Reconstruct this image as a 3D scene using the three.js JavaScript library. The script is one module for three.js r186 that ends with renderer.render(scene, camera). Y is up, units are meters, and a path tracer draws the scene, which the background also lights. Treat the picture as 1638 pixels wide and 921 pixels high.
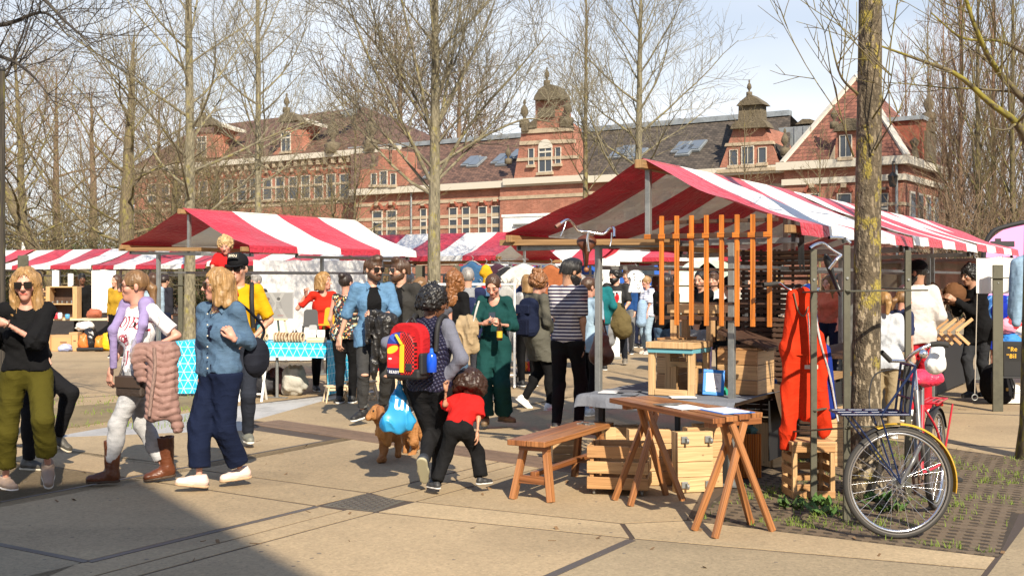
import*as THREE from 'three';
import{mergeGeometries}from 'three/addons/utils/BufferGeometryUtils.js';
import{RoundedBoxGeometry}from 'three/addons/geometries/RoundedBoxGeometry.js';

// ---------------------------------------------------------------- camera, sky, sun, exposure
const scene=new THREE.Scene();
const FOC=1850,EYE=1.62,CX=819,HY=447;
const camera=new THREE.PerspectiveCamera(2*Math.atan(460.5 / FOC)*180 / Math.PI,1638 / 921,0.1,2000);
camera.position.set(0,EYE,0);
camera.lookAt(0,EYE,-10);
camera.setViewOffset(1638,921,0,13.5,1638,921);
const renderer=new THREE.WebGLRenderer({antialias:true});
renderer.toneMapping=THREE.LinearToneMapping;
renderer.toneMappingExposure=1.7;
renderer.shadowMap.enabled=true;
const SUN_AZ=17*Math.PI / 180,SUN_EL=37*Math.PI / 180;
const sunDir=new THREE.Vector3(Math.sin(SUN_AZ)*Math.cos(SUN_EL),Math.sin(SUN_EL),Math.cos(SUN_AZ)*Math.cos(SUN_EL));
const sun=new THREE.DirectionalLight(new THREE.Color(1,0.89,0.72),5);
sun.position.copy(sunDir).multiplyScalar(120).add(new THREE.Vector3(0,0,-30));
sun.target.position.set(0,0,-30);
sun.castShadow=true;sun.shadow.mapSize.set(4096,4096);
Object.assign(sun.shadow.camera,{left:-80,right:80,top:60,bottom:-60,near:1,far:300});
scene.add(sun,sun.target);

// ---------------------------------------------------------------- noise and random numbers
function rngOf(seed){let a=seed>>>0;return()=>{a=(a + 0x6D2B79F5)|0;let t=Math.imul(a ^(a>>>15),1|a);t=(t + Math.imul(t ^(t>>>7),61|t))^ t;return((t ^(t>>>14))>>>0)/ 4294967296;};}
const H3=(x,y,z)=>{let h=Math.imul(x,374761393)+ Math.imul(y,668265263)+ Math.imul(z,2147483647 - 1013904223);h=Math.imul(h ^(h>>>13),1274126177);return((h ^(h>>>16))>>>0)/ 4294967296;};
function noise(x,y,z=0){
 const X=Math.floor(x),Y=Math.floor(y),Z=Math.floor(z);let u=x - X,v=y - Y,w=z - Z;
 u=u*u*(3 - 2*u);v=v*v*(3 - 2*v);w=w*w*(3 - 2*w);
 const l=(a,b,t)=>a +(b - a)*t;
 return l(l(l(H3(X,Y,Z),H3(X + 1,Y,Z),u),l(H3(X,Y + 1,Z),H3(X + 1,Y + 1,Z),u),v),l(l(H3(X,Y,Z + 1),H3(X + 1,Y,Z + 1),u),l(H3(X,Y + 1,Z + 1),H3(X + 1,Y + 1,Z + 1),u),v),w);
}
function wnoise(x,y,p){
 const m=(a)=>((a % p)+ p)% p,X=Math.floor(x),Y=Math.floor(y);let u=x - X,v=y - Y;u=u*u*(3 - 2*u);v=v*v*(3 - 2*v);
 const a=H3(m(X),m(Y),p),b=H3(m(X + 1),m(Y),p),c=H3(m(X),m(Y + 1),p),d=H3(m(X + 1),m(Y + 1),p);
 return(a +(b - a)*u)*(1 - v)+(c +(d - c)*u)*v;
}
const clamp=(x,a=0,b=1)=>Math.min(b,Math.max(a,x));
const sstep=(a,b,x)=>{const t=clamp((x - a)/(b - a));return t*t*(3 - 2*t);};

// ---------------------------------------------------------------- the sky: pale spring haze over blue, thin cloud veils
{
 const W=1024,Hh=512,d=new Float32Array(W*Hh*4);
 for(let j=0;j<Hh;j++)for(let i=0;i<W;i++){
 const el=((j + .5)/ Hh - .5)*Math.PI,az=((i + .5)/ W)*Math.PI*2,k=(j*W + i)*4;
 const y=Math.sin(el),c=Math.cos(el),x=Math.cos(az)*c,z=Math.sin(az)*c;
 let r,g,b;
 if(y>0){
 const t=Math.exp(-y*3);
 const hz=Math.exp(-y*6)*.1;r=.03 + .65*t + hz;g=.12 + .63*t + hz*.5;b=.35 + .40*t;
 const q=1 /(y + .16),n=noise(x*q*1.3 + 7,z*q*2.4,3)*.55 + noise(x*q*3 + 1,z*q*5,9)*.3 + noise(x*q*8,z*q*11,5)*.15;
 const m=sstep(.2,.75,n)*.62*Math.exp(-y*.8);r +=(.69 - r)*m;g +=(.71 - g)*m;b +=(.74 - b)*m;
}else{const t=Math.exp(y*14);r=.16 + .55*t;g=.14 + .55*t;b=.11 + .64*t;}
 d[k]=r;d[k + 1]=g;d[k + 2]=b;d[k + 3]=1;
}
 const t=new THREE.DataTexture(d,W,Hh,THREE.RGBAFormat,THREE.FloatType);
 t.mapping=THREE.EquirectangularReflectionMapping;t.magFilter=t.minFilter=THREE.LinearFilter;t.needsUpdate=true;
 scene.background=t;scene.environment=t;
}

// ---------------------------------------------------------------- helpers
const V=(x,y,z)=>new THREE.Vector3(x,y,z);
const at=(px,py,d)=>V((px - CX)*d / FOC,EYE -(py - HY)*d / FOC,-d);
const gz=(py)=>EYE*FOC /(py - HY);
const gp=(px,py)=>{const p=at(px,py,gz(py));p.y=0;return p;};
const used={};
function numbered(n){used[n]=(used[n]??-1)+ 1;return used[n]?n + '_' + String(used[n]).padStart(3,'0'):n;}
function tag(o,label,category,group,kind){if(label)o.userData.label=label;if(category)o.userData.category=category;if(group)o.userData.group=group;if(kind)o.userData.kind=kind;return o;}
function thing(name,label,category,p=V(0,0,0),turn=0,group){const o=new THREE.Group();o.name=numbered(name);o.position.copy(p);o.rotation.y=turn;scene.add(o);return tag(o,label,category,group);}
function mesh(name,geo,mat,parent=scene){
 if(Array.isArray(geo))geo=merge(geo);
 const m=new THREE.Mesh(geo,mat);m.name=parent===scene?numbered(name):name;m.castShadow=m.receiveShadow=true;parent.add(m);return m;
}
function structure(name,geo,mat,parent){const m=mesh(name,geo,mat,parent);m.userData.kind='structure';return m;}
function merge(list){
 const need=['position','normal','uv'],col=list.some((g)=>g.attributes.color);
 list=list.map((g)=>{g=g.index?g.toNonIndexed():g.clone();for(const k of Object.keys(g.attributes))if(!need.includes(k)&&!(col&&k==='color'))g.deleteAttribute(k);if(!g.attributes.uv)g.setAttribute('uv',new THREE.BufferAttribute(new Float32Array(g.attributes.position.count*2),2));if(col&&!g.attributes.color)g.setAttribute('color',new THREE.BufferAttribute(new Float32Array(g.attributes.position.count*3).fill(1),3));return g;});
 return mergeGeometries(list);
}
function boxUV(g,along='y'){
 g=g.index?g.toNonIndexed():g;const p=g.attributes.position,n=g.attributes.normal,uv=new Float32Array(p.count*2);
 for(let i=0;i<p.count;i +=3){
 const nx=Math.abs(n.getX(i)+ n.getX(i + 1)+ n.getX(i + 2)),ny=Math.abs(n.getY(i)+ n.getY(i + 1)+ n.getY(i + 2)),nz=Math.abs(n.getZ(i)+ n.getZ(i + 1)+ n.getZ(i + 2));
 const ax=nx>=ny&&nx>=nz?'x':ny>=nz?'y':'z',rest=['x','y','z'].filter((a)=>a!==ax),va=rest.includes(along)?along:rest[1],ua=rest.find((a)=>a!==va);
 const get=(a,j)=>a==='x'?p.getX(j):a==='y'?p.getY(j):p.getZ(j);
 for(let j=i;j<i + 3;j++){uv[2*j]=get(ua,j);uv[2*j + 1]=get(va,j);}
}
 g.setAttribute('uv',new THREE.BufferAttribute(uv,2));return g;
}
let uvShift=0;
const shiftUV=(g)=>{const u=g.attributes.uv,a=H3(++uvShift,3,7)*5,b=H3(uvShift,9,2)*5;for(let i=0;i<u.count;i++)u.setXY(i,u.getX(i)+ a,u.getY(i)+ b);return g;};
function box(w,h,d,x=0,y=0,z=0,o={}){
 const c=Math.min(o.c??.004,Math.min(w,h,d)*.3),g0=o.plain?new THREE.BoxGeometry(w,h,d):new RoundedBoxGeometry(w,h,d,1,c);
 const along=w>=h&&w>=d?'x':h>=d?'y':'z',g=shiftUV(boxUV(g0,along));
 if(o.rz)g.rotateZ(o.rz);if(o.rx)g.rotateX(o.rx);if(o.ry)g.rotateY(o.ry);g.translate(x,y,z);return g;
}
function bar(a,b,w,t=w,o={}){
 const d=b.clone().sub(a),L=d.length(),g=box(w,L,t,0,0,0,o),y=d.normalize();
 let x=(o.side||(Math.abs(y.y)>.9?V(1,0,0):V(0,1,0).cross(y))).clone();x.addScaledVector(y,-x.dot(y)).normalize();
 const z=x.clone().cross(y);g.applyMatrix4(new THREE.Matrix4().makeBasis(x,y,z).setPosition(a.clone().add(b).multiplyScalar(.5)));return g;
}
function cyl(a,b,r1,r2=r1,n=10){const d=b.clone().sub(a),g=new THREE.CylinderGeometry(r2,r1,d.length(),n,1);g.applyQuaternion(new THREE.Quaternion().setFromUnitVectors(V(0,1,0),d.normalize()));const c=a.clone().add(b).multiplyScalar(.5);g.translate(c.x,c.y,c.z);return g;}
function tube(pts,r,n=6,seg=0,closed=false){return new THREE.TubeGeometry(new THREE.CatmullRomCurve3(pts,closed,'centripetal'),seg||pts.length*4,r,n,closed);}
const ball=(x,y,z,r,n=10)=>new THREE.SphereGeometry(r,n,Math.ceil(n*.7)).translate(x,y,z);
const lathe=(pts,x=0,y=0,z=0,n=16)=>new THREE.LatheGeometry(pts.map((p)=>new THREE.Vector2(p[0],p[1])),n).translate(x,y,z);
function prism(poly,y0,y1){
 const pos=[],n=poly.length,area=poly.reduce((s,p,i)=>{const q=poly[(i + 1)% n];return s + p.x*q.z - q.x*p.z;},0),P=area>0?poly.slice().reverse():poly;
 const tri=THREE.ShapeUtils.triangulateShape(P.map((p)=>new THREE.Vector2(p.x,p.z)),[]);
 for(const t of tri){const q=t.map((k)=>P[k]);const c=(q[1].x - q[0].x)*(q[2].z - q[0].z)-(q[2].x - q[0].x)*(q[1].z - q[0].z);if(c>0)q.reverse();for(const p of q)pos.push(p.x,y1,p.z);}
 for(let i=0;i<n;i++){const a=P[i],b=P[(i + 1)% n];pos.push(a.x,y0,a.z,b.x,y0,b.z,b.x,y1,b.z,a.x,y0,a.z,b.x,y1,b.z,a.x,y1,a.z);}
 const g=new THREE.BufferGeometry();g.setAttribute('position',new THREE.Float32BufferAttribute(pos,3));g.computeVertexNormals();return boxUV(g,'z');
}
function quads(list){
 const pos=[],uv=[];
 for(const[a,b,c,d]of list){pos.push(...a,...b,...c,...a,...c,...d);const w=a.distanceTo(b),h=a.distanceTo(d),w2=d.distanceTo(c);uv.push(0,0,w,0,w2,h,0,0,w2,h,0,h);}
 const g=new THREE.BufferGeometry();g.setAttribute('position',new THREE.Float32BufferAttribute(pos,3));g.setAttribute('uv',new THREE.Float32BufferAttribute(uv,2));g.computeVertexNormals();return g;
}
THREE.Vector3.prototype[Symbol.iterator]??=function*(){yield this.x;yield this.y;yield this.z;};

// ---------------------------------------------------------------- textures and materials
const lin=(c)=>c<=.04045?c / 12.92:Math.pow((c + .055)/ 1.055,2.4),enc=(c)=>{c=clamp(c);return 255*(c<=.0031308?c*12.92:1.055*Math.pow(c,1 / 2.4)- .055);};
function tex(W,Hh,size,f,srgb=true){
 const d=new Uint8Array(W*Hh*4);
 for(let j=0;j<Hh;j++)for(let i=0;i<W;i++){const c=f((i + .5)/ W,(j + .5)/ Hh),k=(j*W + i)*4;if(srgb){d[k]=enc(c[0]);d[k + 1]=enc(c[1]);d[k + 2]=enc(c[2]);}else{d[k]=d[k + 1]=d[k + 2]=clamp(c)*255;}d[k + 3]=255;}
 const t=new THREE.DataTexture(d,W,Hh,THREE.RGBAFormat);t.wrapS=t.wrapT=THREE.RepeatWrapping;t.magFilter=THREE.LinearFilter;t.minFilter=THREE.LinearMipmapLinearFilter;t.generateMipmaps=true;if(srgb)t.colorSpace=THREE.SRGBColorSpace;
 const s=Array.isArray(size)?size:[size,size];t.repeat.set(1 / s[0],1 / s[1]);t.needsUpdate=true;return t;
}
function print(W,Hh,draw,rep){
 const c=document.createElement('canvas');c.width=W;c.height=Hh;draw(c.getContext('2d'),W,Hh);
 const t=new THREE.CanvasTexture(c);t.colorSpace=THREE.SRGBColorSpace;t.magFilter=THREE.LinearFilter;if(rep){t.wrapS=t.wrapT=THREE.RepeatWrapping;t.repeat.set(1 / rep[0],1 / rep[1]);}return t;
}
const std=(rgb,rough=.8,o={})=>{const m=new THREE.MeshStandardMaterial({roughness:rough,side:THREE.DoubleSide,...o});m.color.setRGB(...rgb);return m;};
const T={};
T.grain=tex(512,512,[.5,1.6],(u,v)=>{const w=wnoise(u*8,v*4,8)*.05 + wnoise(u*24,v*2,24)*.012,n=.5*wnoise((u + w)*64,v*4,64)+ .3*wnoise((u + w)*128,v*8,128)+ .2*wnoise(u*32,v*4,32),k=.5 + .85*n - .3*Math.pow(Math.abs(Math.sin((u + w)*50)),9)+ .16*(wnoise(u*6,v*5,30)- .5);return[k,k*(.93 + .05*n),k*(.84 + .12*n)];});
T.knots=tex(512,512,[.45,.9],(u,v)=>{
 let k=.82,wx=wnoise(u*5,v*3,5*3)*.05;for(const[x,y,r]of[[.2,.3,.02],[.63,.72,.026],[.83,.15,.016],[.4,.9,.013]]){const d=Math.hypot((u - x)*1,(v - y)*1.6);wx +=.02*Math.exp(-d*d*180)*Math.sign(u - x);if(d<r)k*=.38 + .4*d / r;}
 const n=wnoise((u + wx)*40,v*3,120)*.5 + wnoise((u + wx)*90,v*6,90)*.5;k*=.66 + .6*n;return[k,k*(.9 + .06*n),k*(.76 + .14*n)];});
T.weave=tex(256,256,.12,(u,v)=>.5 + .2*Math.sin(u*2*Math.PI*40)*Math.sin(v*2*Math.PI*40)+ .5*(wnoise(u*9,v*9,9)- .5)+ .25*(wnoise(u*40,v*40,40)- .5),false);
T.wrinkle=tex(512,512,.62,(u,v)=>{const w=wnoise(u*6,v*6,6),rg=(k,f,o)=>1 - Math.abs(2*wnoise(u*f + w*.9*k + o,v*f*1.0 + w*k + o,f)- 1);return .5*Math.pow(rg(1.2,7,0),2.2)+ .32*Math.pow(rg(.8,13,3),2)+ .12*rg(.5,29,5)+ .1*wnoise(u*110,v*110,110);},false);
T.cl=tex(256,256,.7,(u,v)=>{const n=.82 + .22*wnoise(u*5,v*5,5)+ .14*wnoise(u*21,v*15,315)+ .12*(wnoise(u*90,v*90,90)- .5);return[n,n,n];});
T.denim=tex(256,256,.16,(u,v)=>{const n=.7 + .3*wnoise(u*100,v*100,100)+ .25*(wnoise(u*6,v*10,30)- .5)+ .16*Math.sin((u + v)*2*Math.PI*48);return[n*.96,n,n];});
T.knit=tex(128,128,.05,(u,v)=>{const n=.72 + .4*wnoise(u*40,v*40,40);return[n,n,n];});
T.rough=tex(256,256,.5,(u,v)=>.5*wnoise(u*8,v*8,8)+ .3*wnoise(u*32,v*32,32)+ .2*wnoise(u*90,v*90,90),false);
T.mottle=tex(512,512,2,(u,v)=>{const n=.6 + .35*wnoise(u*7,v*7,7)+ .25*wnoise(u*40,v*40,40)+ .2*(wnoise(u*150,v*150,150)- .3);return[n,n,n];});
const cloth=(rgb,o={})=>{const m=new THREE.MeshPhysicalMaterial({side:THREE.DoubleSide,specularIntensity:.25,roughness:o.rough??.88,bumpMap:T.wrinkle,bumpScale:o.wr??.0065,map:o.map||T.cl});m.color.setRGB(...rgb).multiplyScalar(.78);if(o.vc)m.vertexColors=true;return m;};
const wood=(rgb,rough=.55,knots=false)=>std(rgb,rough,{map:knots?T.knots:T.grain,bumpMap:T.grain,bumpScale:.0006});
const M={
 steel:std([.32,.33,.32],.42,{metalness:.6,map:T.mottle}),dark:std([.02,.02,.022],.6),iron:std([.05,.05,.05],.5,{metalness:.5}),
 chrome:std([.75,.75,.76],.2,{metalness:1}),olive:std([.095,.09,.062],.55,{metalness:.15,map:T.mottle}),glass:std([.03,.04,.05],.06,{metalness:0}),
 pine:wood([.62,.41,.215],.5,true),pine2:wood([.68,.48,.265],.5,true),pine3:wood([.5,.29,.135],.5,true),oak:wood([.37,.16,.06],.34),oak2:wood([.28,.108,.04],.32),slat:wood([.6,.19,.022],.4),beam:wood([.36,.22,.1],.7),
 darkwood:wood([.07,.035,.02],.6),ply:wood([.78,.62,.42],.6),white:std([.78,.78,.76],.7),paper:std([.82,.82,.82],.8),black:std([.012,.012,.013],.7),rubber:std([.03,.028,.026],.75),cream:std([.7,.62,.47],.7),
 felt:cloth([.22,.235,.27],{bump:.003,map:T.knit}),
};
// ================================================================ THE GROUND
const aggregate=(u,v)=>{
 const s=260,cx=wnoise(u*s,v*s,s),c2=wnoise(u*520 + .3,v*520,520),big=wnoise(u*3,v*3,3)*.5 + wnoise(u*9,v*9,9)*.3 + wnoise(u*31,v*31,31)*.2;
 let k=.92 + .2*(cx - .5)+ .22*(c2 - .5)+ .42*(big - .5);const w=H3(Math.floor(u*700),Math.floor(v*700),3);if(w>.985)k*=1.2;if(w<.02)k*=.72;
 const st=sstep(.66,.8,wnoise(u*5 + 2,v*5,5));k*=1 - .14*st;return[k*.395,k*.299*(1 - .03*c2),k*.172];};
T.agg=tex(2048,2048,5.2,aggregate);T.aggB=tex(512,512,.9,(u,v)=>.6*wnoise(u*90,v*90,90)+ .4*wnoise(u*200,v*200,200),false);
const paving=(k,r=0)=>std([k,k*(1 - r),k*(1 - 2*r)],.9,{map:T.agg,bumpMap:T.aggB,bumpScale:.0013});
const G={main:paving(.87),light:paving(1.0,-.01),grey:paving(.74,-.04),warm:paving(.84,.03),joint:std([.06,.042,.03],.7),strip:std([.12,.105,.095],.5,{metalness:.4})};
{
 const g=new THREE.PlaneGeometry(1600,1600,1,1).rotateX(-Math.PI / 2).translate(0,-.016,-300);structure('ground',boxUV(g,'z'),std([.75,.74,.7],.95,{map:T.agg}));
 const pave=structure('paving',prism([gp(-1500,1400),gp(3200,1400),V(60,0,-3),V(60,0,-48),V(-60,0,-48),V(-60,0,-3)],-.3,-.004),G.joint);

 const L={A5:[[300,745],[520,705]],A1:[[140,897],[505,809]],A2:[[185,912],[550,816]],A3:[[232,918],[600,819]],A7:[[1012,861],[877,919]],A8:[[1638,837],[1598,890]],
 B0:[[400,675],[830,738]],B1:[[85,720],[580,787]],B2:[[190,762],[505,809]],B3:[[0,870],[140,897]],B4:[[600,819],[1012,861]],B4b:[[1012,861],[1638,916]],B5:[[645,800],[995,837]],B5b:[[995,837],[1598,891]],BC:[[-200,640],[1800,700]],N:[[-900,1250],[2700,1250]],W:[[-700,700],[-700,900]],E:[[2600,700],[2600,900]]};
 const X=(a,b)=>{const[[x1,y1],[x2,y2]]=Array.isArray(a)?a:L[a],[[x3,y3],[x4,y4]]=Array.isArray(b)?b:L[b],d=(x1 - x2)*(y3 - y4)-(y1 - y2)*(x3 - x4),p=x1*y2 - y1*x2,q=x3*y4 - y3*x4;return[(p*(x3 - x4)-(x1 - x2)*q)/ d,(p*(y3 - y4)-(y1 - y2)*q)/ d];};
 function slab(pts,mat,inset=.017){
 const P=pts.map(([x,y])=>gp(x,y)),n=P.length,area=P.reduce((s,p,i)=>{const q=P[(i + 1)% n];return s + p.x*q.z - q.x*p.z;},0);if(area<0)P.reverse();
 if(!inset)return mesh('paving_slab',prism(P,-.1,0),mat,pave);const lines=P.map((p,i)=>{const q=P[(i + 1)% n],d=q.clone().sub(p).normalize(),m=V(-d.z,0,d.x);return[p.clone().addScaledVector(m,inset),d];});
 const Q=lines.map(([p,d],i)=>{const[p0,d0]=lines[(i + n - 1)% n],w=p.clone().sub(p0),c=d0.x*d.z - d0.z*d.x;if(Math.abs(c)<1e-4)return p;const t=(w.x*d.z - w.z*d.x)/ c;return p0.clone().addScaledVector(d0,t);});
 return mesh('paving_slab',prism(Q,-.1,0),mat,pave);
}
 const q=(a,b,c,d,mat,i)=>slab([X(a,b),X(b,c),X(c,d),X(d,a)],mat,i);

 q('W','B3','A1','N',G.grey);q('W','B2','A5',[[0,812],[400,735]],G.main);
 slab([X('W','B2'),X('B2','A1'),X('A1','B3'),X('B3','W')],G.main);q('A5','B1','A1','B2',G.main);
 slab([X('A5','B2'),X('A5','B1'),X('B1','W'),X('W','B2')],G.warm);

 q('A1','B2','A2','N',G.main,.011);q('A2','B4','A3','N',G.main,.01);
 slab([X('A5','B0'),X('A1','B0'),X('A1','B1'),X('A5','B1')],G.main);
 slab([X('B1','A1'),X('A1','B0'),X('A2','B0'),X('A2','B5')],G.main);slab([X('A2','B5'),X('A2','B0'),X('A3','B0'),X('A3','B5')],G.main,.008);
 slab([X('A3','B5'),X('A3','B0'),[1130,780],[1102,832],[995,837]],G.main);

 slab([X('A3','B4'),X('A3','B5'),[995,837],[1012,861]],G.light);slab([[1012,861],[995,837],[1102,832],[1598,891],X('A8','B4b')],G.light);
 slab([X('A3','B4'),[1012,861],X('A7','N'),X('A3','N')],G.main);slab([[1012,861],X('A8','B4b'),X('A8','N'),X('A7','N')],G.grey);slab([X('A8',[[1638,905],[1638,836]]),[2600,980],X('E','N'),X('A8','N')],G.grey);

 slab([X('W','B1'),X('B1','A5'),[300,745],[520,705],[405,688],[330,690],[80,700],[-700,640]],G.main,0);
 slab([[1645,840],[2600,980],[2600,740],[1640,736],[1668,760]],G.warm,0);slab([[1330,690],[1640,734],[2600,738],[2600,672],[1425,655],[1330,655]],G.main,0);slab([[1425,655],[2600,672],[2600,620],[1330,610],[1330,655]],G.warm,0);
 slab([[-2500,700],[75,700],[330,655],[640,615],[640,590],[-2500,590]],G.warm,0);slab([[-2500,590],[2600,590],[2600,555],[-2500,555]],G.main,0);slab([[-2500,555],[2600,555],[2400,500],[-2300,500]],G.grey,0);slab([[-2300,500],[2400,500],[2000,482],[-2000,482]],G.main,0);
 slab([[405,672],[520,640],[640,620],[1330,655],[1330,700],[1130,760],[830,725]],G.main,0);slab([[640,590],[640,620],[1330,655],[1330,590]],G.warm,0);
 slab([[640,620],[520,640],[405,672],[330,655]],std([.42,.41,.4],.6,{map:T.mottle}),0);
 slab([[75,700],[330,655],[405,672],[405,688],[330,690]],std([.36,.35,.34],.6,{map:T.mottle}),0);

 const plate=mesh('drain_plate',prism([[516,808],[581,789],[648,800],[600,818]].map(([x,y])=>gp(x,y)),-.05,-.002),std([.15,.13,.095],.5,{metalness:.3,map:T.mottle}),pave);
 const st=[],c0=gp(516,808),c1=gp(581,789),c2=gp(648,800),c3=gp(600,818);
 for(let i=1;i<14;i++)for(let j=1;j<9;j++){const u=i / 14,v=j / 9,p=c0.clone().lerp(c1,u).lerp(c3.clone().lerp(c2,u),v);st.push(box(.034,.006,.008,p.x,-.001,p.z,{plain:1,ry:(i + j)% 2?.8:-.8}));}
 mesh('tread',merge(st),G.strip,plate).userData.kind='stuff';

 const gr=mesh('drain_grating',prism([[395,676],[450,671],[850,727],[1010,752],[1010,772],[800,733]].map(([x,y])=>gp(x,y)),-.05,-.006),std([.075,.045,.03],.8),pave),sl=[];
 const ga=gp(400,678),gb=gp(1000,769),ha=gp(446,672),hb=gp(1000,751);
 for(let i=0;i<9;i++){const v=(i + .5)/ 9;sl.push(bar(ga.clone().lerp(ha,v).setY(-.002),gb.clone().lerp(hb,v).setY(-.002),.06,.012,{plain:1,side:V(1,0,1)}));}
 mesh('grating_bar',merge(sl),std([.2,.13,.085],.7,{map:T.mottle}),gr).userData.kind='stuff';

 for(const[a,b,w]of[[[142,899],[505,811],.05],[[-300,812],[138,899],.05],[[1010,864],[872,925],.06],[[0,803],[300,747],.035],[[1425,656.5],[1750,669],.035],[[1335,694],[1750,728],.03],[[640,605],[1330,640],.03],[[85,720],[-300,668],.035],[[300,745],[520,705],.03],[[80,640],[600,600],.03]])mesh('edge_strip',bar(gp(...a).setY(.001),gp(...b).setY(.001),w,.006,{plain:1,side:gp(...b).sub(gp(...a)).cross(V(0,1,0))}),G.strip,pave);

 mesh('moss_bed',prism([[60,655],[330,632],[318,652],[75,690]].map(([x,y])=>gp(x,y)),-.05,.006),std([.2,.15,.075],.95,{map:T.mottle}),pave);
}
{
 const R=rngOf(55),gum=[],bits=[],dot=(p,r)=>{const n=7,c=[];for(let i=0;i<n;i++){const a=i / n*6.283,q=r*(.7 + .5*R());c.push(V(p.x + Math.cos(a)*q,0,p.z + Math.sin(a)*q));}return prism(c,-.002,.0015);};
 for(let i=0;i<170;i++){const p=gp(-60 + 1760*R(),640 + 300*Math.pow(R(),1.2));gum.push(dot(p,.005 + .01*R()));}
 for(let i=0;i<60;i++){const p=gp(-60 + 1760*R(),630 + 290*R());bits.push(R()<.6?new THREE.PlaneGeometry(.012 + .02*R(),.02 + .025*R(),1,2).rotateX(-1.3 + .5*R()).rotateY(R()*6).translate(p.x,.007,p.z):box(.003,.003,.03 + .07*R(),p.x,.003,p.z,{ry:R()*6,plain:1}));}
 tag(mesh('gum_spot',merge(gum),std([.16,.13,.095],.8)),'flattened dark gum spots scattered over the paving','gum spots',null,'stuff');tag(mesh('leaf_litter',merge(bits),std([.17,.1,.045],.9)),'dry leaf scraps and twigs scattered over the paving','leaf litter',null,'stuff');
}
{
 const cn=[[1102,832],[1598,891],[1660,760],[1640,735],[1330,690],[1210,745]],base=mesh('tree_grate',prism(cn.map(([x,y])=>gp(x,y)),-.05,-.0028),std([.045,.032,.02],.9,{map:T.mottle}));
 tag(base,'weathered square grates of cast iron around the tree with the leaning bicycle','tree grate');
 const o=gp(1102,832),e=gp(1598,891),f=gp(1290,716),U=e.clone().sub(o),W=f.clone().sub(o),nu=Math.round(U.length()/ .105),nw=Math.round(W.length()/ .105),cells=[],holes=[],mat=std([.15,.11,.07],.8,{map:T.mottle,metalness:.15});
 const inside=(p)=>{const P=cn.map(([x,y])=>gp(x,y));let c=false;for(let i=0,j=P.length - 1;i<P.length;j=i++)if((P[i].z>p.z)!==(P[j].z>p.z)&&p.x<(P[j].x - P[i].x)*(p.z - P[i].z)/(P[j].z - P[i].z)+ P[i].x)c=!c;return c;};
 for(let i=0;i<nu + 5;i++)for(let j=0;j<nw + 8;j++){
 const p=o.clone().addScaledVector(U,(i + .5)/ nu).addScaledVector(W,(j + .5)/ nw),gap=j % 8===7;if(!inside(p))continue;
 const q=U.clone().normalize(),ang=Math.atan2(-q.z,q.x);cells.push(box(.1,.012,gap?.086:.042,p.x,-.006,p.z,{ry:ang,plain:1}));cells.push(box(.042,.011,.1,p.x,-.006,p.z,{ry:ang,plain:1}));
 if(!gap)holes.push(p.clone().addScaledVector(W,.5 / nw));
}
 mesh('grate_bar',merge(cells),mat,base).userData.kind='stuff';
 const r=rngOf(5),blades=[];const blade=(x,z,h,w,a,lean)=>{const g=new THREE.PlaneGeometry(w,h,1,2);const P=g.attributes.position;for(let i=0;i<P.count;i++){const t=(P.getY(i)+ h / 2)/ h;P.setXYZ(i,P.getX(i)*(1 - .75*t),t*h*(1 - .25*t*lean),t*t*h*lean);}g.rotateY(a);g.translate(x,-.006,z);return g;};
 for(const p of holes){const d=noise(p.x*2.6,p.z*2.6,4);if(d<.46)continue;const n=Math.floor((d - .4)*75*r()*r());for(let k=0;k<n;k++)blades.push(blade(p.x +(r()- .5)*.1,p.z +(r()- .5)*.05,.02 + r()*.035,.008,r()*6.3,r()*1.4));}
 for(let k=0;k<900;k++){const p=gp(60 + 290*r(),634 + 52*r());if(noise(p.x*2,p.z*2,1)>.42)blades.push(blade(p.x,p.z,.03 + r()*.04,.012,r()*6.3,r()));}
 const m=mesh('grass',merge(blades),std([.15,.21,.03],.8));tag(m,'tufts of short grass in the holes of the tree grates','grass',null,'stuff');

[[1275,812,9,'low leafy weed left of the front post of the tree guard'],[1305,808,12,'larger leafy weed at the foot of the rear left guard post'],[1330,822,9,'leafy weed touching the front post of the tree guard'],[1425,815,10,'leafy weed behind the spokes of the front wheel'],[1400,800,10,'leafy weed at the root of the near tree']].forEach(([px,py,n,lab])=>{
 const t=thing('weed',lab,'weed',gp(px,py)),ls=[];
 for(let k=0;k<n*2.4;k++){const a=r()*6.28,L=.03 + r()*.085,g=new THREE.PlaneGeometry(.022 + r()*.018,L,2,3),P=g.attributes.position;for(let i=0;i<P.count;i++){const s=(P.getY(i)+ L / 2)/ L,x=P.getX(i)*Math.sin(Math.PI*(.15 + .8*s))*1.3;P.setXYZ(i,x,s*L*(.75 - .35*s*r()),.02 + s*L*.75 + Math.abs(x)*.3);}g.rotateY(a);g.translate((r()- .5)*.2,.0,(r()- .5)*.14);g.computeVertexNormals();ls.push(g);}
 mesh('leaf',merge(ls),std([.065,.12 + .03*r(),.022],.7,{bumpMap:T.rough,bumpScale:.003}),t).userData.kind='stuff';
});
}
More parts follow.
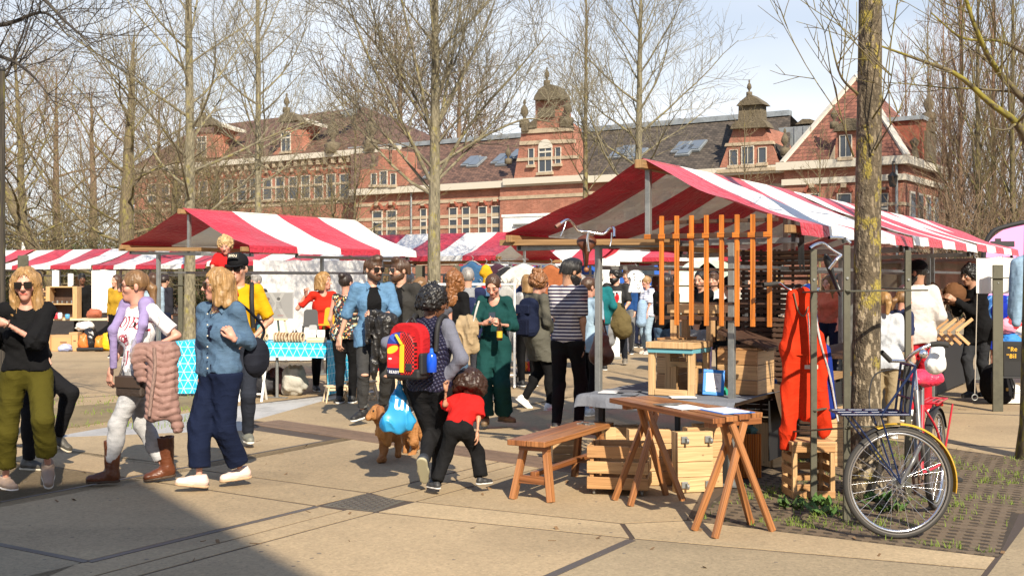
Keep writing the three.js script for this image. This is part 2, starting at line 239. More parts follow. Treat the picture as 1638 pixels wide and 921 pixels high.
// ================================================================ THE BRICK BUILDINGS
const BR=V(.8297,0,.5583),BN=V(-.5583,0,.8297),B0=at(1150,HY,62);
const fl=(px,py,off=0)=>{const d=V(px - CX,HY - py,-FOC),t=(BN.dot(B0)+ off)/ BN.dot(d),p=d.multiplyScalar(t);return V(p.clone().sub(B0).dot(BR),p.y + EYE,off);};
T.brick=tex(512,512,[1.92,1.2],(u,v)=>{
 const row=Math.floor(v*20),x=u*9 +(row % 2)*.5,b=Math.floor(x)% 9,fx=x - Math.floor(x),fy=v*20 - row,m=fx<.06||fy<.16,n=H3(b,row,5),s=.8 + .4*wnoise(u*60,v*60,60),big=.85 + .3*wnoise(u*3,v*3,3);
 return m?[.27*s,.19*s,.14*s]:[(.25 + .12*n)*s*big,(.088 + .055*n)*s*big,(.055 + .038*n)*s*big];});
const roofTex=(c)=>tex(256,256,[2.4,2.4],(u,v)=>{const row=Math.floor(v*8),x=u*10 +(row % 2)*.5,n=H3(Math.floor(x)% 10,row,11),fy=v*8 - row,k=(.6 + .8*n)*(fy<.16?.4:1)*(.75 + .35*Math.sin((x - Math.floor(x))*Math.PI));return[c[0]*k,c[1]*k,c[2]*k];});
const BM={brick:std([1,1,1],.9,{map:T.brick}),stone:std([.42,.34,.24],.85,{map:T.mottle}),dirty:std([.15,.122,.08],.95,{map:T.mottle,bumpMap:T.rough,bumpScale:.05}),white:std([.52,.48,.4],.7),frame:std([.52,.49,.42],.6),pane:std([.05,.06,.075],.08),tileR:std([1,1,1],.8,{map:roofTex([.115,.062,.042])}),tileG:std([1,1,1],.9,{map:roofTex([.066,.052,.04])}),zinc:std([.3,.33,.35],.5,{metalness:.3,map:T.mottle}),arch:std([.29,.085,.052],.9,{map:T.mottle})};
function bthing(name,label,cat){const t=thing(name,label,cat,V(B0.x,0,B0.z),-Math.asin(.5583));return t;}
const poly=(pts,off,depth)=>{const s=new THREE.Shape(pts.map(([px,py])=>{const p=fl(px,py,off);return new THREE.Vector2(p.x,p.y);}));return boxUV(new THREE.ExtrudeGeometry(s,{depth,bevelEnabled:false}).translate(0,0,off - depth),'y');};
const slabU=(u0,u1,y0,y1,w0,w1)=>boxUV(new THREE.BoxGeometry(Math.abs(u1 - u0),y1 - y0,w1 - w0).translate((u0 + u1)/ 2,(y0 + y1)/ 2,(w0 + w1)/ 2),'y');
function windowAt(t,x0,y0,x1,y1,off,o={}){
 const a=fl(x0,y1,off),b=fl(x1,y0,off),w=b.x - a.x,h=b.y - a.y,cx=(a.x + b.x)/ 2,f=Math.min(.08,w*.055),fr=[];
 fr.push(slabU(a.x,a.x + f,a.y,b.y,off - .1,off + .08),slabU(b.x - f,b.x,a.y,b.y,off - .1,off + .08),slabU(a.x + f,b.x - f,b.y - f,b.y,off - .1,off + .08),slabU(a.x + f,b.x - f,a.y,a.y + f,off - .1,off + .08));
 if(o.mull)fr.push(slabU(cx - f*.3,cx + f*.3,a.y + f,b.y - f,off - .1,off + .06));if(o.rail)fr.push(slabU(a.x + f,b.x - f,a.y + h*o.rail - .05,a.y + h*o.rail + .05,off - .1,off + .062));
 if(o.arc){const s=new THREE.Shape();s.absarc(0,0,w / 2,0,Math.PI);const hl=new THREE.Path();hl.absarc(0,0,w / 2 - f,0,Math.PI);s.holes.push(hl);fr.push(boxUV(new THREE.ExtrudeGeometry(s,{depth:.18,bevelEnabled:false}).translate(cx,b.y,off - .1)));}
 const win=mesh('window',merge(fr),BM.frame,t),pn=[slabU(a.x + f,b.x - f,a.y + f,b.y - f,off - .08,off + .02)];if(o.arc)pn.push(boxUV(new THREE.CircleGeometry(w / 2 - f,16,0,Math.PI).translate(cx,b.y,off + .02)));
 mesh('pane',merge(pn),BM.pane,win);mesh('sill',slabU(a.x - .08,b.x + .08,a.y - .16,a.y,off - .1,off + .2),BM.stone,win);
 if(o.lintel){const s=new THREE.Shape(),R=w*.62;s.absarc(0,0,R,.12,Math.PI - .12);s.absarc(0,0,R*.72,Math.PI - .12,.12,true);const lt=mesh('arch',boxUV(new THREE.ExtrudeGeometry(s,{depth:.25,bevelEnabled:false}).translate(cx,b.y + .02,off - .1)),BM.arch,win);lt.scale.y=1;mesh('keystone',slabU(cx - .13,cx + .13,b.y + R*.66,b.y + R*1.12,off - .1,off + .2),BM.stone,win);}
}
function roofOf(t,name,mat,e0,e1,r0,r1,back){
 const d=(r0.z + r1.z)- e0.z,b0=V(e0.x +(r0.x - e0.x)*0,e0.y,back??d),b1=V(e1.x,e1.y,back??d);
 return mesh(name,quads([[e0,e1,r1,r0],[e1,b1,b1.clone().lerp(r1,1),r1],[b0,e0,r0,r0.clone()],[b1,b0,r0,r1]]),mat,t);
}
const urn=(t,px,py,h,off,name='finial')=>{const p=fl(px,py,off),s=h / 1.6;mesh(name,lathe([[0,1.6],[.05,1.55],[.1,1.4],[.05,1.3],[.2,1.05],[.24,.8],[.1,.6],[.08,.45],[.3,.4],[.3,.0],[0,0]].map(([x,y])=>[x*s,y*s]),p.x,p.y,off,8),BM.dirty,t);};
{
 const t=bthing('brick_building','long left wing of the red brick building with brown hipped tile roof','building'),off=-5;
 const R=fl(640,250,off),Lf=fl(214,262,off),E=fl(595,240,off).y,y=(px,py)=>fl(px,py,off).y;
 mesh('wall',slabU(Lf.x,R.x,0,E - .3,off - 14,off),BM.brick,t);mesh('cornice',slabU(Lf.x - .3,R.x + .3,E - .3,E + .1,off - 14,off + .45),BM.white,t);
 const br=[];for(let u=Lf.x;u<R.x;u +=.75)br.push(slabU(u,u + .28,E - .75,E - .3,off,off + .32));mesh('bracket',merge(br),BM.stone,t).userData.kind='stuff';
 for(const[a,b]of[[y(580,323),y(580,317)],[y(560,294),y(560,290)],[y(560,268),y(560,265)]])mesh('stone_band',slabU(Lf.x,R.x + .03,a,b,off - .1,off + .05),BM.stone,t);
 roofOf(t,'roof',BM.tileR,V(Lf.x,E + .1,off + .4),V(R.x,E + .1,off + .4),fl(318,203,off - 5),fl(584,171,off - 5));
 for(let x=236;x<590;x +=41){for(const dx of[0,21])windowAt(t,x + dx,285 -(x - 500)*.055 - 6,x + dx + 14,317 -(x - 500)*.03,off,{lintel:1});}
 for(const[x0,y0,x1,y1]of[[415,232,433,244],[510,222,524,234],[498,223,508,235],[550,216,566,232],[555,181,562,185]]){const a=fl(x0,y1,off - 1),b=fl(x1,y0,off - 1.9);const w=mesh('skylight',box(b.x - a.x,.1,Math.hypot(b.y - a.y,1),(a.x + b.x)/ 2,(a.y + b.y)/ 2 + .12,off - 1.4,{rx:Math.atan2(b.y - a.y,1)}),BM.zinc,t);mesh('pane',box((b.x - a.x)*.8,.05,Math.hypot(b.y - a.y,1)*.8,(a.x + b.x)/ 2,(a.y + b.y)/ 2 + .18,off - 1.37,{rx:Math.atan2(b.y - a.y,1)}),std([.13,.15,.17],.1),w);}
 for(const x of[455,320]){const k=(x - 455)*-.055;
 mesh('dormer_gable',poly([[x - 20,247 + k],[x + 33,244 + k],[x + 25,232 + k],[x + 20,205 + k],[x - 5,203 + k],[x - 8,235 + k]],off + .2,3),BM.brick,t);mesh('dormer_cheek',poly([[x + 20,240 + k],[x + 58,200 + k],[x + 22,188 + k]],off - .8,.4),BM.arch,t);mesh('dormer_roof',poly([[x + 20,190 + k],[x + 58,203 + k],[x + 58,199 + k],[x + 20,186 + k]],off - .3,1),BM.white,t);
 mesh('pediment',poly([[x - 13,195 + k],[x + 22,192 + k],[x + 16,183 + k],[x + 4,178 + k],[x - 8,185 + k]],off + .7,.8),BM.dirty,t);urn(t,x + 3,180 + k,1.5,off + .3);windowAt(t,x - 5,210 + k,x + 10,243 + k,off + .2,{mull:1,rail:.7});urn(t,x - 18,232 + k,1.4,off + .3);}
 for(const x of[532,594])urn(t,x,242 -(x - 590)*.05,3,off + .25);
}
{
 const t=bthing('brick_building','middle range of the red brick building with white cornice and tall stepped Dutch gable','building'),y=(px,py,o=0)=>fl(px,py,o).y;
 const uL=fl(568,300).x,uR=fl(1268,265).x,E=y(1150,270);
 mesh('wall',slabU(uL,uR,0,E - .4,-12,0),BM.brick,t);mesh('cornice',slabU(uL - .2,uR,E - .4,E,-12,.4),BM.white,t);
 for(const d of[.95,1.9,2.55])mesh('stone_band',slabU(uL - .02,uR,E - d - .2,E - d,-.2,.05),BM.stone,t);
 for(const d of[3.2,3.75,4.3,4.9])mesh('stone_band',slabU(uL - .02,uR,E - d - .14,E - d,-.2,.04),BM.stone,t);
 const em=(px,o=.4)=>V(fl(px,280).x,E,o),rl=[fl(560,228,-5),fl(870,213,-5),fl(1265,187,-5)];const ry=(rl[1].y + rl[2].y)/ 2;rl.forEach((p)=>{p.y=ry;});
 mesh('roof',quads([[em(568),em(870),rl[1],rl[0]],[V(em(870).x,E,-10.4),V(em(568).x,E,-10.4),rl[0],rl[1]],[V(em(568).x,E,-10.4),em(568),rl[0],rl[0]]]),BM.tileR,t);
 mesh('roof',quads([[em(870),em(1268),rl[2],rl[1]],[V(em(1268).x,E,-10.4),V(em(870).x,E,-10.4),rl[1],rl[2]]]),BM.tileG,t);mesh('ridge_cap',slabU(rl[0].x,rl[2].x,ry - .05,ry + .25,-5.25,-4.75),BM.zinc,t);
 for(const[x,yy]of[[722,262],[734,264],[770,258],[782,262],[790,250],[965,250],[975,246],[1000,252],[1066,240],[1078,246],[1090,238],[680,284]]){const tt=sstep(275,215,yy),p=em(x,.4).lerp(V(em(x).x,ry,-5),clamp((E - y(x,yy,-2))/(E - ry))),sl=Math.atan2(ry - E,5.4),w=mesh('skylight',box(.85,.12,1.3,p.x,p.y + .1,p.z,{rx:sl}),BM.zinc,t);mesh('pane',box(.68,.04,1.1,p.x,p.y + .18,p.z + .04,{rx:sl}),std([.13,.15,.17],.1),w);}

 mesh('gable_wall',poly([[822,286],[924,280],[921,245],[915,218],[913,203],[897,190],[895,157],[856,159],[857,192],[834,205],[833,220],[828,250]],.35,1.2),BM.brick,t);
 mesh('gable_base',poly([[804,296],[938,289],[938,279],[804,286]],.6,.8),BM.white,t);mesh('gable_band',poly([[826,258],[922,253],[921,248],[827,253]],.42,.3),BM.stone,t);mesh('gable_band',poly([[831,232],[917,228],[917,222],[831,226]],.42,.3),BM.stone,t);mesh('gable_band',poly([[834,214],[914,209],[913,203],[834,206]],.44,.3),BM.stone,t);
 for(const P of[[[833,207],[857,204],[857,189],[845,197]],[[914,203],[896,202],[896,185],[906,194]]])mesh('scroll',poly(P,.5,.5),BM.dirty,t);
 mesh('pediment',poly([[853,160],[898,157],[896,150],[889,139],[876,133],[862,142],[855,153]],.8,1),BM.dirty,t);mesh('coat_of_arms',poly([[861,188],[886,186],[886,171],[861,173]],.5,.3),BM.dirty,t);urn(t,875,136,1.1,.3);urn(t,839,204,1.7,.2);urn(t,909,200,1.7,.2);urn(t,813,262,1.2,.3);
 mesh('gable_pier',poly([[833,210],[844,209],[842,199],[834,200]],.6,.6),BM.dirty,t);
 windowAt(t,862,235,884,276,.35,{arc:1,mull:1,rail:.82});windowAt(t,846,237,855,264,.35);windowAt(t,889,235,898,262,.35);

 mesh('gable_wall',poly([[572,302],[650,297],[648,270],[636,266],[634,240],[606,238],[604,266],[576,272]],.3,2),BM.brick,t);for(const[a,b]of[[594,603],[608,620],[625,634]])windowAt(t,a,273 +(a>607&&a<620?0:4),b,296,.3);urn(t,597,270,1.2,.1);
 mesh('gable_wall',poly([[1150,272],[1251,267],[1243,250],[1223,203],[1174,205],[1160,245]],.35,3),BM.brick,t);mesh('gable_band',poly([[1159,234],[1238,230],[1236,225],[1161,229]],.42,.3),BM.stone,t);mesh('gable_base',poly([[1146,277],[1256,271],[1255,266],[1147,271]],.55,.5),BM.stone,t);
 mesh('stone_cap',poly([[1168,206],[1229,203],[1224,195],[1219,191],[1180,193],[1172,198]],.7,.9),BM.dirty,t);mesh('stone_chest',poly([[1181,194],[1218,192],[1217,166],[1182,168]],.6,.8),BM.dirty,t);mesh('pediment',poly([[1178,169],[1221,166],[1215,160],[1199,150],[1184,162]],.8,1.1),BM.dirty,t);urn(t,1199,154,.9,.3);urn(t,1256,248,1.4,.3);
 mesh('gable_roof',quads([[fl(1223,203,.2),fl(1252,262,.2),V(fl(1252,262,.2).x,E,-6),fl(1252,191,-6)],[fl(1174,205,.2),fl(1152,266,.2),V(fl(1152,266,.2).x,E,-6),fl(1160,196,-6)]]),BM.tileG,t);
 windowAt(t,1168,239,1181,265,.35);windowAt(t,1187,233,1207,264,.35,{mull:1});windowAt(t,1214,235,1227,261,.35);
 for(const[a,b,u0,u1]of[[596,612,337,385],[619,635,336,385],[673,683,334,385],[719,732,332,380],[740,752,331,380],[766,779,330,378],[787,801,329,378],[829,844,323,372],[851,866,322,372],[880,896,321,372],[902,917,320,370],[940,955,318,370],[1000,1015,315,366],[1060,1075,312,362],[1110,1125,309,360],[1180,1196,306,356],[1205,1221,305,356]])windowAt(t,a,u0,b,u1,0,{rail:.62,lintel:1});
 for(const x of[660,815])mesh('drainpipe',cyl(V(fl(x,300).x,0,.15),V(fl(x,300).x,E - .4,.15),.06,.06,6),BM.zinc,t);mesh('gable_side',slabU(fl(804,290).x,fl(938,290).x,0,E - .4,0,.28),BM.brick,t);mesh('stone_band',slabU(fl(804,290).x - .02,fl(938,290).x + .02,E - 1.15,E - .95,.2,.33),BM.stone,t);
 for(const[x,yy]of[[600,262],[1205,297],[1160,290]])mesh('wall_anchor',slabU(fl(x,300).x - .04,fl(x,300).x + .04,E - 3.1,E - 2.2,.02,.1),M.iron,t);
}
{
 const t=bthing('brick_building','right corner pavilion of the red brick building with steep red pyramid roof','building'),off=1.2,E=fl(1400,252,off).y,uL=fl(1255,262,off).x,uR=fl(1446,252,off).x,W=uR - uL,D=8;
 mesh('wall',slabU(uL,uR,0,E - .4,off - D,off),BM.brick,t);mesh('cornice',slabU(uL - .3,uR + .35,E - .4,E,off - D - .3,off + .4),BM.white,t);mesh('cornice',slabU(uL - .1,uR + .12,E - 1.15,E - .85,off - D - .1,off + .12),BM.white,t);
 for(const d of[2.2,2.9,3.6,4.4])mesh('stone_band',slabU(uL - .03,uR + .05,E - d - .16,E - d,off - D,off + .05),BM.stone,t);
 const ap=fl(1372,120,off - D / 2),c=[V(uL,E,off + .3),V(uR + .25,E,off + .3),V(uR + .25,E,off - D),V(uL,E,off - D)],apL=ap.clone(),apR=ap.clone();apL.x -=.2;apR.x +=.2;
 mesh('roof',quads([[c[0],c[1],apR,apL],[c[1],c[2],apR,apR],[c[2],c[3],apL,apR],[c[3],c[0],apL,apL]]),std([1,1,1],.8,{map:roofTex([.18,.07,.045])}),t);
 for(const a of[c[0],c[1]])mesh('hip_flashing',bar(a,ap,.32,.12,{plain:1}),BM.white,t);
 mesh('dormer',poly([[1334,258],[1380,256],[1380,206],[1340,208]],off + .25,2.4),BM.brick,t);mesh('pediment',poly([[1332,210],[1388,207],[1376,190],[1356,188],[1340,200]],off + .5,1.4),BM.dirty,t);windowAt(t,1344,215,1364,252,off + .25,{mull:1});for(const P of[[[1326,258],[1336,257],[1336,232]]])mesh('scroll',poly(P,off + .3,.5),BM.stone,t);urn(t,1335,205,1.2,off + .2);
 mesh('skylight',box(.7,.1,.9,fl(1315,238,off - .8).x,fl(1315,238,off - .8).y + .2,off - .8,{rx:1}),BM.zinc,t);

 mesh('side_dormer',slabU(uR - 2.4,uR + .25,E,E + 2,off - 5,off - 2.4),BM.arch,t);mesh('side_dormer_roof',slabU(uR - 3,uR + .35,E + 2,E + 2.2,off - 5.2,off - 2.2),BM.zinc,t);mesh('side_gable',slabU(uR + .1,uR + .4,E,E + 1.5,off - 4.6,off - 2.8),BM.dirty,t);mesh('side_pediment',slabU(uR,uR + .45,E + 1.5,E + 2.1,off - 4.2,off - 3.2),BM.dirty,t);
{mesh('finial',lathe([[0,1.7],[.12,1.2],[.3,.9],[.12,.5],[.35,.4],[.35,0],[0,0]],uR + .25,E + 2.05,off - 3.7,8),BM.dirty,t);mesh('finial',lathe([[0,1],[.25,.8],[.12,.5],[.25,0]],uR + .2,E,off - 1.2,8),BM.dirty,t);}
 for(const[a,b]of[[1290,1312],[1340,1363],[1408,1422]])windowAt(t,a,309,b,370,off,{rail:.6,lintel:1});
 mesh('drainpipe',cyl(V(fl(1455,300,off).x - .5,0,off + .12),V(uR - .3,E - .4,off + .12),.07,.07,6),BM.zinc,t);
 const lp=fl(1429,282,off + .6);mesh('wall_lantern',[cyl(V(lp.x,lp.y + .7,off),V(lp.x,lp.y + .7,off + .6),.04),cyl(V(lp.x,lp.y,off + .6),V(lp.x,lp.y + .7,off + .6),.03),new THREE.CylinderGeometry(.24,.16,.5,6).translate(lp.x,lp.y - .25,off + .6),new THREE.ConeGeometry(.28,.25,6).translate(lp.x,lp.y + .12,off + .6)],M.iron,t);
 const sw=[];for(const z of[off - 1.5,off - 3,off - 4.5,off - 6])sw.push(slabU(uR,uR + .06,E - 3.4,E - 1.6,z - .45,z + .45));for(const g of sw){const f=mesh('window',g,BM.frame,t);g.computeBoundingBox();const b=g.boundingBox;mesh('pane',slabU(uR + .05,uR + .08,b.min.y + .12,b.max.y - .12,b.min.z + .1,b.max.z - .1),BM.pane,f);}
}
{
 const t=bthing('roof_house','grey zinc stair house on the roof between shoulder gable and pavilion','roof house'),a=fl(1246,250,-3),b=fl(1318,199,-3);mesh('wall',slabU(a.x,b.x,a.y - 2.5,b.y,-8,-3),BM.zinc,t);const se=[];for(let u=a.x + .4;u<b.x;u +=.5)se.push(slabU(u,u + .04,a.y - 2,b.y,-3,-2.95));mesh('seam',merge(se),BM.zinc,t).userData.kind='stuff';mesh('pediment',poly([[1272,199],[1308,196],[1296,190],[1284,190]],-3,1),BM.dirty,t);
 const c=thing('site_cabin','plain white cabin standing in front of the brick facade behind the stalls','cabin',at(846,HY,44).setY(0),-.55),w=85*44 / FOC / .85;mesh('body',box(w,4.05,2.4,0,2.03,-1.2,{c:.03}),std([.72,.72,.72],.6,{map:T.mottle}),c);mesh('shelf',box(w*.3,.06,.12,-w*.12,3.72,.05),M.steel,c);mesh('roof_edge',box(w + .06,.1,2.46,0,4.07,-1.2),M.white,c);mesh('door_frame',box(.9,2,.05,w*.2,1.05,.02),M.white,c);
}
{
 const t=thing('brick_building','tall plain brick block behind the viewpoint that shades the left foreground','building',V(-1.33,0,14.1),.561);mesh('wall',box(14,11.4,12,0,5.7,0,{plain:1}),BM.brick,t);mesh('roof_edge',box(14.1,.2,12.1,0,11.5,0,{plain:1}),BM.stone,t);
 for(let i=0;i<5;i++)for(let j=0;j<3;j++){const w=mesh('window',box(1.5,1.9,.1,-5.2 + i*2.6,2.3 + j*3.4,-6,{plain:1}),BM.frame,t);mesh('pane',box(1.3,1.7,.06,-5.2 + i*2.6,2.3 + j*3.4,-6.04,{plain:1}),BM.pane,w);}
}
// ================================================================ THE TREES (bare, early spring)
class TB{
 constructor(){this.p=[];this.u=[];this.i=[];}
 tube(pts,rad,sides){
 let nx=V(1,0,0),base=this.p.length / 3,len=0;const n=pts.length;
 for(let k=0;k<n;k++){
 const d=pts[Math.min(k + 1,n - 1)].clone().sub(pts[Math.max(k - 1,0)]).normalize();nx.addScaledVector(d,-nx.dot(d));if(nx.lengthSq()<1e-4)nx.set(0,0,1).addScaledVector(d,-d.z);nx.normalize();const b=d.clone().cross(nx);if(k)len +=pts[k].distanceTo(pts[k - 1]);
 for(let s=0;s<=sides;s++){const a=s / sides*6.2832,c=Math.cos(a)*rad[k],e=Math.sin(a)*rad[k];this.p.push(pts[k].x + nx.x*c + b.x*e,pts[k].y + nx.y*c + b.y*e,pts[k].z + nx.z*c + b.z*e);this.u.push(s / sides*Math.max(.15,6.28*rad[0]),len);}
 if(k)for(let s=0;s<sides;s++){const a=base +(k - 1)*(sides + 1)+ s,c=a + sides + 1;this.i.push(a,a + 1,c,a + 1,c + 1,c);}
}
}
 geo(){const g=new THREE.BufferGeometry();g.setAttribute('position',new THREE.Float32BufferAttribute(this.p,3));g.setAttribute('uv',new THREE.Float32BufferAttribute(this.u,2));g.setIndex(this.i);g.computeVertexNormals();return g;}
}
const barkTex=(a,b,l,amt)=>tex(256,512,[.7,1.4],(u,v)=>{const n=.5*wnoise(u*14,v*20,140)+ .3*wnoise(u*40,v*30,120)+ .2*wnoise(u*90,v*120,360),f=Math.abs(wnoise(u*30,v*10,30)- .5)*2,m=sstep(1 - amt - .12,1 - amt + .1,wnoise(u*5,v*9,45)*.6 + wnoise(u*22,v*40,440)*.4);const k=.5 + n*.75 - .25*(1 - f);return[0,1,2].map((c)=>(a[c]+(b[c]- a[c])*n)*k*(1 - m)+ l[c]*m*(.6 + .7*n));});
const BK={
 plane:std([1,1,1],.9,{map:barkTex([.18,.155,.1],[.31,.275,.185],[.23,.2,.07],.26),bumpMap:T.rough,bumpScale:.01}),
 olive:std([1,1,1],.9,{map:barkTex([.11,.085,.05],[.23,.18,.105],[.19,.165,.05],.33)}),
 brown:std([1,1,1],.9,{map:barkTex([.16,.105,.07],[.29,.2,.125],[.2,.16,.07],.2)}),
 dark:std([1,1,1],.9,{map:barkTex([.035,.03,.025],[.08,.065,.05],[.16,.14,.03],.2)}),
 mossy:std([1,1,1],.9,{map:barkTex([.1,.08,.045],[.2,.16,.09],[.22,.19,.03],.4)}),
 red:std([1,1,1],.9,{map:barkTex([.2,.115,.075],[.33,.205,.13],[.24,.17,.08],.2)}),
};
function grow(tb,p,dir,L,r,lev,o,R){
 const n=lev>=o.lev?2:lev===o.lev - 1?4:7,pts=[p.clone()],rad=[r],d=dir.clone(),q=p.clone(),end=Math.max(o.rmin*.6,r*(lev>=o.lev?.4:.22));
 for(let k=1;k<=n;k++){d.x +=(R()- .5)*o.wob;d.z +=(R()- .5)*o.wob;d.y +=(R()- .5)*o.wob + o.up*(lev===1?1:.6);d.normalize();q.addScaledVector(d,L / n);pts.push(q.clone());rad.push(end +(r - end)*Math.pow(1 - k / n,1.35));}
 tb.tube(pts,rad,lev===1?6:lev>=o.lev?3:4);
 if(lev>=o.lev)return;
 const m=Math.max(2,Math.round(L*o.dens[lev - 1]*(.8 + .4*R())));
 for(let k=0;k<m;k++){
 const t=(lev===1?.22:.12)+(lev===1?.78:.88)*(k + R())/ m,f=t*n,i=Math.min(n - 1,Math.floor(f)),c=pts[i].clone().lerp(pts[i + 1],f - i),ax=pts[i + 1].clone().sub(pts[i]).normalize(),s=V(R()- .5,R()- .5 + .15,R()- .5);s.addScaledVector(ax,-s.dot(ax)).normalize();const a=o.fork*(.7 + .6*R());
 grow(tb,c,ax.multiplyScalar(Math.cos(a)).addScaledVector(s,Math.sin(a)),Math.max(.12,L*(.62 - .3*t)*(.55 + .6*R()))*(o.sub??1),Math.max(o.rmin,(rad[i])*.46),lev + 1,o,R);
}
}
function tree(label,group,px,d,o){
 const base=(o.base?o.base.clone():at(px,HY,d)).setY(0),t=thing('bare_tree',label,'tree',base,0,group),R=rngOf(o.seed);
 o={lev:3,dens:[4.5,5,4],wob:.28,up:.05,fork:.75,rmin:Math.max(.0035,d*.00016),...o};
 const tr=new TB(),N=26,pts=[],rad=[],lean=o.lean||[0,0];let wx=0,wz=0;
 for(let k=0;k<=N;k++){const s=k / N,y=s*o.H;wx +=(R()- .5)*.05*(o.crook??1)*o.H / N;wz +=(R()- .5)*.05*o.H / N;pts.push(V(wx + lean[0]*s +(o.bend||0)*s*s,y,wz + lean[1]*s));rad.push(Math.max(o.rmin,o.r*Math.pow(1 - s,o.tp??.75)*(1 + .5*Math.exp(-y*5))+ o.rmin));}
 tr.tube(pts,rad,o.sides||10);mesh('trunk',tr.geo(),o.trunkMat||o.mat,t);
 const onTrunk=(y)=>{const f=clamp(y / o.H,0,.999)*N,i=Math.floor(f);return[pts[i].clone().lerp(pts[i + 1],f - i),rad[i]+(rad[i + 1]- rad[i])*(f - i)];};
 let all=o.whole?new TB():null;let az=R()*6;
 for(let k=0;k<o.limbs;k++){
 const s=(k + .3*R())/ o.limbs,y=o.clear +(o.H*.985 - o.clear)*Math.pow(s,o.pow??.9),[c,r]=onTrunk(y);az +=2.4 +(R()- .5)*.9;
 const a=(o.a0??1.05)+((o.a1??.45)-(o.a0??1.05))*s +(R()- .5)*.3,dir=V(Math.cos(az)*Math.sin(a),Math.cos(a),Math.sin(az)*Math.sin(a)),L=o.spread*(.3 + .85*Math.pow(1 - s,.8))*(.75 + .4*R()),tb=all||new TB();
 grow(tb,c,dir,L,Math.max(o.rmin*1.6,Math.min(r*.5,(o.lr??.0098)*L)),1,o,R);if(!all)mesh('limb',tb.geo(),o.mat,t);
}
 for(const[P,r0,r1]of o.extra||[]){
 const tb=new TB(),cv=new THREE.CatmullRomCurve3(P.map((p)=>p.clone().sub(base))),ps=cv.getPoints(16),rr=ps.map((_,k)=>r0 +(r1 - r0)*k / 16);tb.tube(ps,rr,8);
 for(let k=0;k<(o.extraTwigs??14);k++){const s=.15 + .85*R(),i=Math.floor(s*15.9),ax=ps[i + 1].clone().sub(ps[i]).normalize(),u=V(R()- .5,R()- .3,R()- .5);u.addScaledVector(ax,-u.dot(ax)).normalize();grow(tb,ps[i],ax.multiplyScalar(.6).addScaledVector(u,.8),.5 + R()*1.1,Math.max(o.rmin*1.5,rr[i]*.4),1,{...o,lev:3},R);}
 mesh('limb',tb.geo(),o.mat,t);
}
 if(all)mesh('crown',all.geo(),o.mat,t);
 return t;
}
// the near tree in its guard: lichen all over the trunk
{
 const lichen=tex(512,2048,[1.25,4.9],(u,v)=>{
 const y=v*4.9,fl=Math.abs(wnoise(u*26,v*130,26*130)- .5)*2,n=.5*wnoise(u*10,v*50,500)+ .5*wnoise(u*46,v*150,46*150),fine=wnoise(u*110,v*330,36300);
 const amt=sstep(1.1,2.3,y)*.15 + sstep(.9,.1,y)*.1,mm=wnoise(u*7,v*34,238)*.5 + wnoise(u*24,v*90,2160)*.35 + fine*.15,m=sstep(.66 - amt,.8 - amt,mm)*(.55 + .45*sstep(.3,.6,fine));
 const pale=sstep(.62,.75,wnoise(u*60,v*110,6600))*(.5 + .5*sstep(2.4,1,y));let k=.55 + .6*n - .25*(1 - fl);const a=[.13*k + .2*pale,.10*k + .165*pale,.062*k + .115*pale];
 const l=[.21 + .17*fine,.175 + .12*fine,.03 + .03*fine];return a.map((c,i)=>c*(1 - m)+ l[i]*m*(.55 + .6*n));});
 const trunkMat=std([1,1,1],.92,{map:lichen,bumpMap:T.rough,bumpScale:.02});
 tree('near tree trunk with yellow lichen behind the leaning bicycle, in a steel tree guard',null,1385,8.75,{H:8.5,r:.108,tp:.5,clear:4.6,limbs:15,spread:2.2,seed:12,mat:BK.mossy,trunkMat,sides:20,crook:.25,lean:[.08,0],dens:[3,4,3],extraTwigs:3,
 extra:[[[at(1372,150,8.7),at(1345,120,8.5),at(1325,40,8.4)],.012,.004],[[at(1366,250,8.7),at(1350,200,8.5),at(1331,120,8.4)],.008,.003],[[at(1396,190,8.6),at(1420,150,8.4),at(1432,90,8.2)],.008,.003],[[at(1400,240,8.6),at(1425,200,8.4),at(1445,170,8.3)],.007,.003]]});
}
tree('young plane tree with a broad crown behind the navy vest woman',null,694,18.8,{H:9,r:.125,tp:.85,clear:2.9,limbs:34,spread:2.6,seed:31,extraTwigs:15,extra:[[[694,302],[640,190],[580,70],[548,-30]],[[694,292],[755,195],[825,115],[880,50]],[[694,245],[716,130],[738,0],[745,-60]],[[694,235],[668,115],[640,-10],[630,-60]],[[694,268],[780,215],[845,190],[880,195]],[[694,312],[615,215],[552,150],[530,110]],[[694,215],[760,80],[800,-20]],[[694,205],[610,60],[580,-40]]].map((p,i)=>[p.map(([x,y],j)=>at(x,y,18.8 + j*(i % 3 - 1)*.35)),.036 - .002*i,.007]),mat:BK.plane,a0:.95,a1:.3,up:.07,dens:[7,9,4],crook:.6});
tree('slim plane tree rising behind the red gable of the left stall',null,303,25,{H:12,r:.13,tp:.65,clear:2.8,limbs:32,spread:3.4,seed:8,mat:BK.plane,a0:1.1,a1:.45,up:.06,dens:[5,7,4]});
tree('thin straight tree in front of the left brick wing',null,413,33,{H:13,r:.11,tp:.6,clear:4.2,limbs:30,spread:3.4,seed:17,mat:BK.plane,a0:1.0,a1:.45,up:.07,dens:[4,5.5,3]});
tree('slim upright tree in front of the slate roof, right of the Dutch gable',null,936,42,{H:13.2,r:.11,tp:.65,clear:4.6,limbs:34,spread:2.6,seed:23,mat:BK.olive,a0:.75,a1:.3,up:.05,dens:[3,3.2,3],whole:1});
tree('broad crowned tree in front of the dark slate roof, middle of the facade',null,1016,42,{H:13.6,r:.17,tp:.6,clear:4.6,limbs:32,spread:4.6,seed:42,mat:BK.plane,a0:1.05,a1:.4,up:.06,dens:[3.2,4.4,3],lean:[.3,0]});
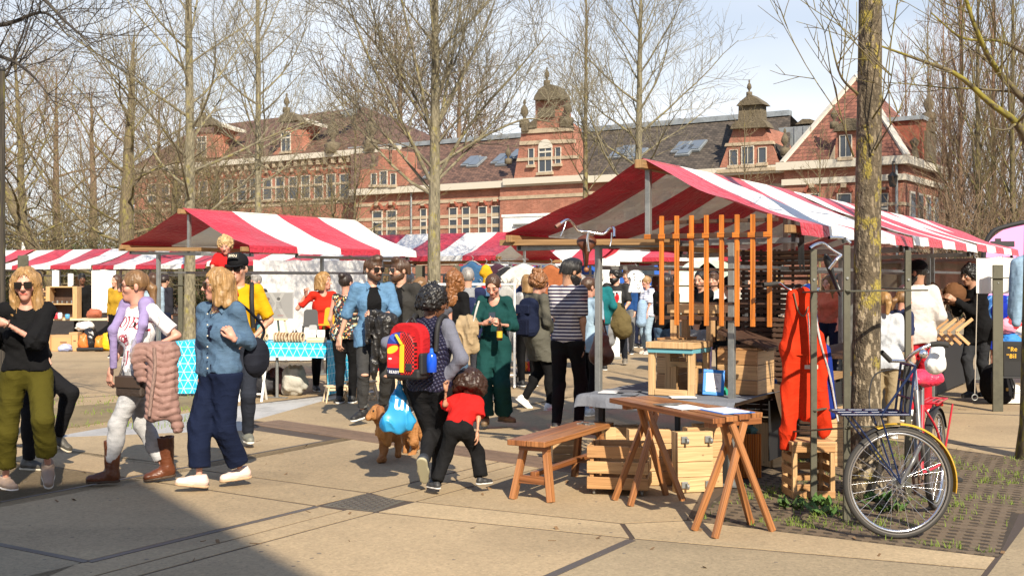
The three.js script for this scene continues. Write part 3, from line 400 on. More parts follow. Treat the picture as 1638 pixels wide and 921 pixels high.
tree('small sapling in front of the shoulder gable','saplings along the facade',1190,46,{H:8.4,r:.05,clear:3,limbs:18,spread:2,seed:61,mat:BK.olive,dens:[3,3,3],whole:1,a0:.8});
tree('small sapling in front of the corner pavilion','saplings along the facade',1312,46,{H:7.6,r:.05,clear:3,limbs:18,spread:2,seed:62,mat:BK.olive,dens:[3,3,3],whole:1,a0:.8});
tree('small sapling in front of the left wing beside the young plane tree','saplings along the facade',568,47,{H:9,r:.07,clear:2.6,limbs:26,spread:3.2,seed:63,mat:BK.olive,dens:[2.6,3,3],whole:1});
tree('tall bare tree behind the hipped roof of the left wing','trees behind the brick building',640,115,{H:26,r:.5,clear:9,limbs:36,spread:10,seed:71,mat:BK.brown,dens:[1.3,1.5,1.6],whole:1,a0:1.15,rmin:.03});
tree('bare tree showing over the roof left of the Dutch gable','trees behind the brick building',735,110,{H:22,r:.45,clear:9,limbs:30,spread:8,seed:72,mat:BK.brown,dens:[1.3,1.5,1.6],whole:1,rmin:.03});
// gnarled old trees on the left
[[195,36,11,.32,5.6,81,'thick old tree with mossy limbs at the left end of the brick wing',[.5,0],'olive'],[118,40,10,.3,5.5,82,'leaning old tree behind the far left stalls',[-4.4,0],'olive'],[45,44,12.5,.22,5.5,83,'old tree behind the woman in black at the left edge',[-.5,0],'olive'],[262,44,9.5,.2,4.6,84,'low spreading tree beside the left brick wing',[.6,0],'olive'],[345,43,7.5,.16,4.6,85,'low spreading tree in front of the left wing windows',[0,0],'olive'],[-40,50,14,.3,6,86,'tall tree leaning into the picture from the left edge',[1,0],'brown'],[150,60,13.5,.3,6.5,87,'tall bare tree far behind the left stalls',[0,0],'brown'],[255,70,15,.3,7,88,'tall pale tree behind the old mossy tree',[0,0],'brown'],[300,40,6.8,.13,4,92,'low bushy tree right behind the slim plane tree',[.2,0],'olive'],[535,47,7,.12,3.8,93,'low bushy tree in front of the right end of the left wing',[-.2,0],'olive'],[470,52,7.5,.14,4.2,89,'low bushy tree under the cornice of the left wing',[.2,0],'olive'],[90,62,15,.28,7,90,'tall thin tree far left behind the stalls',[0,0],'brown']].forEach(([px,d,H,r,sp,seed,lab,lean,m])=>tree(lab,'old trees at the left',px,d,{H:H*.86,r,clear:H*.14,limbs:26,spread:sp*.9,seed,lean,mat:BK[m],whole:1,a0:1.35,a1:.5,up:.03,wob:.5,fork:.85,dens:H<10?[3,4.6,2.5]:[2.2,3.4,2.5],lr:.0105,crook:2.5,rmin:d*.00014}));
// dark branches that hang in from a tree left of the picture
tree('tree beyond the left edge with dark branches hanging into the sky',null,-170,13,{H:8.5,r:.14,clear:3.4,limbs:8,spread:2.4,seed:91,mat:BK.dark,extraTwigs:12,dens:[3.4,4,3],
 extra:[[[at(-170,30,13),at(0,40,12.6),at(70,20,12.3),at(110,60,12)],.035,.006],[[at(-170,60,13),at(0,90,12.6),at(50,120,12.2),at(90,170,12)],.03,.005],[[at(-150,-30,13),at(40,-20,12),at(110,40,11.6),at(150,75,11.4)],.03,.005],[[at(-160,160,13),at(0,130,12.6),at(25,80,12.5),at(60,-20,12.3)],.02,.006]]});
// tree at the right edge, mossy limbs reaching left
tree('mossy tree at the right edge with limbs reaching left',null,1652,10.5,{H:8,r:.1,tp:.4,clear:4,limbs:8,spread:2.2,seed:95,mat:BK.mossy,dens:[3,4,3],extraTwigs:9,
 extra:[[[at(1650,240,10.5),at(1625,195,10.3),at(1585,165,10.1),at(1530,118,9.9),at(1478,98,9.8),at(1400,70,9.6)],.04,.008],[[at(1650,170,10.5),at(1620,140,10.4),at(1588,100,10.2),at(1560,40,10),at(1535,-40,9.9)],.035,.014],[[at(1650,90,10.5),at(1600,65,10.2),at(1540,60,10),at(1490,20,9.9)],.02,.006]]});
// thicket of upright reddish trees at the right
[[1452,84,19,101,'red'],[1484,80,21,102,'olive'],[1512,76,21,103,'red'],[1535,50,17,104,'red'],[1563,47,16,105,'olive'],[1592,50,16,106,'red'],[1622,46,15,107,'olive'],[1655,50,15,108,'red'],[1520,60,13,109,'brown'],[1605,58,13,110,'brown'],[1690,48,15,111,'red']].forEach(([px,d,H,seed,m],i)=>tree('bare upright ' +['reddish tree rooted right behind the corner of the pavilion','olive tree half in front of the pavilion side wall','tall reddish tree above the end of the right stalls roofs','tallest reddish tree left of the pink flag','olive tree rising directly behind the tip of the pink flag','reddish tree framed between the two mossy limbs at the right edge','olive tree right behind the mossy trunk at the right edge','reddish tree cut by the right edge of the picture','low brown tree in the gap behind the second roof of the right row','low brown tree behind the pink flag pole','reddish tree just outside the right edge'][i],'upright trees right of the pavilion',px,d,{H,r:.15,clear:.8,limbs:32,spread:4.6,seed,mat:BK[m],whole:1,a0:.5,a1:.22,up:.06,fork:.5,wob:.22,dens:[2.3,3.8,2],lr:.0115,sides:6,rmin:d*.00014}));
{
 const R=rngOf(7);const brush=(x0,x1,d0,d1,h,n,mat,lab,leaf)=>{const tb=new TB(),lf=[];for(let k=0;k<n;k++){const p=at(x0 +(x1 - x0)*R(),HY,d0 +(d1 - d0)*R()).setY(0),H=h*(.5 + .6*R());let a=R()*6.28;grow(tb,p,V(Math.cos(a)*.35,1,Math.sin(a)*.35).normalize(),H,.035,2,{lev:3,dens:[3,3.2,3],wob:.5,up:.02,fork:.7,rmin:.012},R);}
 const m=mesh('brushwood',tb.geo(),mat);tag(m,lab,'brushwood',null,'stuff');
 if(leaf){const pos=[];for(let k=0;k<leaf;k++){const p=at(x0 +(x1 - x0)*R(),HY,d0 +(d1 - d0)*R()),hh=h*.8*(.4 + .6*noise(p.x*.35,p.z*.35));p.y=hh*Math.pow(R(),.6);const a=V(R()- .5,R()- .5,R()- .5).normalize().multiplyScalar(.16),b=V(R()- .5,R()- .5,R()- .5).normalize().multiplyScalar(.1);pos.push(...p.clone().add(a),...p.clone().add(b),...p.clone().sub(a));}const g=new THREE.BufferGeometry();g.setAttribute('position',new THREE.Float32BufferAttribute(pos,3));g.computeVertexNormals();tag(mesh('ivy',g,std([.075,.09,.03],.7)),lab.replace('brushwood','ivy and leaves'),'ivy',null,'stuff');}};
 brush(-150,420,46,58,4.6,420,BK.olive,'tangled olive brushwood low behind the left stalls',14000);brush(420,640,50,56,3.4,120,BK.olive,'thin brushwood at the foot of the left brick wing',1500);brush(1525,1760,43,58,5,300,BK.brown,'tangled brown brushwood low behind the right stalls',9000);brush(-500,-150,30,60,5,120,BK.olive,'brushwood beyond the left edge',3000);
}
// ================================================================ THE MARKET STALLS
const TA=Math.atan2(1120,1850);
const canvasTex=T.rough;
const RED=std([.55,.022,.045],.62,{bumpMap:T.rough,bumpScale:.006}),WHITE=std([.83,.82,.8],.65,{bumpMap:T.rough,bumpScale:.006});
T.fade=tex(256,256,2.6,(u,v)=>{const k=.8 + .26*wnoise(u*4,v*4,4)+ .1*wnoise(u*17,v*9,153)- .12*Math.pow(wnoise(u*30,v*7,210),4);return[k,k,k];});
const clothRW=(rgb)=>{const m=new THREE.MeshPhysicalMaterial({roughness:.6,side:THREE.DoubleSide,transmission:.2,thickness:0,bumpMap:T.wrinkle,bumpScale:.011,map:T.fade});m.color.setRGB(...rgb);return m;};
const CR=clothRW([.5,.022,.045]),CW=clothRW([.82,.81,.78]);
function stall(label,O,turn,o,group){
 const{w=2.5,L=3.8,eL=2.1,eR=2.1,rh=2.62,n=4,ph=0,ov=0,seed=1}=o,t=thing('market_stall',label,'market stall',O.clone().setY(0),turn,group);
 const sag=(s,z)=>-.055*Math.sin(Math.PI*s)- .025*Math.sin(Math.PI*s)*Math.cos(z*3.3 + seed)+ .05*Math.sin(Math.PI*s)*(noise(s*3,z*2.4,seed)- .5)+ .014*(1 - Math.abs(2*noise(s*2.5 + z*.8,z*7,seed)- 1))*Math.sin(Math.PI*s),zz=(i)=>ov -(L + 2*ov)*i / n,red=[],white=[],vr=[],vw=[];
 for(let i=0;i<n;i++){const dst=(i + ph)% 2?white:red,dv=(i + ph)% 2?vw:vr,K=9,S=16;
 for(const side of[0,1]){const pt=(s,z)=>{const x=side?w / 2 +(w / 2 + .02)*s:w / 2 -(w / 2 + .02)*s,e=side?eR:eL;return V(x,rh +(e - rh)*s + sag(s,z),z);};
 const pos=[],idx=[];for(let a=0;a<=K;a++)for(let b=0;b<=S;b++)pos.push(...pt(b / S,zz(i)+(zz(i + 1)- zz(i))*a / K));for(let a=0;a<K;a++)for(let b=0;b<S;b++){const p=a*(S + 1)+ b;side?idx.push(p,p + 1,p + S + 1,p + 1,p + S + 2,p + S + 1):idx.push(p,p + S + 1,p + 1,p + 1,p + S + 1,p + S + 2);}
 const g=new THREE.BufferGeometry();g.setAttribute('position',new THREE.Float32BufferAttribute(pos,3));g.setIndex(idx);g.computeVertexNormals();dst.push(boxUV(g,'z'));
 const x=side?w + .035:-.035,e=side?eR:eL,q=(a)=>zz(i)+(zz(i + 1)- zz(i))*a;dv.push(quads([0,1,2].map((k)=>[V(x -(side?.015:-.015),e,q(k / 3)),V(x -(side?.015:-.015),e,q((k + 1)/ 3)),V(x,e - .095 - .008*Math.sin(k*2 + i),q((k + 1)/ 3)),V(x,e - .095,q(k / 3))])));}}
 mesh('red_canopy',merge(red),CR,t);mesh('white_canopy',merge(white),CW,t);for(const v of vr)mesh('red_valance',v,CR,t);for(const v of vw)mesh('white_valance',v,CW,t);
 const beamZ=[.06,-L - .06];mesh('ridge_beam',box(.07,.07,L + .14,w / 2,rh - .05,-L / 2),M.beam,t);mesh('eave_beam',box(.06,.06,L + .14,.05,eL - .05,-L / 2),M.beam,t);mesh('eave_beam',box(.06,.06,L + .14,w - .05,eR - .05,-L / 2),M.beam,t);
 const p0=o.p0??.72,p1=o.p1??w - .6;
 for(const z of[-.12,-L + .12]){const yb=(x)=>eL +(eR - eL)*x / w - .13;
 mesh('cross_bar',bar(V(.03,yb(0),z),V(w - .03,yb(w),z),.045,.045),M.steel,t);mesh('king_post',bar(V(w / 2,yb(w / 2),z),V(w / 2,rh - .08,z),.045,.045),M.steel,t);
 for(const x of[p0,p1]){mesh('post',bar(V(x,.02,z),V(x,yb(x),z),.05,.05),M.steel,t);mesh('foot',box(.16,.02,.16,x,.012,z),M.steel,t);}
 for(const x of[.06,w - .06])mesh('clamp',box(.035,.13,.05,x,yb(x)+ .05,z),M.iron,t);}
 for(const x of[p0,p1])mesh('side_rail',bar(V(x,1.72,-.12),V(x,1.72,-L + .12),.035,.035),M.steel,t);
 if(o.gable)mesh('wooden_arm',bar(V(-.08,eL - .08,-.03),V(w*.62,eL - .1,-.03),.07,.05),M.beam,t);
 return t;
}
const thA=-TA,thB=Math.PI / 2 - TA,dirA=V(Math.sin(TA),0,-Math.cos(TA)),dirB=V(-Math.cos(TA),0,-Math.sin(TA));
const local=(O,th)=>(x,y,z)=>V(x,y,z).applyAxisAngle(V(0,1,0),th).add(O.clone().setY(0));
const S1=at(812,HY,10).setY(0),S2=at(195,HY,16.8).setY(0),s1=local(S1,thA),s2=local(S2,thA);
['nearest stall of the right row, with saddle on its post and slatted rack','second stall of the right row, seen behind the near tree trunk','third stall of the right row, with framed wood and a white curtain'].forEach((l,i)=>stall(l,S1.clone().addScaledVector(dirA,i*3.82),thA,{w:2.55,eL:2.02 + .0*i,eR:2.05 + .02*i,rh:2.6 - .01*i,n:5,ph:i,seed:i + 1,p0:.82,p1:1.99,gable:!i},'stalls of the right row'));
stall('stall on the left with the toddler in front of its red gable',S2,thA,{w:2.48,eL:2.14,eR:2.08,rh:2.62,n:4,seed:5,gable:1,p0:.62});
const S3=at(794,HY,22).setY(0),S5=at(956,HY,26.5).setY(0),S6=at(1215,HY,25).setY(0),STALLB='background stalls with striped roofs';
['striped stall behind the plane tree trunk, its gable above the hanging clothes','striped stall behind the white curtain and the woman in red','striped stall mostly hidden behind the toddler on shoulders','striped stall between the slim tree and the woman in boots','striped stall with cabinet and cardboard boxes at the left','striped stall cut by the left edge of the picture'].forEach((l,i)=>stall(l,S3.clone().addScaledVector(dirB,i*3.85),thB,{n:5,ph:i % 2,seed:10 + i,eL:[2.08,2.02,1.96,1.97,1.97,1.97][i],eR:2.05,rh:[2.58,2.5,2.4,2.4,2.42,2.42][i]},STALLB));
stall('striped stall behind the bearded man in the black printed tee',S5,thB,{n:5,seed:31,eL:2.06},STALLB);stall('striped stall seen through the slatted rack',S6,thB,{n:5,seed:32,eL:2.12,L:4.6},STALLB);stall('striped stall in the far background right of the bearded man',at(1060,HY,29).setY(0),thB,{n:5,seed:33,eL:2.08},STALLB);

{
 const sB=(i)=>local(S3.clone().addScaledVector(dirB,i*3.85),thB),R=rngOf(19),nm=['behind the toddler','behind the slim plane tree','behind the woman in boots','at the left edge behind the woman in black'];
[2,3,5].forEach((i,n)=>{const f=sB(i),t=thing('stall_counter',`dark skirted counter with jumbled goods ${nm[n === 2 ? 3 : n]}`,'counter',f(.9,0,-1.9),thB);mesh('board',box(1,.04,3.5,.3,.78,0),M.darkwood,t);mesh('skirt',[box(.02,.7,3.5,-.2,.4,0)],std([.04,.035,.035],.8),t);const gs=[[],[],[],[]];for(let k=0;k<46;k++)gs[k % 4].push(box(.08 + .14*R(),.06 + .22*R()*R(),.08 + .14*R(),-.1 + .8*R(),.88,-1.6 + 3.2*R(),{ry:R()*3}));gs.forEach((g,k)=>mesh('goods',merge(g),std([[.35,.2,.1],[.08,.07,.07],[.5,.46,.4],[.22,.06,.05]][k],.6),t).userData.kind='stuff');});
}
// ================================================================ FURNITURE AND GOODS
let sackOf;
const onPlane=(O,th,z0)=>(px,py)=>{const n=V(0,0,1).applyAxisAngle(V(0,1,0),th),P=O.clone().setY(0).addScaledVector(n,z0),d=V(px - CX,HY - py,-FOC),e=V(0,EYE,0),t=n.dot(P.clone().sub(e))/ n.dot(d),q=e.addScaledVector(d,t);return q.sub(O.clone().setY(0)).applyAxisAngle(V(0,1,0),-th);};
const atY=(px,py,y)=>{const d=(EYE - y)*FOC /(py - HY);return at(px,py,d);};
const rel=(o,p)=>p.clone().sub(o.position);
// ---- bench with plank top and splayed legs
{
 const c0=atY(843,709,.43),c1=atY(953,678,.43),dir=c1.clone().sub(c0).setY(0),L=dir.length()+ .04,turn=Math.atan2(dir.x,dir.z),t=thing('bench','low varnished plank bench with splayed legs in front of the market stall','bench',c0.clone().lerp(c1,.5).setY(0),turn);
 for(const x of[-.078,.078])mesh('plank',box(.152,.042,L,x,.43,0,{c:.006}),x<0?M.oak:M.oak2,t);
 for(const s of[-1,1]){for(const x of[-1,1])mesh('leg',bar(V(x*.155,0,s*(L / 2 - .1)),V(x*.085,.41,s*(L / 2 - .16)),.062,.045,{side:V(0,0,1)}),M.oak,t);mesh('cross_rail',box(.25,.06,.035,0,.15,s*(L / 2 - .12)),M.oak2,t);mesh('cleat',box(.24,.05,.06,0,.385,s*(L / 2 - .15)),M.oak2,t);}
 mesh('stretcher',box(.05,.035,L - .24,0,.19,0),M.oak2,t);
 const m=mesh('cutlery',[...Array(6)].map((_,i)=>box(.02,.006,.1,-.05 + i*.02,.455,.42 + .02*(i % 3),{ry:i*1.3,plain:1})),M.steel,t);m.userData.kind='stuff';
}
// ---- trestle table
{
 const a=atY(975,637,.75),b=atY(1040,633,.75),c=atY(1222,659,.75),d=atY(1140,671,.75),o=a.clone().add(c).multiplyScalar(.5).setY(0),t=thing('trestle_table','brown wooden trestle table with crossed legs and papers lying on top','table',o),K=(p)=>p.clone().sub(o);
 const A=K(a),B=K(b),C=K(c),D=K(d),n=4;
 for(let i=0;i<n;i++){const f=(u)=>[A.clone().lerp(B,u),D.clone().lerp(C,u)],[p0,p1]=f((i + .5)/ n),w=A.distanceTo(B)/ n - .002;mesh('plank',bar(p0.setY(.735),p1.setY(.735),w,.035,{side:B.clone().sub(A),c:.004}),i % 2?M.oak:M.oak2,t);}
 const ax=D.clone().sub(A).normalize(),cr=B.clone().sub(A).normalize();
 for(const[s,k]of[[0,1],[1,-1]]){const e=(s?D:A).clone().addScaledVector(ax,k*.14).addScaledVector(cr,.27);
 for(const q of[-.09,.09])for(const x of[-1,1])mesh('leg',bar(e.clone().addScaledVector(cr,x*.23).addScaledVector(ax,q*1.35 + x*.012).setY(0),e.clone().addScaledVector(cr,-x*.06).addScaledVector(ax,q*.6 + x*.012).setY(.7),.045,.028,{side:cr}),M.oak,t);
 mesh('bearer',bar(e.clone().addScaledVector(cr,-.22).setY(.7),e.clone().addScaledVector(cr,.22).setY(.7),.05,.04),M.oak2,t);}
 const T0=(label,px,py,w,h,mat,extra)=>{const p=atY(px,py,.757),th=thing('paper',label,'paper',p,Math.atan2(ax.x,ax.z));mesh('sheet',box(w,.003,h,0,0,0,{plain:1}),mat,th);if(extra)mesh('border',box(w + .05,.004,h + .05,0,-.003,0,{plain:1}),extra,th);};
 const txt=print(128,180,(g,w,h)=>{g.fillStyle='#eee';g.fillRect(0,0,w,h);g.fillStyle='#777';for(let y=20;y<h - 12;y +=9)g.fillRect(14,y,60 +((y*37)% 40),3);});
 T0('plain white paper sheet lying mid-way on the trestle table',1095,651,.2,.26,M.paper);T0('white sheet in a blue folder lying on the right end of the trestle table',1160,656,.2,.28,M.paper,std([.03,.16,.5],.4));
 const k=thing('card_fan','small dark fan of cards on the trestle table','cards',atY(1068,647.5,.76));mesh('card',[...Array(7)].map((_,i)=>box(.03,.003,.1,-.06 + i*.022,.002 + i*.0012,0,{ry:.5 - i*.16,plain:1})),M.steel,k).userData.kind='stuff';
}
// ---- slatted crate, wheeled trays and boxes under the table
const casters=(t,list)=>{for(const[x,y,z]of list){const w=mesh('caster',[cyl(V(x - .008,y,z),V(x + .008,y,z),.022,.022,10),box(.03,.03,.022,x,y + .026,z)],M.steel,t);}};
{
 const p=gp(984,793),t=thing('slatted_crate','pine slatted crate on castors standing between bench and trestle table','crate',p.clone().add(V(.05,0,-.15)),-.2),w=.46,d=.34,h=.33,y0=.045;
 for(let i=0;i<3;i++){const y=y0 + .05 + i*.117;for(const s of[-1,1])mesh('slat',box(w,.09,.016,0,y,s*d / 2),[M.pine3,M.pine,M.pine3][i],t);for(const s of[-1,1])mesh('slat',box(.016,.09,d - .02,s*(w / 2 - .01),y,0),M.pine,t);}
 for(const x of[-1,1])for(const z of[-1,1])mesh('corner_post',box(.03,h,.03,x*(w / 2 - .035),y0 + h / 2,z*(d / 2 - .026)),M.pine3,t);mesh('bottom',box(w - .03,.015,d - .03,0,y0 + .012,0),M.pine2,t);casters(t,[[-.18,.022,.12],[.18,.022,.12],[.18,.022,-.12]]);
}
function tray(label,p,turn,tilt,w,h,d,mat,wheels){
 const t=thing('plank_tray',label,'tray',p,turn);t.rotation.x=tilt;const n=4;
 for(let i=0;i<n;i++)mesh('plank',box(w,h / n - .003,.018,0,h*(i + .5)/ n,d / 2),mat,t);
 for(const s of[-1,1])mesh('side',box(.018,h,d - .02,s*(w / 2 - .01),h / 2,-.005),M.pine2,t);mesh('top_edge',box(w - .04,.018,d - .02,0,h - .012,-.005),M.pine2,t);mesh('bottom_edge',box(w - .04,.018,d - .02,0,.012,-.005),M.pine3,t);
 if(wheels)for(const x of[-1,1])for(const y of[.06,h - .06])mesh('caster',[cyl(V(x*(w / 2 - .05),y - .01,d / 2 + .045),V(x*(w / 2 - .05)+ .018,y - .01,d / 2 + .045),.024,.024,10),box(.05,.05,.02,x*(w / 2 - .05),y,d / 2 + .018)],M.steel,t);
}
tray('front wheeled pine tray standing on edge, castors facing out',gp(1108,786),.32,-.06,.3,.46,.1,M.pine2,1);tray('second pine tray leaning right behind the wheeled one',gp(1124,779),.3,-.06,.3,.47,.09,M.pine,0);tray('third pine tray at the back of the leaning stack',gp(1138,774),.28,-.05,.3,.48,.09,M.pine2,0);
tray('pine panel box left of the wheeled tray, behind the trestle legs',gp(1038,775),.1,-.05,.34,.44,.12,M.pine,0);tray('pine box with open top behind the slatted crate',gp(995,762),.05,0,.3,.42,.2,M.pine2,0);tray('narrow pine box beside the bench leg',gp(905,737),.1,0,.26,.3,.18,M.pine,0);
{
 const t=thing('reeded_box','orange box of upright reeded strips under the right end of the trestle table','box',gp(1192,764).add(V(0,0,-.1)),.12);for(let i=0;i<12;i++)mesh('strip',box(.017,.36,.02,-.11 + i*.02,.18,.12,{c:.006}),M.slat,t);mesh('side',[box(.02,.36,.22,-.115,.18,0),box(.02,.36,.22,.115,.18,0)],M.oak,t).userData.kind='stuff';mesh('bottom',box(.22,.3,.2,0,.16,0),M.oak2,t);
 const r=rngOf(3);[[-.06,'crumpled grey green cloth in the reeded box'],[.05,'crumpled teal cloth in the reeded box']].forEach(([x,l],i)=>{const g=new THREE.IcosahedronGeometry(.07,3),P=g.attributes.position;for(let k=0;k<P.count;k++){const f=.7 + .6*noise(P.getX(k)*28 + i*9,P.getY(k)*28,P.getZ(k)*28);P.setXYZ(k,P.getX(k)*f,P.getY(k)*f*.6,P.getZ(k)*f);}g.computeVertexNormals();const c=thing('cloth_bundle',l,'cloth',t.position.clone().add(V(x,.38,.02)));mesh('cloth',g,cloth(i?[.12,.22,.2]:[.3,.32,.24]),c);});
 function crate(label,p,turn,w,h,d,slats){const c=thing('open_crate',label,'crate',p,turn);for(const x of[-1,1])for(const z of[-1,1])mesh('post',box(.035,h,.035,x*(w / 2 - .018),h / 2,z*(d / 2 - .018)),M.pine,c);for(let i=0;i<slats;i++){const y=.03 +(h - .06)*i /(slats - 1);for(const z of[-1,1])if(z<0||i===0||i===slats - 1)mesh('slat',box(w,.055,.014,0,y,z*d / 2),M.pine3,c);for(const x of[-1,1])mesh('slat',box(.014,.055,d - .04,x*(w / 2 - .002),y,0),M.pine3,c);}mesh('top',box(w + .02,.022,d + .02,0,h + .01,0),M.pine,c);return c;}
 crate('upright slatted crate under the orange hooded sweater',gp(1300,797).add(V(0,0,-.12)),.06,.32,.4,.28,5);
 tray('pine box standing right of the reeded box, seen from its end',gp(1229,744),.5,0,.13,.38,.26,M.pine2,0);tray('tall pine box behind the near tree guard',gp(1340,742),.1,0,.3,.5,.26,M.pine,0);
}
// ---- first stall: counter under grey felt, goods on it
{
 const t=thing('stall_counter','market counter with grey felt cloth at its front end under the near stall','counter',S1.clone(),thA),y=.685;
 mesh('board',box(1.3,.03,3.6,1.42,y - .03,-1.7),M.beam,t);for(const z of[-.1,-1.7,-3.3])for(const x of[.86,1.95])mesh('leg',box(.045,y - .05,.045,x,(y - .05)/ 2,z),M.iron,t);
 const g=new THREE.PlaneGeometry(1.42,1.5,46,40).rotateX(-Math.PI / 2).translate(1.42,y,-.45),P=g.attributes.position;for(let i=0;i<P.count;i++){let x=P.getX(i),z=P.getZ(i),yy=P.getY(i)+ .006*noise(x*9,z*9,2);if(z>.2){const o=z - .2;yy -=o*.95;z=.2 + o*.25 + .02*Math.sin(x*19)*o*8;}if(x<.78){const o=.78 - x;yy -=o*1.5;x=.78 - o*.4;}P.setXYZ(i,x,yy,z);}g.computeVertexNormals();mesh('felt_cloth',boxUV(g,'z'),M.felt,t);
 mesh('dark_skirt',box(.01,.5,2.2,2.06,.36,-1.9),M.black,t);
 const pl=onPlane(S1,thA,-.05),W=(px,py)=>pl(px,py);const sx=(a,b)=>Math.abs(W(b,600).x - W(a,600).x);
 const st=thing('frame_stool','pine frame stool with a blue strip under its seat, standing on the counter','stool',s1(W(1077,620).x,y + .006,-.12),thA),q=(px,py)=>{const v=W(px,py);return[v.x - W(1077,620).x,v.y - y];};
 const w=sx(1041,1114),h=.43;for(const x of[-1,1]){mesh('leg',box(.052,h - .08,.04,x*(w / 2 - .026),(h - .08)/ 2,.1),M.pine2,st);mesh('leg',box(.05,h - .08,.04,x*(w / 2 - .03),(h - .08)/ 2,-.22),M.pine,st);}
 mesh('foot_rail',box(w - .11,.05,.035,0,.027,.1),M.pine2,st);mesh('middle_rail',box(w - .11,.05,.035,0,.23,-.2),M.pine,st);for(const x of[-.09,.09])mesh('brace',box(.05,.22,.04,x,.11,-.16),M.pine,st);mesh('blue_strip',box(w,.036,.39,0,h - .07,-.06),std([.13,.36,.42],.5),st);mesh('seat',box(w + .015,.05,.42,0,h - .025,-.06),M.pine2,st);
 const hi=thing('frame_stool','upper pine frame stool standing on the plank boxes behind the slatted rack','stool',s1(W(1079,600).x - .02,y + .42,-.6),thA);for(const x of[-1,1])for(const z of[-1,1])mesh('leg',box(.06,.24,.06,x*.16,.12,z*.12),M.pine,hi);mesh('seat',box(.42,.07,.34,0,.27,0),M.pine2,hi);mesh('apron',box(.3,.05,.03,0,.2,.1),M.pine,hi);
 function pbox(label,x,z,bw,bh,bd,n){const b=thing('plank_box',label,'box',s1(x,y + .005,z),thA);for(let i=0;i<n;i++){const yy=bh*(i + .5)/ n;mesh('plank',box(bw,bh / n - .004,.02,0,yy,bd / 2),i % 2?M.pine:M.pine3,b);for(const s of[-1,1])mesh('plank',box(.02,bh / n - .004,bd - .02,s*(bw / 2 - .01),yy,0),M.pine,b);}mesh('lid',box(bw,.02,bd,0,bh + .01,0),M.pine3,b);return b;}
 pbox('plank box left behind the frame stool',W(1030,600).x + .05,-.62,.2,.42,.4,3);const rb=pbox('plank box with a slanting dark lid right of the frame stool',W(1135,600).x + .1,-.62,.34,.36,.42,3);mesh('slanting_lid',box(.46,.03,.5,.05,.44,0,{rz:-.3}),M.darkwood,rb);
{
 const c=[[1137.6,590],[1169,590],[1156,631],[1125,628]],p=atY(1141,632,y + .01),m=thing('framed_menu','white text sheet in a bright blue frame leaning on the counter','menu',p,-.12);m.rotation.x=-.32;m.rotation.z=-.1;
 mesh('frame',[box(.17,.028,.014,0,.014,0),box(.17,.028,.014,0,.196,0),box(.026,.154,.014,-.072,.105,0),box(.026,.154,.014,.072,.105,0)],std([.015,.2,.62],.35),m);
 mesh('sheet',new THREE.PlaneGeometry(.118,.154).translate(0,.105,.002),std([1,1,1],.6,{map:print(128,168,(g,w2,h2)=>{g.fillStyle='#e6e6e8';g.fillRect(0,0,w2,h2);g.fillStyle='#8a8a92';for(let k=0;k<9;k++)g.fillRect(14,16 + k*11,100 -(k*29)% 34,3);g.fillStyle='#555';g.fillRect(70,134,34,8);})}),m);mesh('back',box(.12,.156,.006,0,.105,-.006),M.dark,m);
}
 const r=rngOf(14);[[.98,-.0,.2,.15,[.7,.7,.72],'white magazine on the felt near the front post'],[1.1,-.1,.22,.16,[.06,.06,.07],'dark magazine under the white magazine'],[1.2,.06,.18,.12,[.12,.13,.15],'black leaflet beside the magazines'],[1.66,.08,.2,.14,[.8,.8,.8],'white sheet on the felt right of the frame stool']].forEach(([x,z,a,b,c,l])=>{const m=thing('magazine',l,'magazine',s1(x,y + .012 + .004*r(),z),r()*3);mesh('pages',box(a,.006,b,0,0,0,{c:.001}),std(c,.3),m);});

[['green',[.25,.5,.05],1.93,-.62],['teal',[.02,.32,.2],1.86,-.38],['lime',[.42,.55,.06],1.97,-.8]].forEach(([n,c,x,z],i)=>{const m=thing('felt_flower',`${n} felt leaf ornament on the counter beside the hooded sweater`,'ornament',s1(x,y + .01,z)),ls=[];for(let k=0;k<6;k++){const g=new THREE.ConeGeometry(.035,.1,4).scale(1,1,.25).translate(0,.05,0).rotateZ(.8).rotateY(k*1.05 + i);ls.push(g);}mesh('leaf',merge(ls),std(c,.7),m).userData.kind='stuff';});
[[1.8,-1.0,[.5,.5,.52],'grey'],[1.9,-1.2,[.12,.2,.5],'blue'],[1.75,-1.5,[.75,.72,.7],'white'],[1.95,-1.65,[.4,.1,.08],'red'],[1.6,-1.3,[.2,.2,.2],'charcoal']].forEach(([x,z,c,n])=>{const m=thing('folded_cloth',`folded ${n} cloth in the row of goods on the near counter`,'cloth',s1(x,y,z),r()*2);for(let k=0;k<3;k++)mesh('layer',new RoundedBoxGeometry(.22 - k*.01,.024,.16,2,.011).translate(r()*.01,.014 + k*.025,0),cloth(c.map((v)=>v*(.8 + .3*r()))),m);});
{const g=new THREE.PlaneGeometry(.5,.8,20,26).rotateX(-Math.PI / 2),P2=g.attributes.position;for(let i=0;i<P2.count;i++){let x=P2.getX(i),yy=.02 + .03*noise(x*12,P2.getZ(i)*8,8);if(x>.08){yy -=(x - .08)*1.6;x=.08 +(x - .08)*.3 + .02*Math.sin(P2.getZ(i)*20)*(x - .08)*5;}P2.setXYZ(i,x,yy,P2.getZ(i));}g.computeVertexNormals();const m=thing('brown_cloth','brown cloth draped over the counter edge behind the orange sweater','cloth',s1(2.04,y,-1.15),thA);mesh('cloth',boxUV(g,'z'),cloth([.12,.075,.045],{bump:.004}),m);}

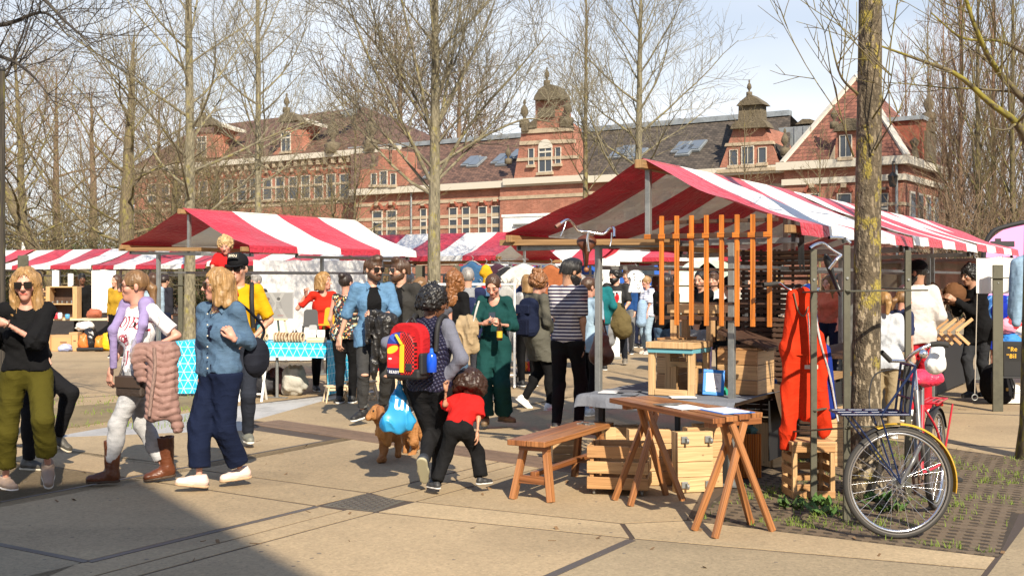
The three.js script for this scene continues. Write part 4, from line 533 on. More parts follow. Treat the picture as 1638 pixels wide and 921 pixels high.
 const rk=thing('slat_rack','rack of eight orange wooden slats on dark crossbars hanging at the stall gable','rack',s1(0,0,.04),thA),rp=onPlane(S1,thA,.04),xs=[1059.6,1083.8,1107.3,1131.3,1155.5,1180.3,1205.5,1232.4];xs.forEach((px,i)=>{const a=rp(px,345.6 - i*.5),b=rp(px,519.5 + i*.5);mesh('slat',box(.036,a.y - b.y,.02,a.x,(a.y + b.y)/ 2,.012,{c:.003}),M.slat,rk);});
 for(const[py,h2]of[[354,.03],[431.6,.014],[458,.012],[485.6,.014],[510,.03]]){const a=rp(1050,py),b=rp(1245,py - 1);mesh('crossbar',box(b.x - a.x,h2,.02,(a.x + b.x)/ 2,(a.y + b.y)/ 2,-.012),M.darkwood,rk);}
{const a=rp(1033,379),b=rp(1236,377);for(let i=0;i<17;i++){const x0=a.x +(b.x - a.x)*i / 17,x1=a.x +(b.x - a.x)*(i + 1)/ 17;mesh('rail_piece',box(x1 - x0 - .002,.04,.022,(x0 + x1)/ 2,a.y,i % 2?.03:.028),i % 2?M.darkwood:M.slat,rk);}}
}
{
 const place=(label,px,d,n,w)=>{for(let k=0;k<n;k++){const p=at(px,HY,d).setY(.1 + k*.3),c=thing('lattice_crate',label(k),'crate',p,-.35);for(let i=0;i<6;i++){for(const z of[-1,1])mesh('slat',box(w,.03,.012,0,.03 + i*.046,z*.17),M.darkwood,c);for(const x of[-1,1])mesh('slat',box(.012,.03,.33,x*w / 2,.03 + i*.046,0),M.darkwood,c);}for(const x of[-1,0,1])mesh('upright',box(.025,.29,.02,x*(w / 2 - .02),.145,.155),M.darkwood,c);}};
 const nm=['lowest','second','third','fourth','fifth','sixth'];place((k)=>`dark lattice crate, ${nm[k]} of the stack left of the orange sweater`,1222,10.6,6,.36);place((k)=>`dark lattice crate, ${nm[k]} of the stack behind the orange sweater`,1272,10.4,6,.36);
}
// ---- saddle and handlebar on the stall post
{
 const o=at(938,400,9.5),t=thing('bicycle_saddle','brown leather saddle hanging nose down on the near stall post','saddle',o),pts=(f)=>f;const g=new THREE.SphereGeometry(1,28,20),P=g.attributes.position;
 for(let i=0;i<P.count;i++){const x=P.getX(i),y=P.getY(i),z=P.getZ(i),s=(y + 1)/ 2,wdt=.02 + .1*sstep(.45,.92,s);P.setXYZ(i,x*wdt,y*.15 - .02,z*(.02 + .045*s)+ .03*Math.sin(s*3.1));}g.computeVertexNormals();g.rotateX(.25);mesh('leather',boxUV(g),std([.095,.032,.015],.28,{bumpMap:T.rough,bumpScale:.002}),t);mesh('rail',[tube([V(-.05,.08,-.06),V(-.025,0,-.09),V(-.012,-.13,-.05)],.005),tube([V(.05,.08,-.06),V(.025,0,-.09),V(.012,-.13,-.05)],.005)],M.iron,t).userData.kind='stuff';mesh('nose_patch',ball(0,-.16,.01,.022).scale(1,1,1),std([.25,.1,.04],.5),t);
 const Z=9.35,h=thing('handlebar','bare chrome handlebar with brake lever above the leather saddle','handlebar',at(938,366,Z)),w=(px,py,dz=0)=>at(px,py,Z - dz).sub(h.position);mesh('bar',tube([w(892,361,.15),w(906,352,.1),w(914,354,.05),w(926,369),w(942,371),w(966,374),w(975,366),w(982,364,.06),w(983,379,.12)],.0115,8,40),M.chrome,h);mesh('grip',tube([w(889,363,.16),w(896,358,.14)],.016,8),std([.2,.1,.07],.5),h);mesh('brake_lever',tube([w(905,356,.1),w(902,366,.12),w(897,378,.13)],.006,6),M.chrome,h);mesh('brake_lever',tube([w(979,372,.08),w(978,385,.08),w(976,394,.09)],.006,6),M.chrome,h);mesh('stem',tube([w(942,371),w(940,385),w(942,402)],.012,8),M.chrome,h);
}
// ---- guards of flat steel posts round the trees
function guard(label,group,posts,bars,w=.045){const t=thing('tree_guard',label,'tree guard',posts[0][0].clone().setY(0),0,group);for(const[b,h]of posts)mesh('post',box(w,h,.03,b.x - t.position.x,h / 2,b.z - t.position.z,{c:.003}),M.olive,t);for(const[a,b]of bars)mesh('bar',bar(rel(t,a),rel(t,b),.03,.012),M.olive,t);for(const[b,h]of posts)mesh('bolt',cyl(V(b.x - t.position.x,h - .22,b.z - t.position.z + .012),V(b.x - t.position.x,h - .22,b.z - t.position.z + .024),.009,.009,8),M.steel,t);return t;}
const P1=gp(1355,834),P2=gp(1302,800),P3=at(1453,HY,8.7).setY(0),P4=at(1404,HY,9.5).setY(0);
{const on=(p,y,dx=0,dz=0)=>p.clone().add(V(dx,y,dz + .024));guard('olive steel tree guard with tall posts around the lichened near trunk',null,[[P1,1.85],[P2,1.84],[P3,1.84],[P4,1.84]],[[at(1268,468,8.95),on(P1,1.548)],[on(P1,1.542,0,.012),at(1483,464,8.55)],[at(1271,690,8.6),on(P1,.63)],[on(P1,.64,0,.012),at(1512,684,8.5)],[on(P2,.66,0,0),on(P4,.66)],[on(P4,1.55),on(P3,1.55)]]);}
{const b=at(288,HY,25).setY(0);guard('flat post of the guard beside the slim plane tree',null,[[b,1.86],[b.clone().add(V(.55,0,-.5)),1.86]],[[b.clone().add(V(-.15,1.5,.03)),b.clone().add(V(.75,1.5,.03))]],.1);const c=at(672,HY,19.2).setY(0);guard('broad flat guard post left of the central plane tree',null,[[c,1.85],[c.clone().add(V(.6,0,-.4)),1.85]],[[c.clone().add(V(-.1,1.1,.03)),c.clone().add(V(.7,1.1,.03))]],.16);const e=at(36,HY,13.5).setY(0);guard('short flat guard post behind the woman in black',null,[[e,1.9]],[],.12);const f=at(1597,HY,14.2).setY(0);guard('flat two tone guard post in front of the white curtain',null,[[f,1.8]],[[f.clone().add(V(-.1,1.64,.03)),f.clone().add(V(.5,1.64,.03))]],.125);}
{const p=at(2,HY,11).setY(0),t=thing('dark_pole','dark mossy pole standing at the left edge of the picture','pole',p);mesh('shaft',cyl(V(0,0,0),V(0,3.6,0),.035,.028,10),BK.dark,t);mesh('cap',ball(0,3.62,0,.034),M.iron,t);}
{const t=thing('park_lamp','slim park lamp with a white glass head behind the far left stalls','lamp',at(38,HY,40).setY(0));mesh('pole',cyl(V(0,0,0),V(0,2.55,0),.04,.03),M.iron,t);mesh('lamp_head',new THREE.CylinderGeometry(.085,.1,.32,12).translate(0,2.75,0),std([.8,.78,.7],.4),t);}
{
 const h=thing('handlebar','chrome handlebar with rubber grip sticking out left of the orange sweater','handlebar',at(1250,458,8.75)),w=(px,py,dz=0)=>at(px,py,8.75 - dz).sub(h.position);mesh('bar',tube([w(1236,454,.08),w(1247,453,.05),w(1258,461),w(1276,466),w(1300,463),w(1312,462)],.011,8,30),M.chrome,h);mesh('grip',tube([w(1221,455,.12),w(1230,455,.1),w(1244,453,.06)],.017,8),M.rubber,h);mesh('cable',tube([w(1276,466),w(1290,455,.03),w(1303,461,.04),w(1312,466)],.004,5,20),std([.1,.3,.5],.4),h);
 const k=thing('handlebar','chrome handlebar on top of the rear left guard post','handlebar',at(1320,395,8.5)),v=(px,py,dz=0)=>at(px,py,8.5 - dz).sub(k.position);mesh('bar',tube([v(1296,397,.1),v(1306,391,.06),v(1319,390),v(1331,399),v(1346,408)],.0125,8,30),M.chrome,k);mesh('stem',tube([v(1346,408),v(1338,416,.02),v(1327,430)],.014,8),M.chrome,k);
 const u=thing('handlebar','upper chrome handlebar touching the near trunk','handlebar',at(1345,384,8.5)),q=(px,py,dz=0)=>at(px,py,8.5 - dz).sub(u.position);mesh('bar',tube([q(1327,380,.08),q(1340,380,.03),q(1352,382),q(1361,389)],.0125,8,24),M.chrome,u);mesh('clamp',cyl(q(1350,380),q(1352,388),.018),M.iron,u);
 const s=thing('bicycle_saddle','narrow black saddle turned on end behind the tree guard','saddle',at(1332,440,8.6)),g=new THREE.SphereGeometry(1,24,16),P=g.attributes.position;for(let i=0;i<P.count;i++){const y=P.getY(i),f=.016 + .028*sstep(-.2,1,y);P.setXYZ(i,P.getX(i)*f - y*.055,y*.16,P.getZ(i)*.035 + .02*y*y);}g.computeVertexNormals();mesh('cover',boxUV(g),std([.014,.013,.013],.35),s);mesh('rail',tube([V(-.05,.12,-.03),V(.02,0,-.05),V(.07,-.12,-.03)],.006),M.steel,s);
 const b=thing('bunch_of_straps','bunch of thin black straps hanging under the right eave','straps',at(1283,385,8.9)),st=[];for(let i=0;i<6;i++)st.push(tube([V(-.04 + i*.012,.1,0),V(-.03 + i*.008,-.05,.02),V(-.025 + i*.009,-.18 - .03*(i % 3),.0)],.004,4,8));mesh('strap',merge(st),M.black,b).userData.kind='stuff';
}
// ---- goods of the left stall table
const bluePrint=print(256,256,(g,w)=>{g.fillStyle='#1fb0d6';g.fillRect(0,0,w,w);g.strokeStyle='#d8f2f7';g.lineWidth=4;for(let k=-4;k<8;k++){for(const[dx,dy]of[[64,128],[-64,128]]){g.beginPath();g.moveTo(k*64 - dx*2,-dy*2);g.lineTo(k*64 + dx*4,dy*4);g.stroke();}}for(let y=0;y<4;y++){g.beginPath();g.moveTo(0,y*64 + 2);g.lineTo(w,y*64 + 2);g.stroke();}},[.46,.46]);
{
 const A=atY(276,546,.76),Bp=atY(522,549,.76),t=thing('covered_table','stall table under a bright turquoise cloth with white triangle pattern','table',A.clone().setY(0),Math.atan2(-(Bp.z - A.z),Bp.x - A.x)),L=Bp.clone().sub(A).setY(0).length(),m=std([1,1,1],.7,{map:bluePrint,bumpMap:T.rough,bumpScale:.004});
 mesh('table_top',box(L,.03,.8,L / 2,.74,-.4),M.ply,t);for(const[x,z]of[[.1,-.08],[L - .75,-.08],[.1,-.72],[L - .1,-.72]]){mesh('leg',cyl(V(x,0,z),V(x,.73,z),.022),M.steel,t);mesh('foot_plate',box(.3,.012,.08,x,.007,z),M.steel,t);}
 const fold=(x0,x1,drop,z)=>{const g=new THREE.PlaneGeometry(x1 - x0,drop,40,8).translate((x0 + x1)/ 2,.76 - drop / 2,z),P=g.attributes.position;for(let i=0;i<P.count;i++){const k=(.76 - P.getY(i))/ .76;P.setZ(i,z + .018*Math.sin(P.getX(i)*17)*k + .01*Math.sin(P.getX(i)*41)*k);}g.computeVertexNormals();return boxUV(g,'y');};
 mesh('cloth',[boxUV(new THREE.PlaneGeometry(L,.82).rotateX(-Math.PI / 2).translate(L / 2,.76,-.4),'z'),fold(0,.42,.72,.012),fold(.42,L,.2,.012),boxUV(new THREE.PlaneGeometry(.82,.7,10,10).rotateY(Math.PI / 2).translate(L + .012,.41,-.4)),boxUV(new THREE.PlaneGeometry(.82,.7).rotateY(Math.PI / 2).translate(-.012,.41,-.4))],m,t);
 const on=(px,z=-.3)=>{const f=(px - 276)/(522 - 276);return A.clone().lerp(Bp,f).add(V(0,0,z)).setY(.765);};
 const es=thing('easel_sign','grey framed notice board with printed text on a wooden easel','sign',on(437,-.25),.1);const back=new THREE.Group();
 const sgn=print(360,300,(g,w,h)=>{g.fillStyle='#a9a8a6';g.fillRect(0,0,w,h);g.fillStyle='#c4c3c0';g.beginPath();g.moveTo(70,h);g.lineTo(230,0);g.lineTo(270,0);g.lineTo(110,h);g.fill();g.beginPath();g.moveTo(90,0);g.lineTo(130,0);g.lineTo(300,h);g.lineTo(260,h);g.fill();g.fillStyle='#7a4a3c';g.beginPath();g.arc(78,72,20,0,7);g.fill();g.fillStyle='#333';g.beginPath();g.arc(200,70,20,0,7);g.fill();g.fillStyle='#666';for(let k=0;k<7;k++){g.fillRect(52,105 + k*13,55 +(k*17)% 20,4);g.fillRect(172,105 + k*13,55 +(k*23)% 20,4);}g.fillStyle='#b06a6a';g.fillRect(190,268,70,9);});
 const bd=mesh('board',box(.46,.375,.012,0,.5,0),std([.25,.25,.25],.6),es);bd.rotation.x=-.16;mesh('notice',new THREE.PlaneGeometry(.43,.345).translate(0,.5,.0075),std([.42,.42,.42],.5,{map:sgn}),es).rotation.x=-.16;for(const x of[-1,1])mesh('leg',bar(V(x*.17,0,.02),V(x*.1,.33,-.07),.03,.02),M.ply,es);mesh('leg',bar(V(.02,0,-.3),V(0,.4,-.12),.03,.02),M.ply,es);mesh('ledge',box(.3,.025,.05,0,.3,-.05),M.ply,es);
 function mini(label,px,z,c,turn,y=0,sc=1){const k=thing('small_chair',label,'chair',on(px,z).add(V(0,y,0)),turn),mm=std(c,.45);k.scale.setScalar(sc);mesh('seat',box(.24,.02,.24,0,.22,0,{c:.008}),mm,k);const s=new THREE.Shape();s.moveTo(-.11,0);s.lineTo(.11,0);s.lineTo(.1,.2);s.quadraticCurveTo(.09,.24,.05,.24);s.lineTo(-.05,.24);s.quadraticCurveTo(-.09,.24,-.1,.2);mesh('backrest',new THREE.ExtrudeGeometry(s,{depth:.02,bevelEnabled:false}).rotateX(-.12).translate(0,.22,-.12),mm,k);for(const x of[-1,1])for(const q of[-1,1])mesh('leg',bar(V(x*.13,0,q*.12),V(x*.1,.22,q*.1),.03,.018),mm,k);}
 mini('charcoal child chair on the turquoise table',490,-.35,[.035,.036,.04],.15,0,.95);mini('yellow child chair behind the charcoal one',512,-.62,[.62,.33,.02],-.3,.0,1.0);mini('pale grey child chair at the right end of the turquoise table',500,-.14,[.33,.34,.35],.4,-.02,.55);mini('teal child chair at the left of the easel',414,-.2,[.02,.17,.2],.3,0,.5);
[[449,'left coil of upright plywood rings on the turquoise table'],[474,'right coil of upright plywood rings on the turquoise table'],[420,'smaller coil of plywood rings beside the teal chair']].forEach(([px,l],i)=>{const k=thing('plywood_rings',l,'rings',on(px,.0 - .12)),n=9;for(let j=0;j<n;j++)mesh('ring',new THREE.TorusGeometry(.058*(i===2?.7:1),.011,6,18).scale(1,1.05,.6).rotateY(1.25).translate((j - n / 2)*.02*(i===2?.6:1),.062,0),j % 2?std([.25,.15,.08],.6):M.ply,k);});
[[456,'small dark bottle with red cap on the turquoise table',[.1,.02,.03],.13],[463,'dark bottle left of the charcoal chair legs',[.015,.012,.015],.17],[468,'dark bottle with pale label beside the charcoal chair',[.03,.025,.03],.18]].forEach(([px,l,c,h])=>{const k=thing('bottle',l,'bottle',on(px,-.3));mesh('glass',lathe([[0,0],[.026,0],[.027,h*.6],[.011,h*.8],[.011,h*.93],[0,h*.93]]),std(c,.15),k);mesh('cap',new THREE.CylinderGeometry(.013,.013,.02,8).translate(0,h*.95,0),std([.5,.5,.5],.4),k);mesh('label',new THREE.CylinderGeometry(.0275,.0275,h*.25,12,1,true).translate(0,h*.32,0),M.cream,k);});
 const wb=thing('display_box','light wooden display box with two cards at the right end of the turquoise table','box',on(505,-.08));mesh('box',box(.26,.065,.12,0,.033,0),M.ply,wb);for(const x of[-.06,.065]){const cd=thing('gift_card',x<0?'left white card standing on the display box':'right white card standing on the display box','card',wb.position.clone().add(V(x,.068,.02)));mesh('card',box(.105,.1,.012,0,.052,0),M.white,cd);mesh('emblem',box(.04,.04,.003,0,.052,.0068,{plain:1}),std([.55,.5,.45],.7),cd);}

 const sack=(name,lab,cat,p,c,w,h,d,seed,rough=.7)=>{const g=new THREE.SphereGeometry(1,30,22),P=g.attributes.position;for(let i=0;i<P.count;i++){const x=P.getX(i),y=P.getY(i),z=P.getZ(i),n=noise(x*2.6 + seed,y*2.6,z*2.6)- .5,n2=noise(x*7 + seed,y*7,z*7)- .5,f=1 + .35*n + .16*n2;P.setXYZ(i,Math.sign(x)*Math.pow(Math.abs(x),.7)*w / 2*f*(1 - .2*y),Math.max(0,(Math.sign(y)*Math.pow(Math.abs(y),.8)*f*.5 + .5)*h),z*d / 2*f);}g.computeVertexNormals();const t2=thing(name,lab,cat,p);mesh('cloth',boxUV(g),std(c,rough,{bumpMap:T.rough,bumpScale:.006}),t2);return t2;};
 sackOf=sack;
 sack('canvas_bag','off-white canvas bag slumped under the turquoise table','bag',on(462,-.45).setY(0),[.42,.4,.35],.34,.42,.3,3);sack('dark_bag','dark red bag in the shade under the turquoise table','bag',on(432,-.6).setY(0),[.05,.012,.015],.4,.36,.3,8);sack('dark_bag','black bag lying behind the table leg in the shade','bag',on(415,-.5).setY(0),[.015,.015,.02],.34,.3,.3,11);
}
{
 const st=(lab,px,py,s,turn,back)=>{const t=thing('step_stool',lab,'stool',gp(px,py),turn);t.scale.setScalar(s);mesh('seat',box(.36,.022,.26,0,.25,0),M.ply,t);for(const x of[-1,1]){for(const z of[-1,1])mesh('leg',bar(V(x*.19,0,z*.13),V(x*.14,.24,z*.1),.06,.02,{side:V(0,0,1)}),M.ply,t);mesh('side_rail',box(.02,.07,.2,x*.145,.2,0),M.ply,t);}mesh('front_rail',box(.26,.05,.018,0,.21,.1),M.ply,t);if(back){for(const x of[-1,1])mesh('back_post',bar(V(x*.13,.25,-.12),V(x*.11,.62,-.2),.045,.02),M.ply,t);mesh('back_rail',box(.26,.09,.02,0,.56,-.19),M.ply,t);}};
 st('low plywood step stool on the ground left of the man in the denim shirt',538,643,.85,.35);st('plywood chair just behind the legs of the man in the denim shirt',577,640,1.0,-.5,1);
 const k=thing('folding_chair','white folding chair half hidden by the woman in the denim shirt','chair',gp(404,641));for(const x of[-.15,.15]){mesh('leg',bar(V(x,0,.16),V(x,.5,-.12),.03,.02),M.white,k);mesh('leg',bar(V(x,0,-.16),V(x,.45,.14),.03,.02),M.white,k);}mesh('seat',box(.34,.03,.32,0,.44,0),M.white,k);mesh('rung',box(.3,.02,.02,0,.1,.1),M.white,k);
 const tc=thing('toy_crate','wooden crate of coloured toys behind the legs of the man in the denim shirt','crate',at(640,HY,16.4).setY(0));mesh('panel',[box(.7,.28,.02,0,.2,.2),box(.7,.28,.02,0,.2,-.2),box(.02,.28,.4,-.35,.2,0),box(.02,.28,.4,.35,.2,0)],M.ply,tc).userData.kind='stuff';mesh('base',box(.68,.02,.38,0,.07,0),M.ply,tc);const R=rngOf(4);[['red',[.6,.03,.03]],['yellow',[.7,.45,.03]],['green',[.05,.3,.06]],['blue',[.03,.12,.5]],['orange',[.7,.2,.02]]].forEach(([n,c],i)=>{const b=thing('toy_block',`${n} toy in the wooden toy crate`,'toy',tc.position.clone().add(V(-.26 + i*.13,.33,.1*(i % 2))));mesh('block',box(.12,.1,.12,0,.04,0,{ry:R()*3,c:.02}),std(c,.4),b);});
}
// ================================================================ SOFT FORMS: blended distance fields meshed with surface nets
const cap=(a,b,ra,rb=ra,k=.03,flat=0)=>({t:0,a,b,ra,rb,k,flat});
const ell=(c,r,k=.02,B=null)=>({t:1,a:c,r,k,B});
const TMP=new Float32Array(3);
function dist(p,x,y,z){
 if(p.t===0){const ax=p.a.x,ay=p.a.y,az=p.a.z,dx=p.b.x - ax,dy=p.b.y - ay,dz=p.b.z - az,L2=dx*dx + dy*dy + dz*dz||1e-9,h0=((x - ax)*dx +(y - ay)*dy +(z - az)*dz)/ L2,h=h0<0?0:h0>1?1:h0,qx=x - ax - dx*h,qy=y - ay - dy*h,qz=z - az - dz*h;let d=Math.sqrt(qx*qx + qy*qy + qz*qz)-(p.ra +(p.rb - p.ra)*h);if(p.flat){const e=(h0 - 1)*Math.sqrt(L2);if(e>d)d=e;if(p.flat>1){const e2=-h0*Math.sqrt(L2);if(e2>d)d=e2;}}return d;}
 let qx=x - p.a.x,qy=y - p.a.y,qz=z - p.a.z;if(p.B){const B=p.B,a=qx*B[0].x + qy*B[0].y + qz*B[0].z,b=qx*B[1].x + qy*B[1].y + qz*B[1].z,c=qx*B[2].x + qy*B[2].y + qz*B[2].z;qx=a;qy=b;qz=c;}
 const r=p.r,a=qx / r.x,b=qy / r.y,c=qz / r.z,k0=Math.sqrt(a*a + b*b + c*c),k1=Math.sqrt(a*a /(r.x*r.x)+ b*b /(r.y*r.y)+ c*c /(r.z*r.z));return k1<1e-9?-Math.min(r.x,r.y,r.z):k0*(k0 - 1)/ k1;
}
function sdf(prims,cell,o={}){
 const lo=V(9,9,9).multiplyScalar(1e5),hi=lo.clone().negate(),pad=cell*3;
 for(const p of prims){const R=p.t===0?Math.max(p.ra,p.rb):Math.max(p.r.x,p.r.y,p.r.z),m=R + p.k*.5 + pad;p.lo=p.a.clone();p.hi=p.a.clone();if(p.t===0){p.lo.min(p.b);p.hi.max(p.b);}p.lo.subScalar(m);p.hi.addScalar(m);lo.min(p.lo);hi.max(p.hi);}
 if(o.lo)lo.max(o.lo);if(o.hi)hi.min(o.hi);
 const nx=Math.ceil((hi.x - lo.x)/ cell)+ 1,ny=Math.ceil((hi.y - lo.y)/ cell)+ 1,nz=Math.ceil((hi.z - lo.z)/ cell)+ 1,F=new Float32Array(nx*ny*nz).fill(1),sy=nx,sz=nx*ny;
 const cl=(v,n)=>v<0?0:v>n - 1?n - 1:v;
 const run=(p,neg)=>{
 if(neg){const R=p.t===0?Math.max(p.ra,p.rb):Math.max(p.r.x,p.r.y,p.r.z),m=R + pad;p.lo=p.a.clone();p.hi=p.a.clone();if(p.t===0){p.lo.min(p.b);p.hi.max(p.b);}p.lo.subScalar(m);p.hi.addScalar(m);}
 const i0=cl(Math.floor((p.lo.x - lo.x)/ cell),nx),i1=cl(Math.ceil((p.hi.x - lo.x)/ cell),nx),j0=cl(Math.floor((p.lo.y - lo.y)/ cell),ny),j1=cl(Math.ceil((p.hi.y - lo.y)/ cell),ny),k0=cl(Math.floor((p.lo.z - lo.z)/ cell),nz),k1=cl(Math.ceil((p.hi.z - lo.z)/ cell),nz);
 for(let k=k0;k<=k1;k++)for(let j=j0;j<=j1;j++){let q=k*sz + j*sy + i0;for(let i=i0;i<=i1;i++,q++){const d=dist(p,lo.x + i*cell,lo.y + j*cell,lo.z + k*cell),f=F[q];if(neg){if(-d>f)F[q]=-d;}else if(p.k>0){let h=.5 + .5*(f - d)/ p.k;h=h<0?0:h>1?1:h;F[q]=f +(d - f)*h - p.k*h*(1 - h);}else if(d<f)F[q]=d;}}
};
 for(const p of prims)run(p,false);
 if(o.fold)for(let k=0,q=0;k<nz;k++)for(let j=0;j<ny;j++)for(let i=0;i<nx;i++,q++)if(F[q]<.07&&F[q]>-.07)F[q]-=o.fold(lo.x + i*cell,lo.y + j*cell,lo.z + k*cell);
 for(const p of o.neg||[])run(p,true);
 if(o.cuts)for(let k=0,q=0;k<nz;k++)for(let j=0;j<ny;j++)for(let i=0;i<nx;i++,q++)if(F[q]<.2)for(const c of o.cuts){const d=c(lo.x + i*cell,lo.y + j*cell,lo.z + k*cell);if(d>F[q])F[q]=d;}
 const id=new Int32Array(nx*ny*nz).fill(-1),pos=[],idx=[],off=[0,1,sy,sy + 1,sz,sz + 1,sz + sy,sz + sy + 1],E=[[0,1],[2,3],[4,5],[6,7],[0,2],[1,3],[4,6],[5,7],[0,4],[1,5],[2,6],[3,7]];
 for(let k=0;k<nz - 1;k++)for(let j=0;j<ny - 1;j++)for(let i=0;i<nx - 1;i++){
 const q=k*sz + j*sy + i;let m=0;for(let c=0;c<8;c++)if(F[q + off[c]]<0)m|=1<<c;if(m===0||m===255)continue;
 let x=0,y=0,z=0,n=0;for(const[a,b]of E){if(((m>>a)&1)===((m>>b)&1))continue;const fa=F[q + off[a]],fb=F[q + off[b]],t=fa /(fa - fb);x +=(a&1)+((b&1)-(a&1))*t;y +=((a>>1)&1)+(((b>>1)&1)-((a>>1)&1))*t;z +=(a>>2)+((b>>2)-(a>>2))*t;n++;}
 id[q]=pos.length / 3;pos.push(lo.x +(i + x / n)*cell,lo.y +(j + y / n)*cell,lo.z +(k + z / n)*cell);
}
 for(let k=1;k<nz - 1;k++)for(let j=1;j<ny - 1;j++)for(let i=1;i<nx - 1;i++){
 const q=k*sz + j*sy + i,s=F[q]<0;
 const quad=(a,b,c,d,fl)=>{if(a<0||b<0||c<0||d<0)return;fl?idx.push(a,b,c,a,c,d):idx.push(a,c,b,a,d,c);};
 if(s!==F[q + 1]<0)quad(id[q - sy - sz],id[q - sz],id[q],id[q - sy],s);
 if(s!==F[q + sy]<0)quad(id[q - 1 - sz],id[q - 1],id[q],id[q - sz],s);
 if(s!==F[q + sz]<0)quad(id[q - 1 - sy],id[q - sy],id[q],id[q - 1],s);
}
 const g=new THREE.BufferGeometry();g.setAttribute('position',new THREE.Float32BufferAttribute(pos,3));g.setIndex(idx);g.computeVertexNormals();
 const N=g.attributes.normal,uv=new Float32Array(pos.length / 3*2),p=V(),n=V(),col=o.col?new Float32Array(pos.length):null;
 for(let i=0;i<pos.length / 3;i++){p.fromArray(pos,i*3);n.set(N.getX(i),N.getY(i),N.getZ(i));if(o.uv){const u=o.uv(p,n);uv[2*i]=u[0];uv[2*i + 1]=u[1];}else{uv[2*i]=p.x + p.z*.8;uv[2*i + 1]=p.y;}if(col){const c=o.col(p,n);col[3*i]=c[0];col[3*i + 1]=c[1];col[3*i + 2]=c[2];}}
 g.setAttribute('uv',new THREE.BufferAttribute(uv,2));if(col)g.setAttribute('color',new THREE.BufferAttribute(col,3));return g;
}
const foldN=(amp,sx,sy,seed)=>(x,y,z)=>amp*(noise(x*sx + seed,y*sy,z*sx + seed*2)*.7 + noise(x*sx*2.3,y*sy*2.6 + seed,z*sx*2.3)*.4);

// ================================================================ BICYCLE, HANGING CLOTHES, BANNERS
function wheelOf(name,root,c,dir,R,o={}){
 const up=o.up||V(0,1,0),ax=dir.clone().cross(up).normalize(),Mx=new THREE.Matrix4().makeBasis(dir.clone().normalize(),up,ax),w=new THREE.Group();w.name=name;w.position.copy(c);w.quaternion.setFromRotationMatrix(Mx);root.add(w);
 mesh('tyre',new THREE.TorusGeometry(R - .017,.0175,10,72),M.rubber,w);mesh('tyre_wall',[new THREE.TorusGeometry(R - .028,.007,6,72).translate(0,0,.0135),new THREE.TorusGeometry(R - .028,.007,6,72).translate(0,0,-.0135)],std([.11,.1,.09],.7),w);mesh('rim',[new THREE.TorusGeometry(R - .044,.0105,6,72).scale(1,1,1.2)],M.chrome,w);mesh('hub',[cyl(V(0,0,-.045),V(0,0,.045),.017,.017,12),cyl(V(0,0,-.03),V(0,0,-.026),.03,.03,14),cyl(V(0,0,.026),V(0,0,.03),.03,.03,14)],M.steel,w);
 const n=32;for(let i=0;i<n;i++){const a=i / n*6.2832,s=i % 2?1:-1,b=a +(i % 4<2?1:-1)*.95;mesh('spoke',cyl(V(Math.cos(b)*.028,Math.sin(b)*.028,s*.028),V(Math.cos(a)*(R - .05),Math.sin(a)*(R - .05),s*.004),.0016,.0016,4),M.chrome,w);}return w;
}
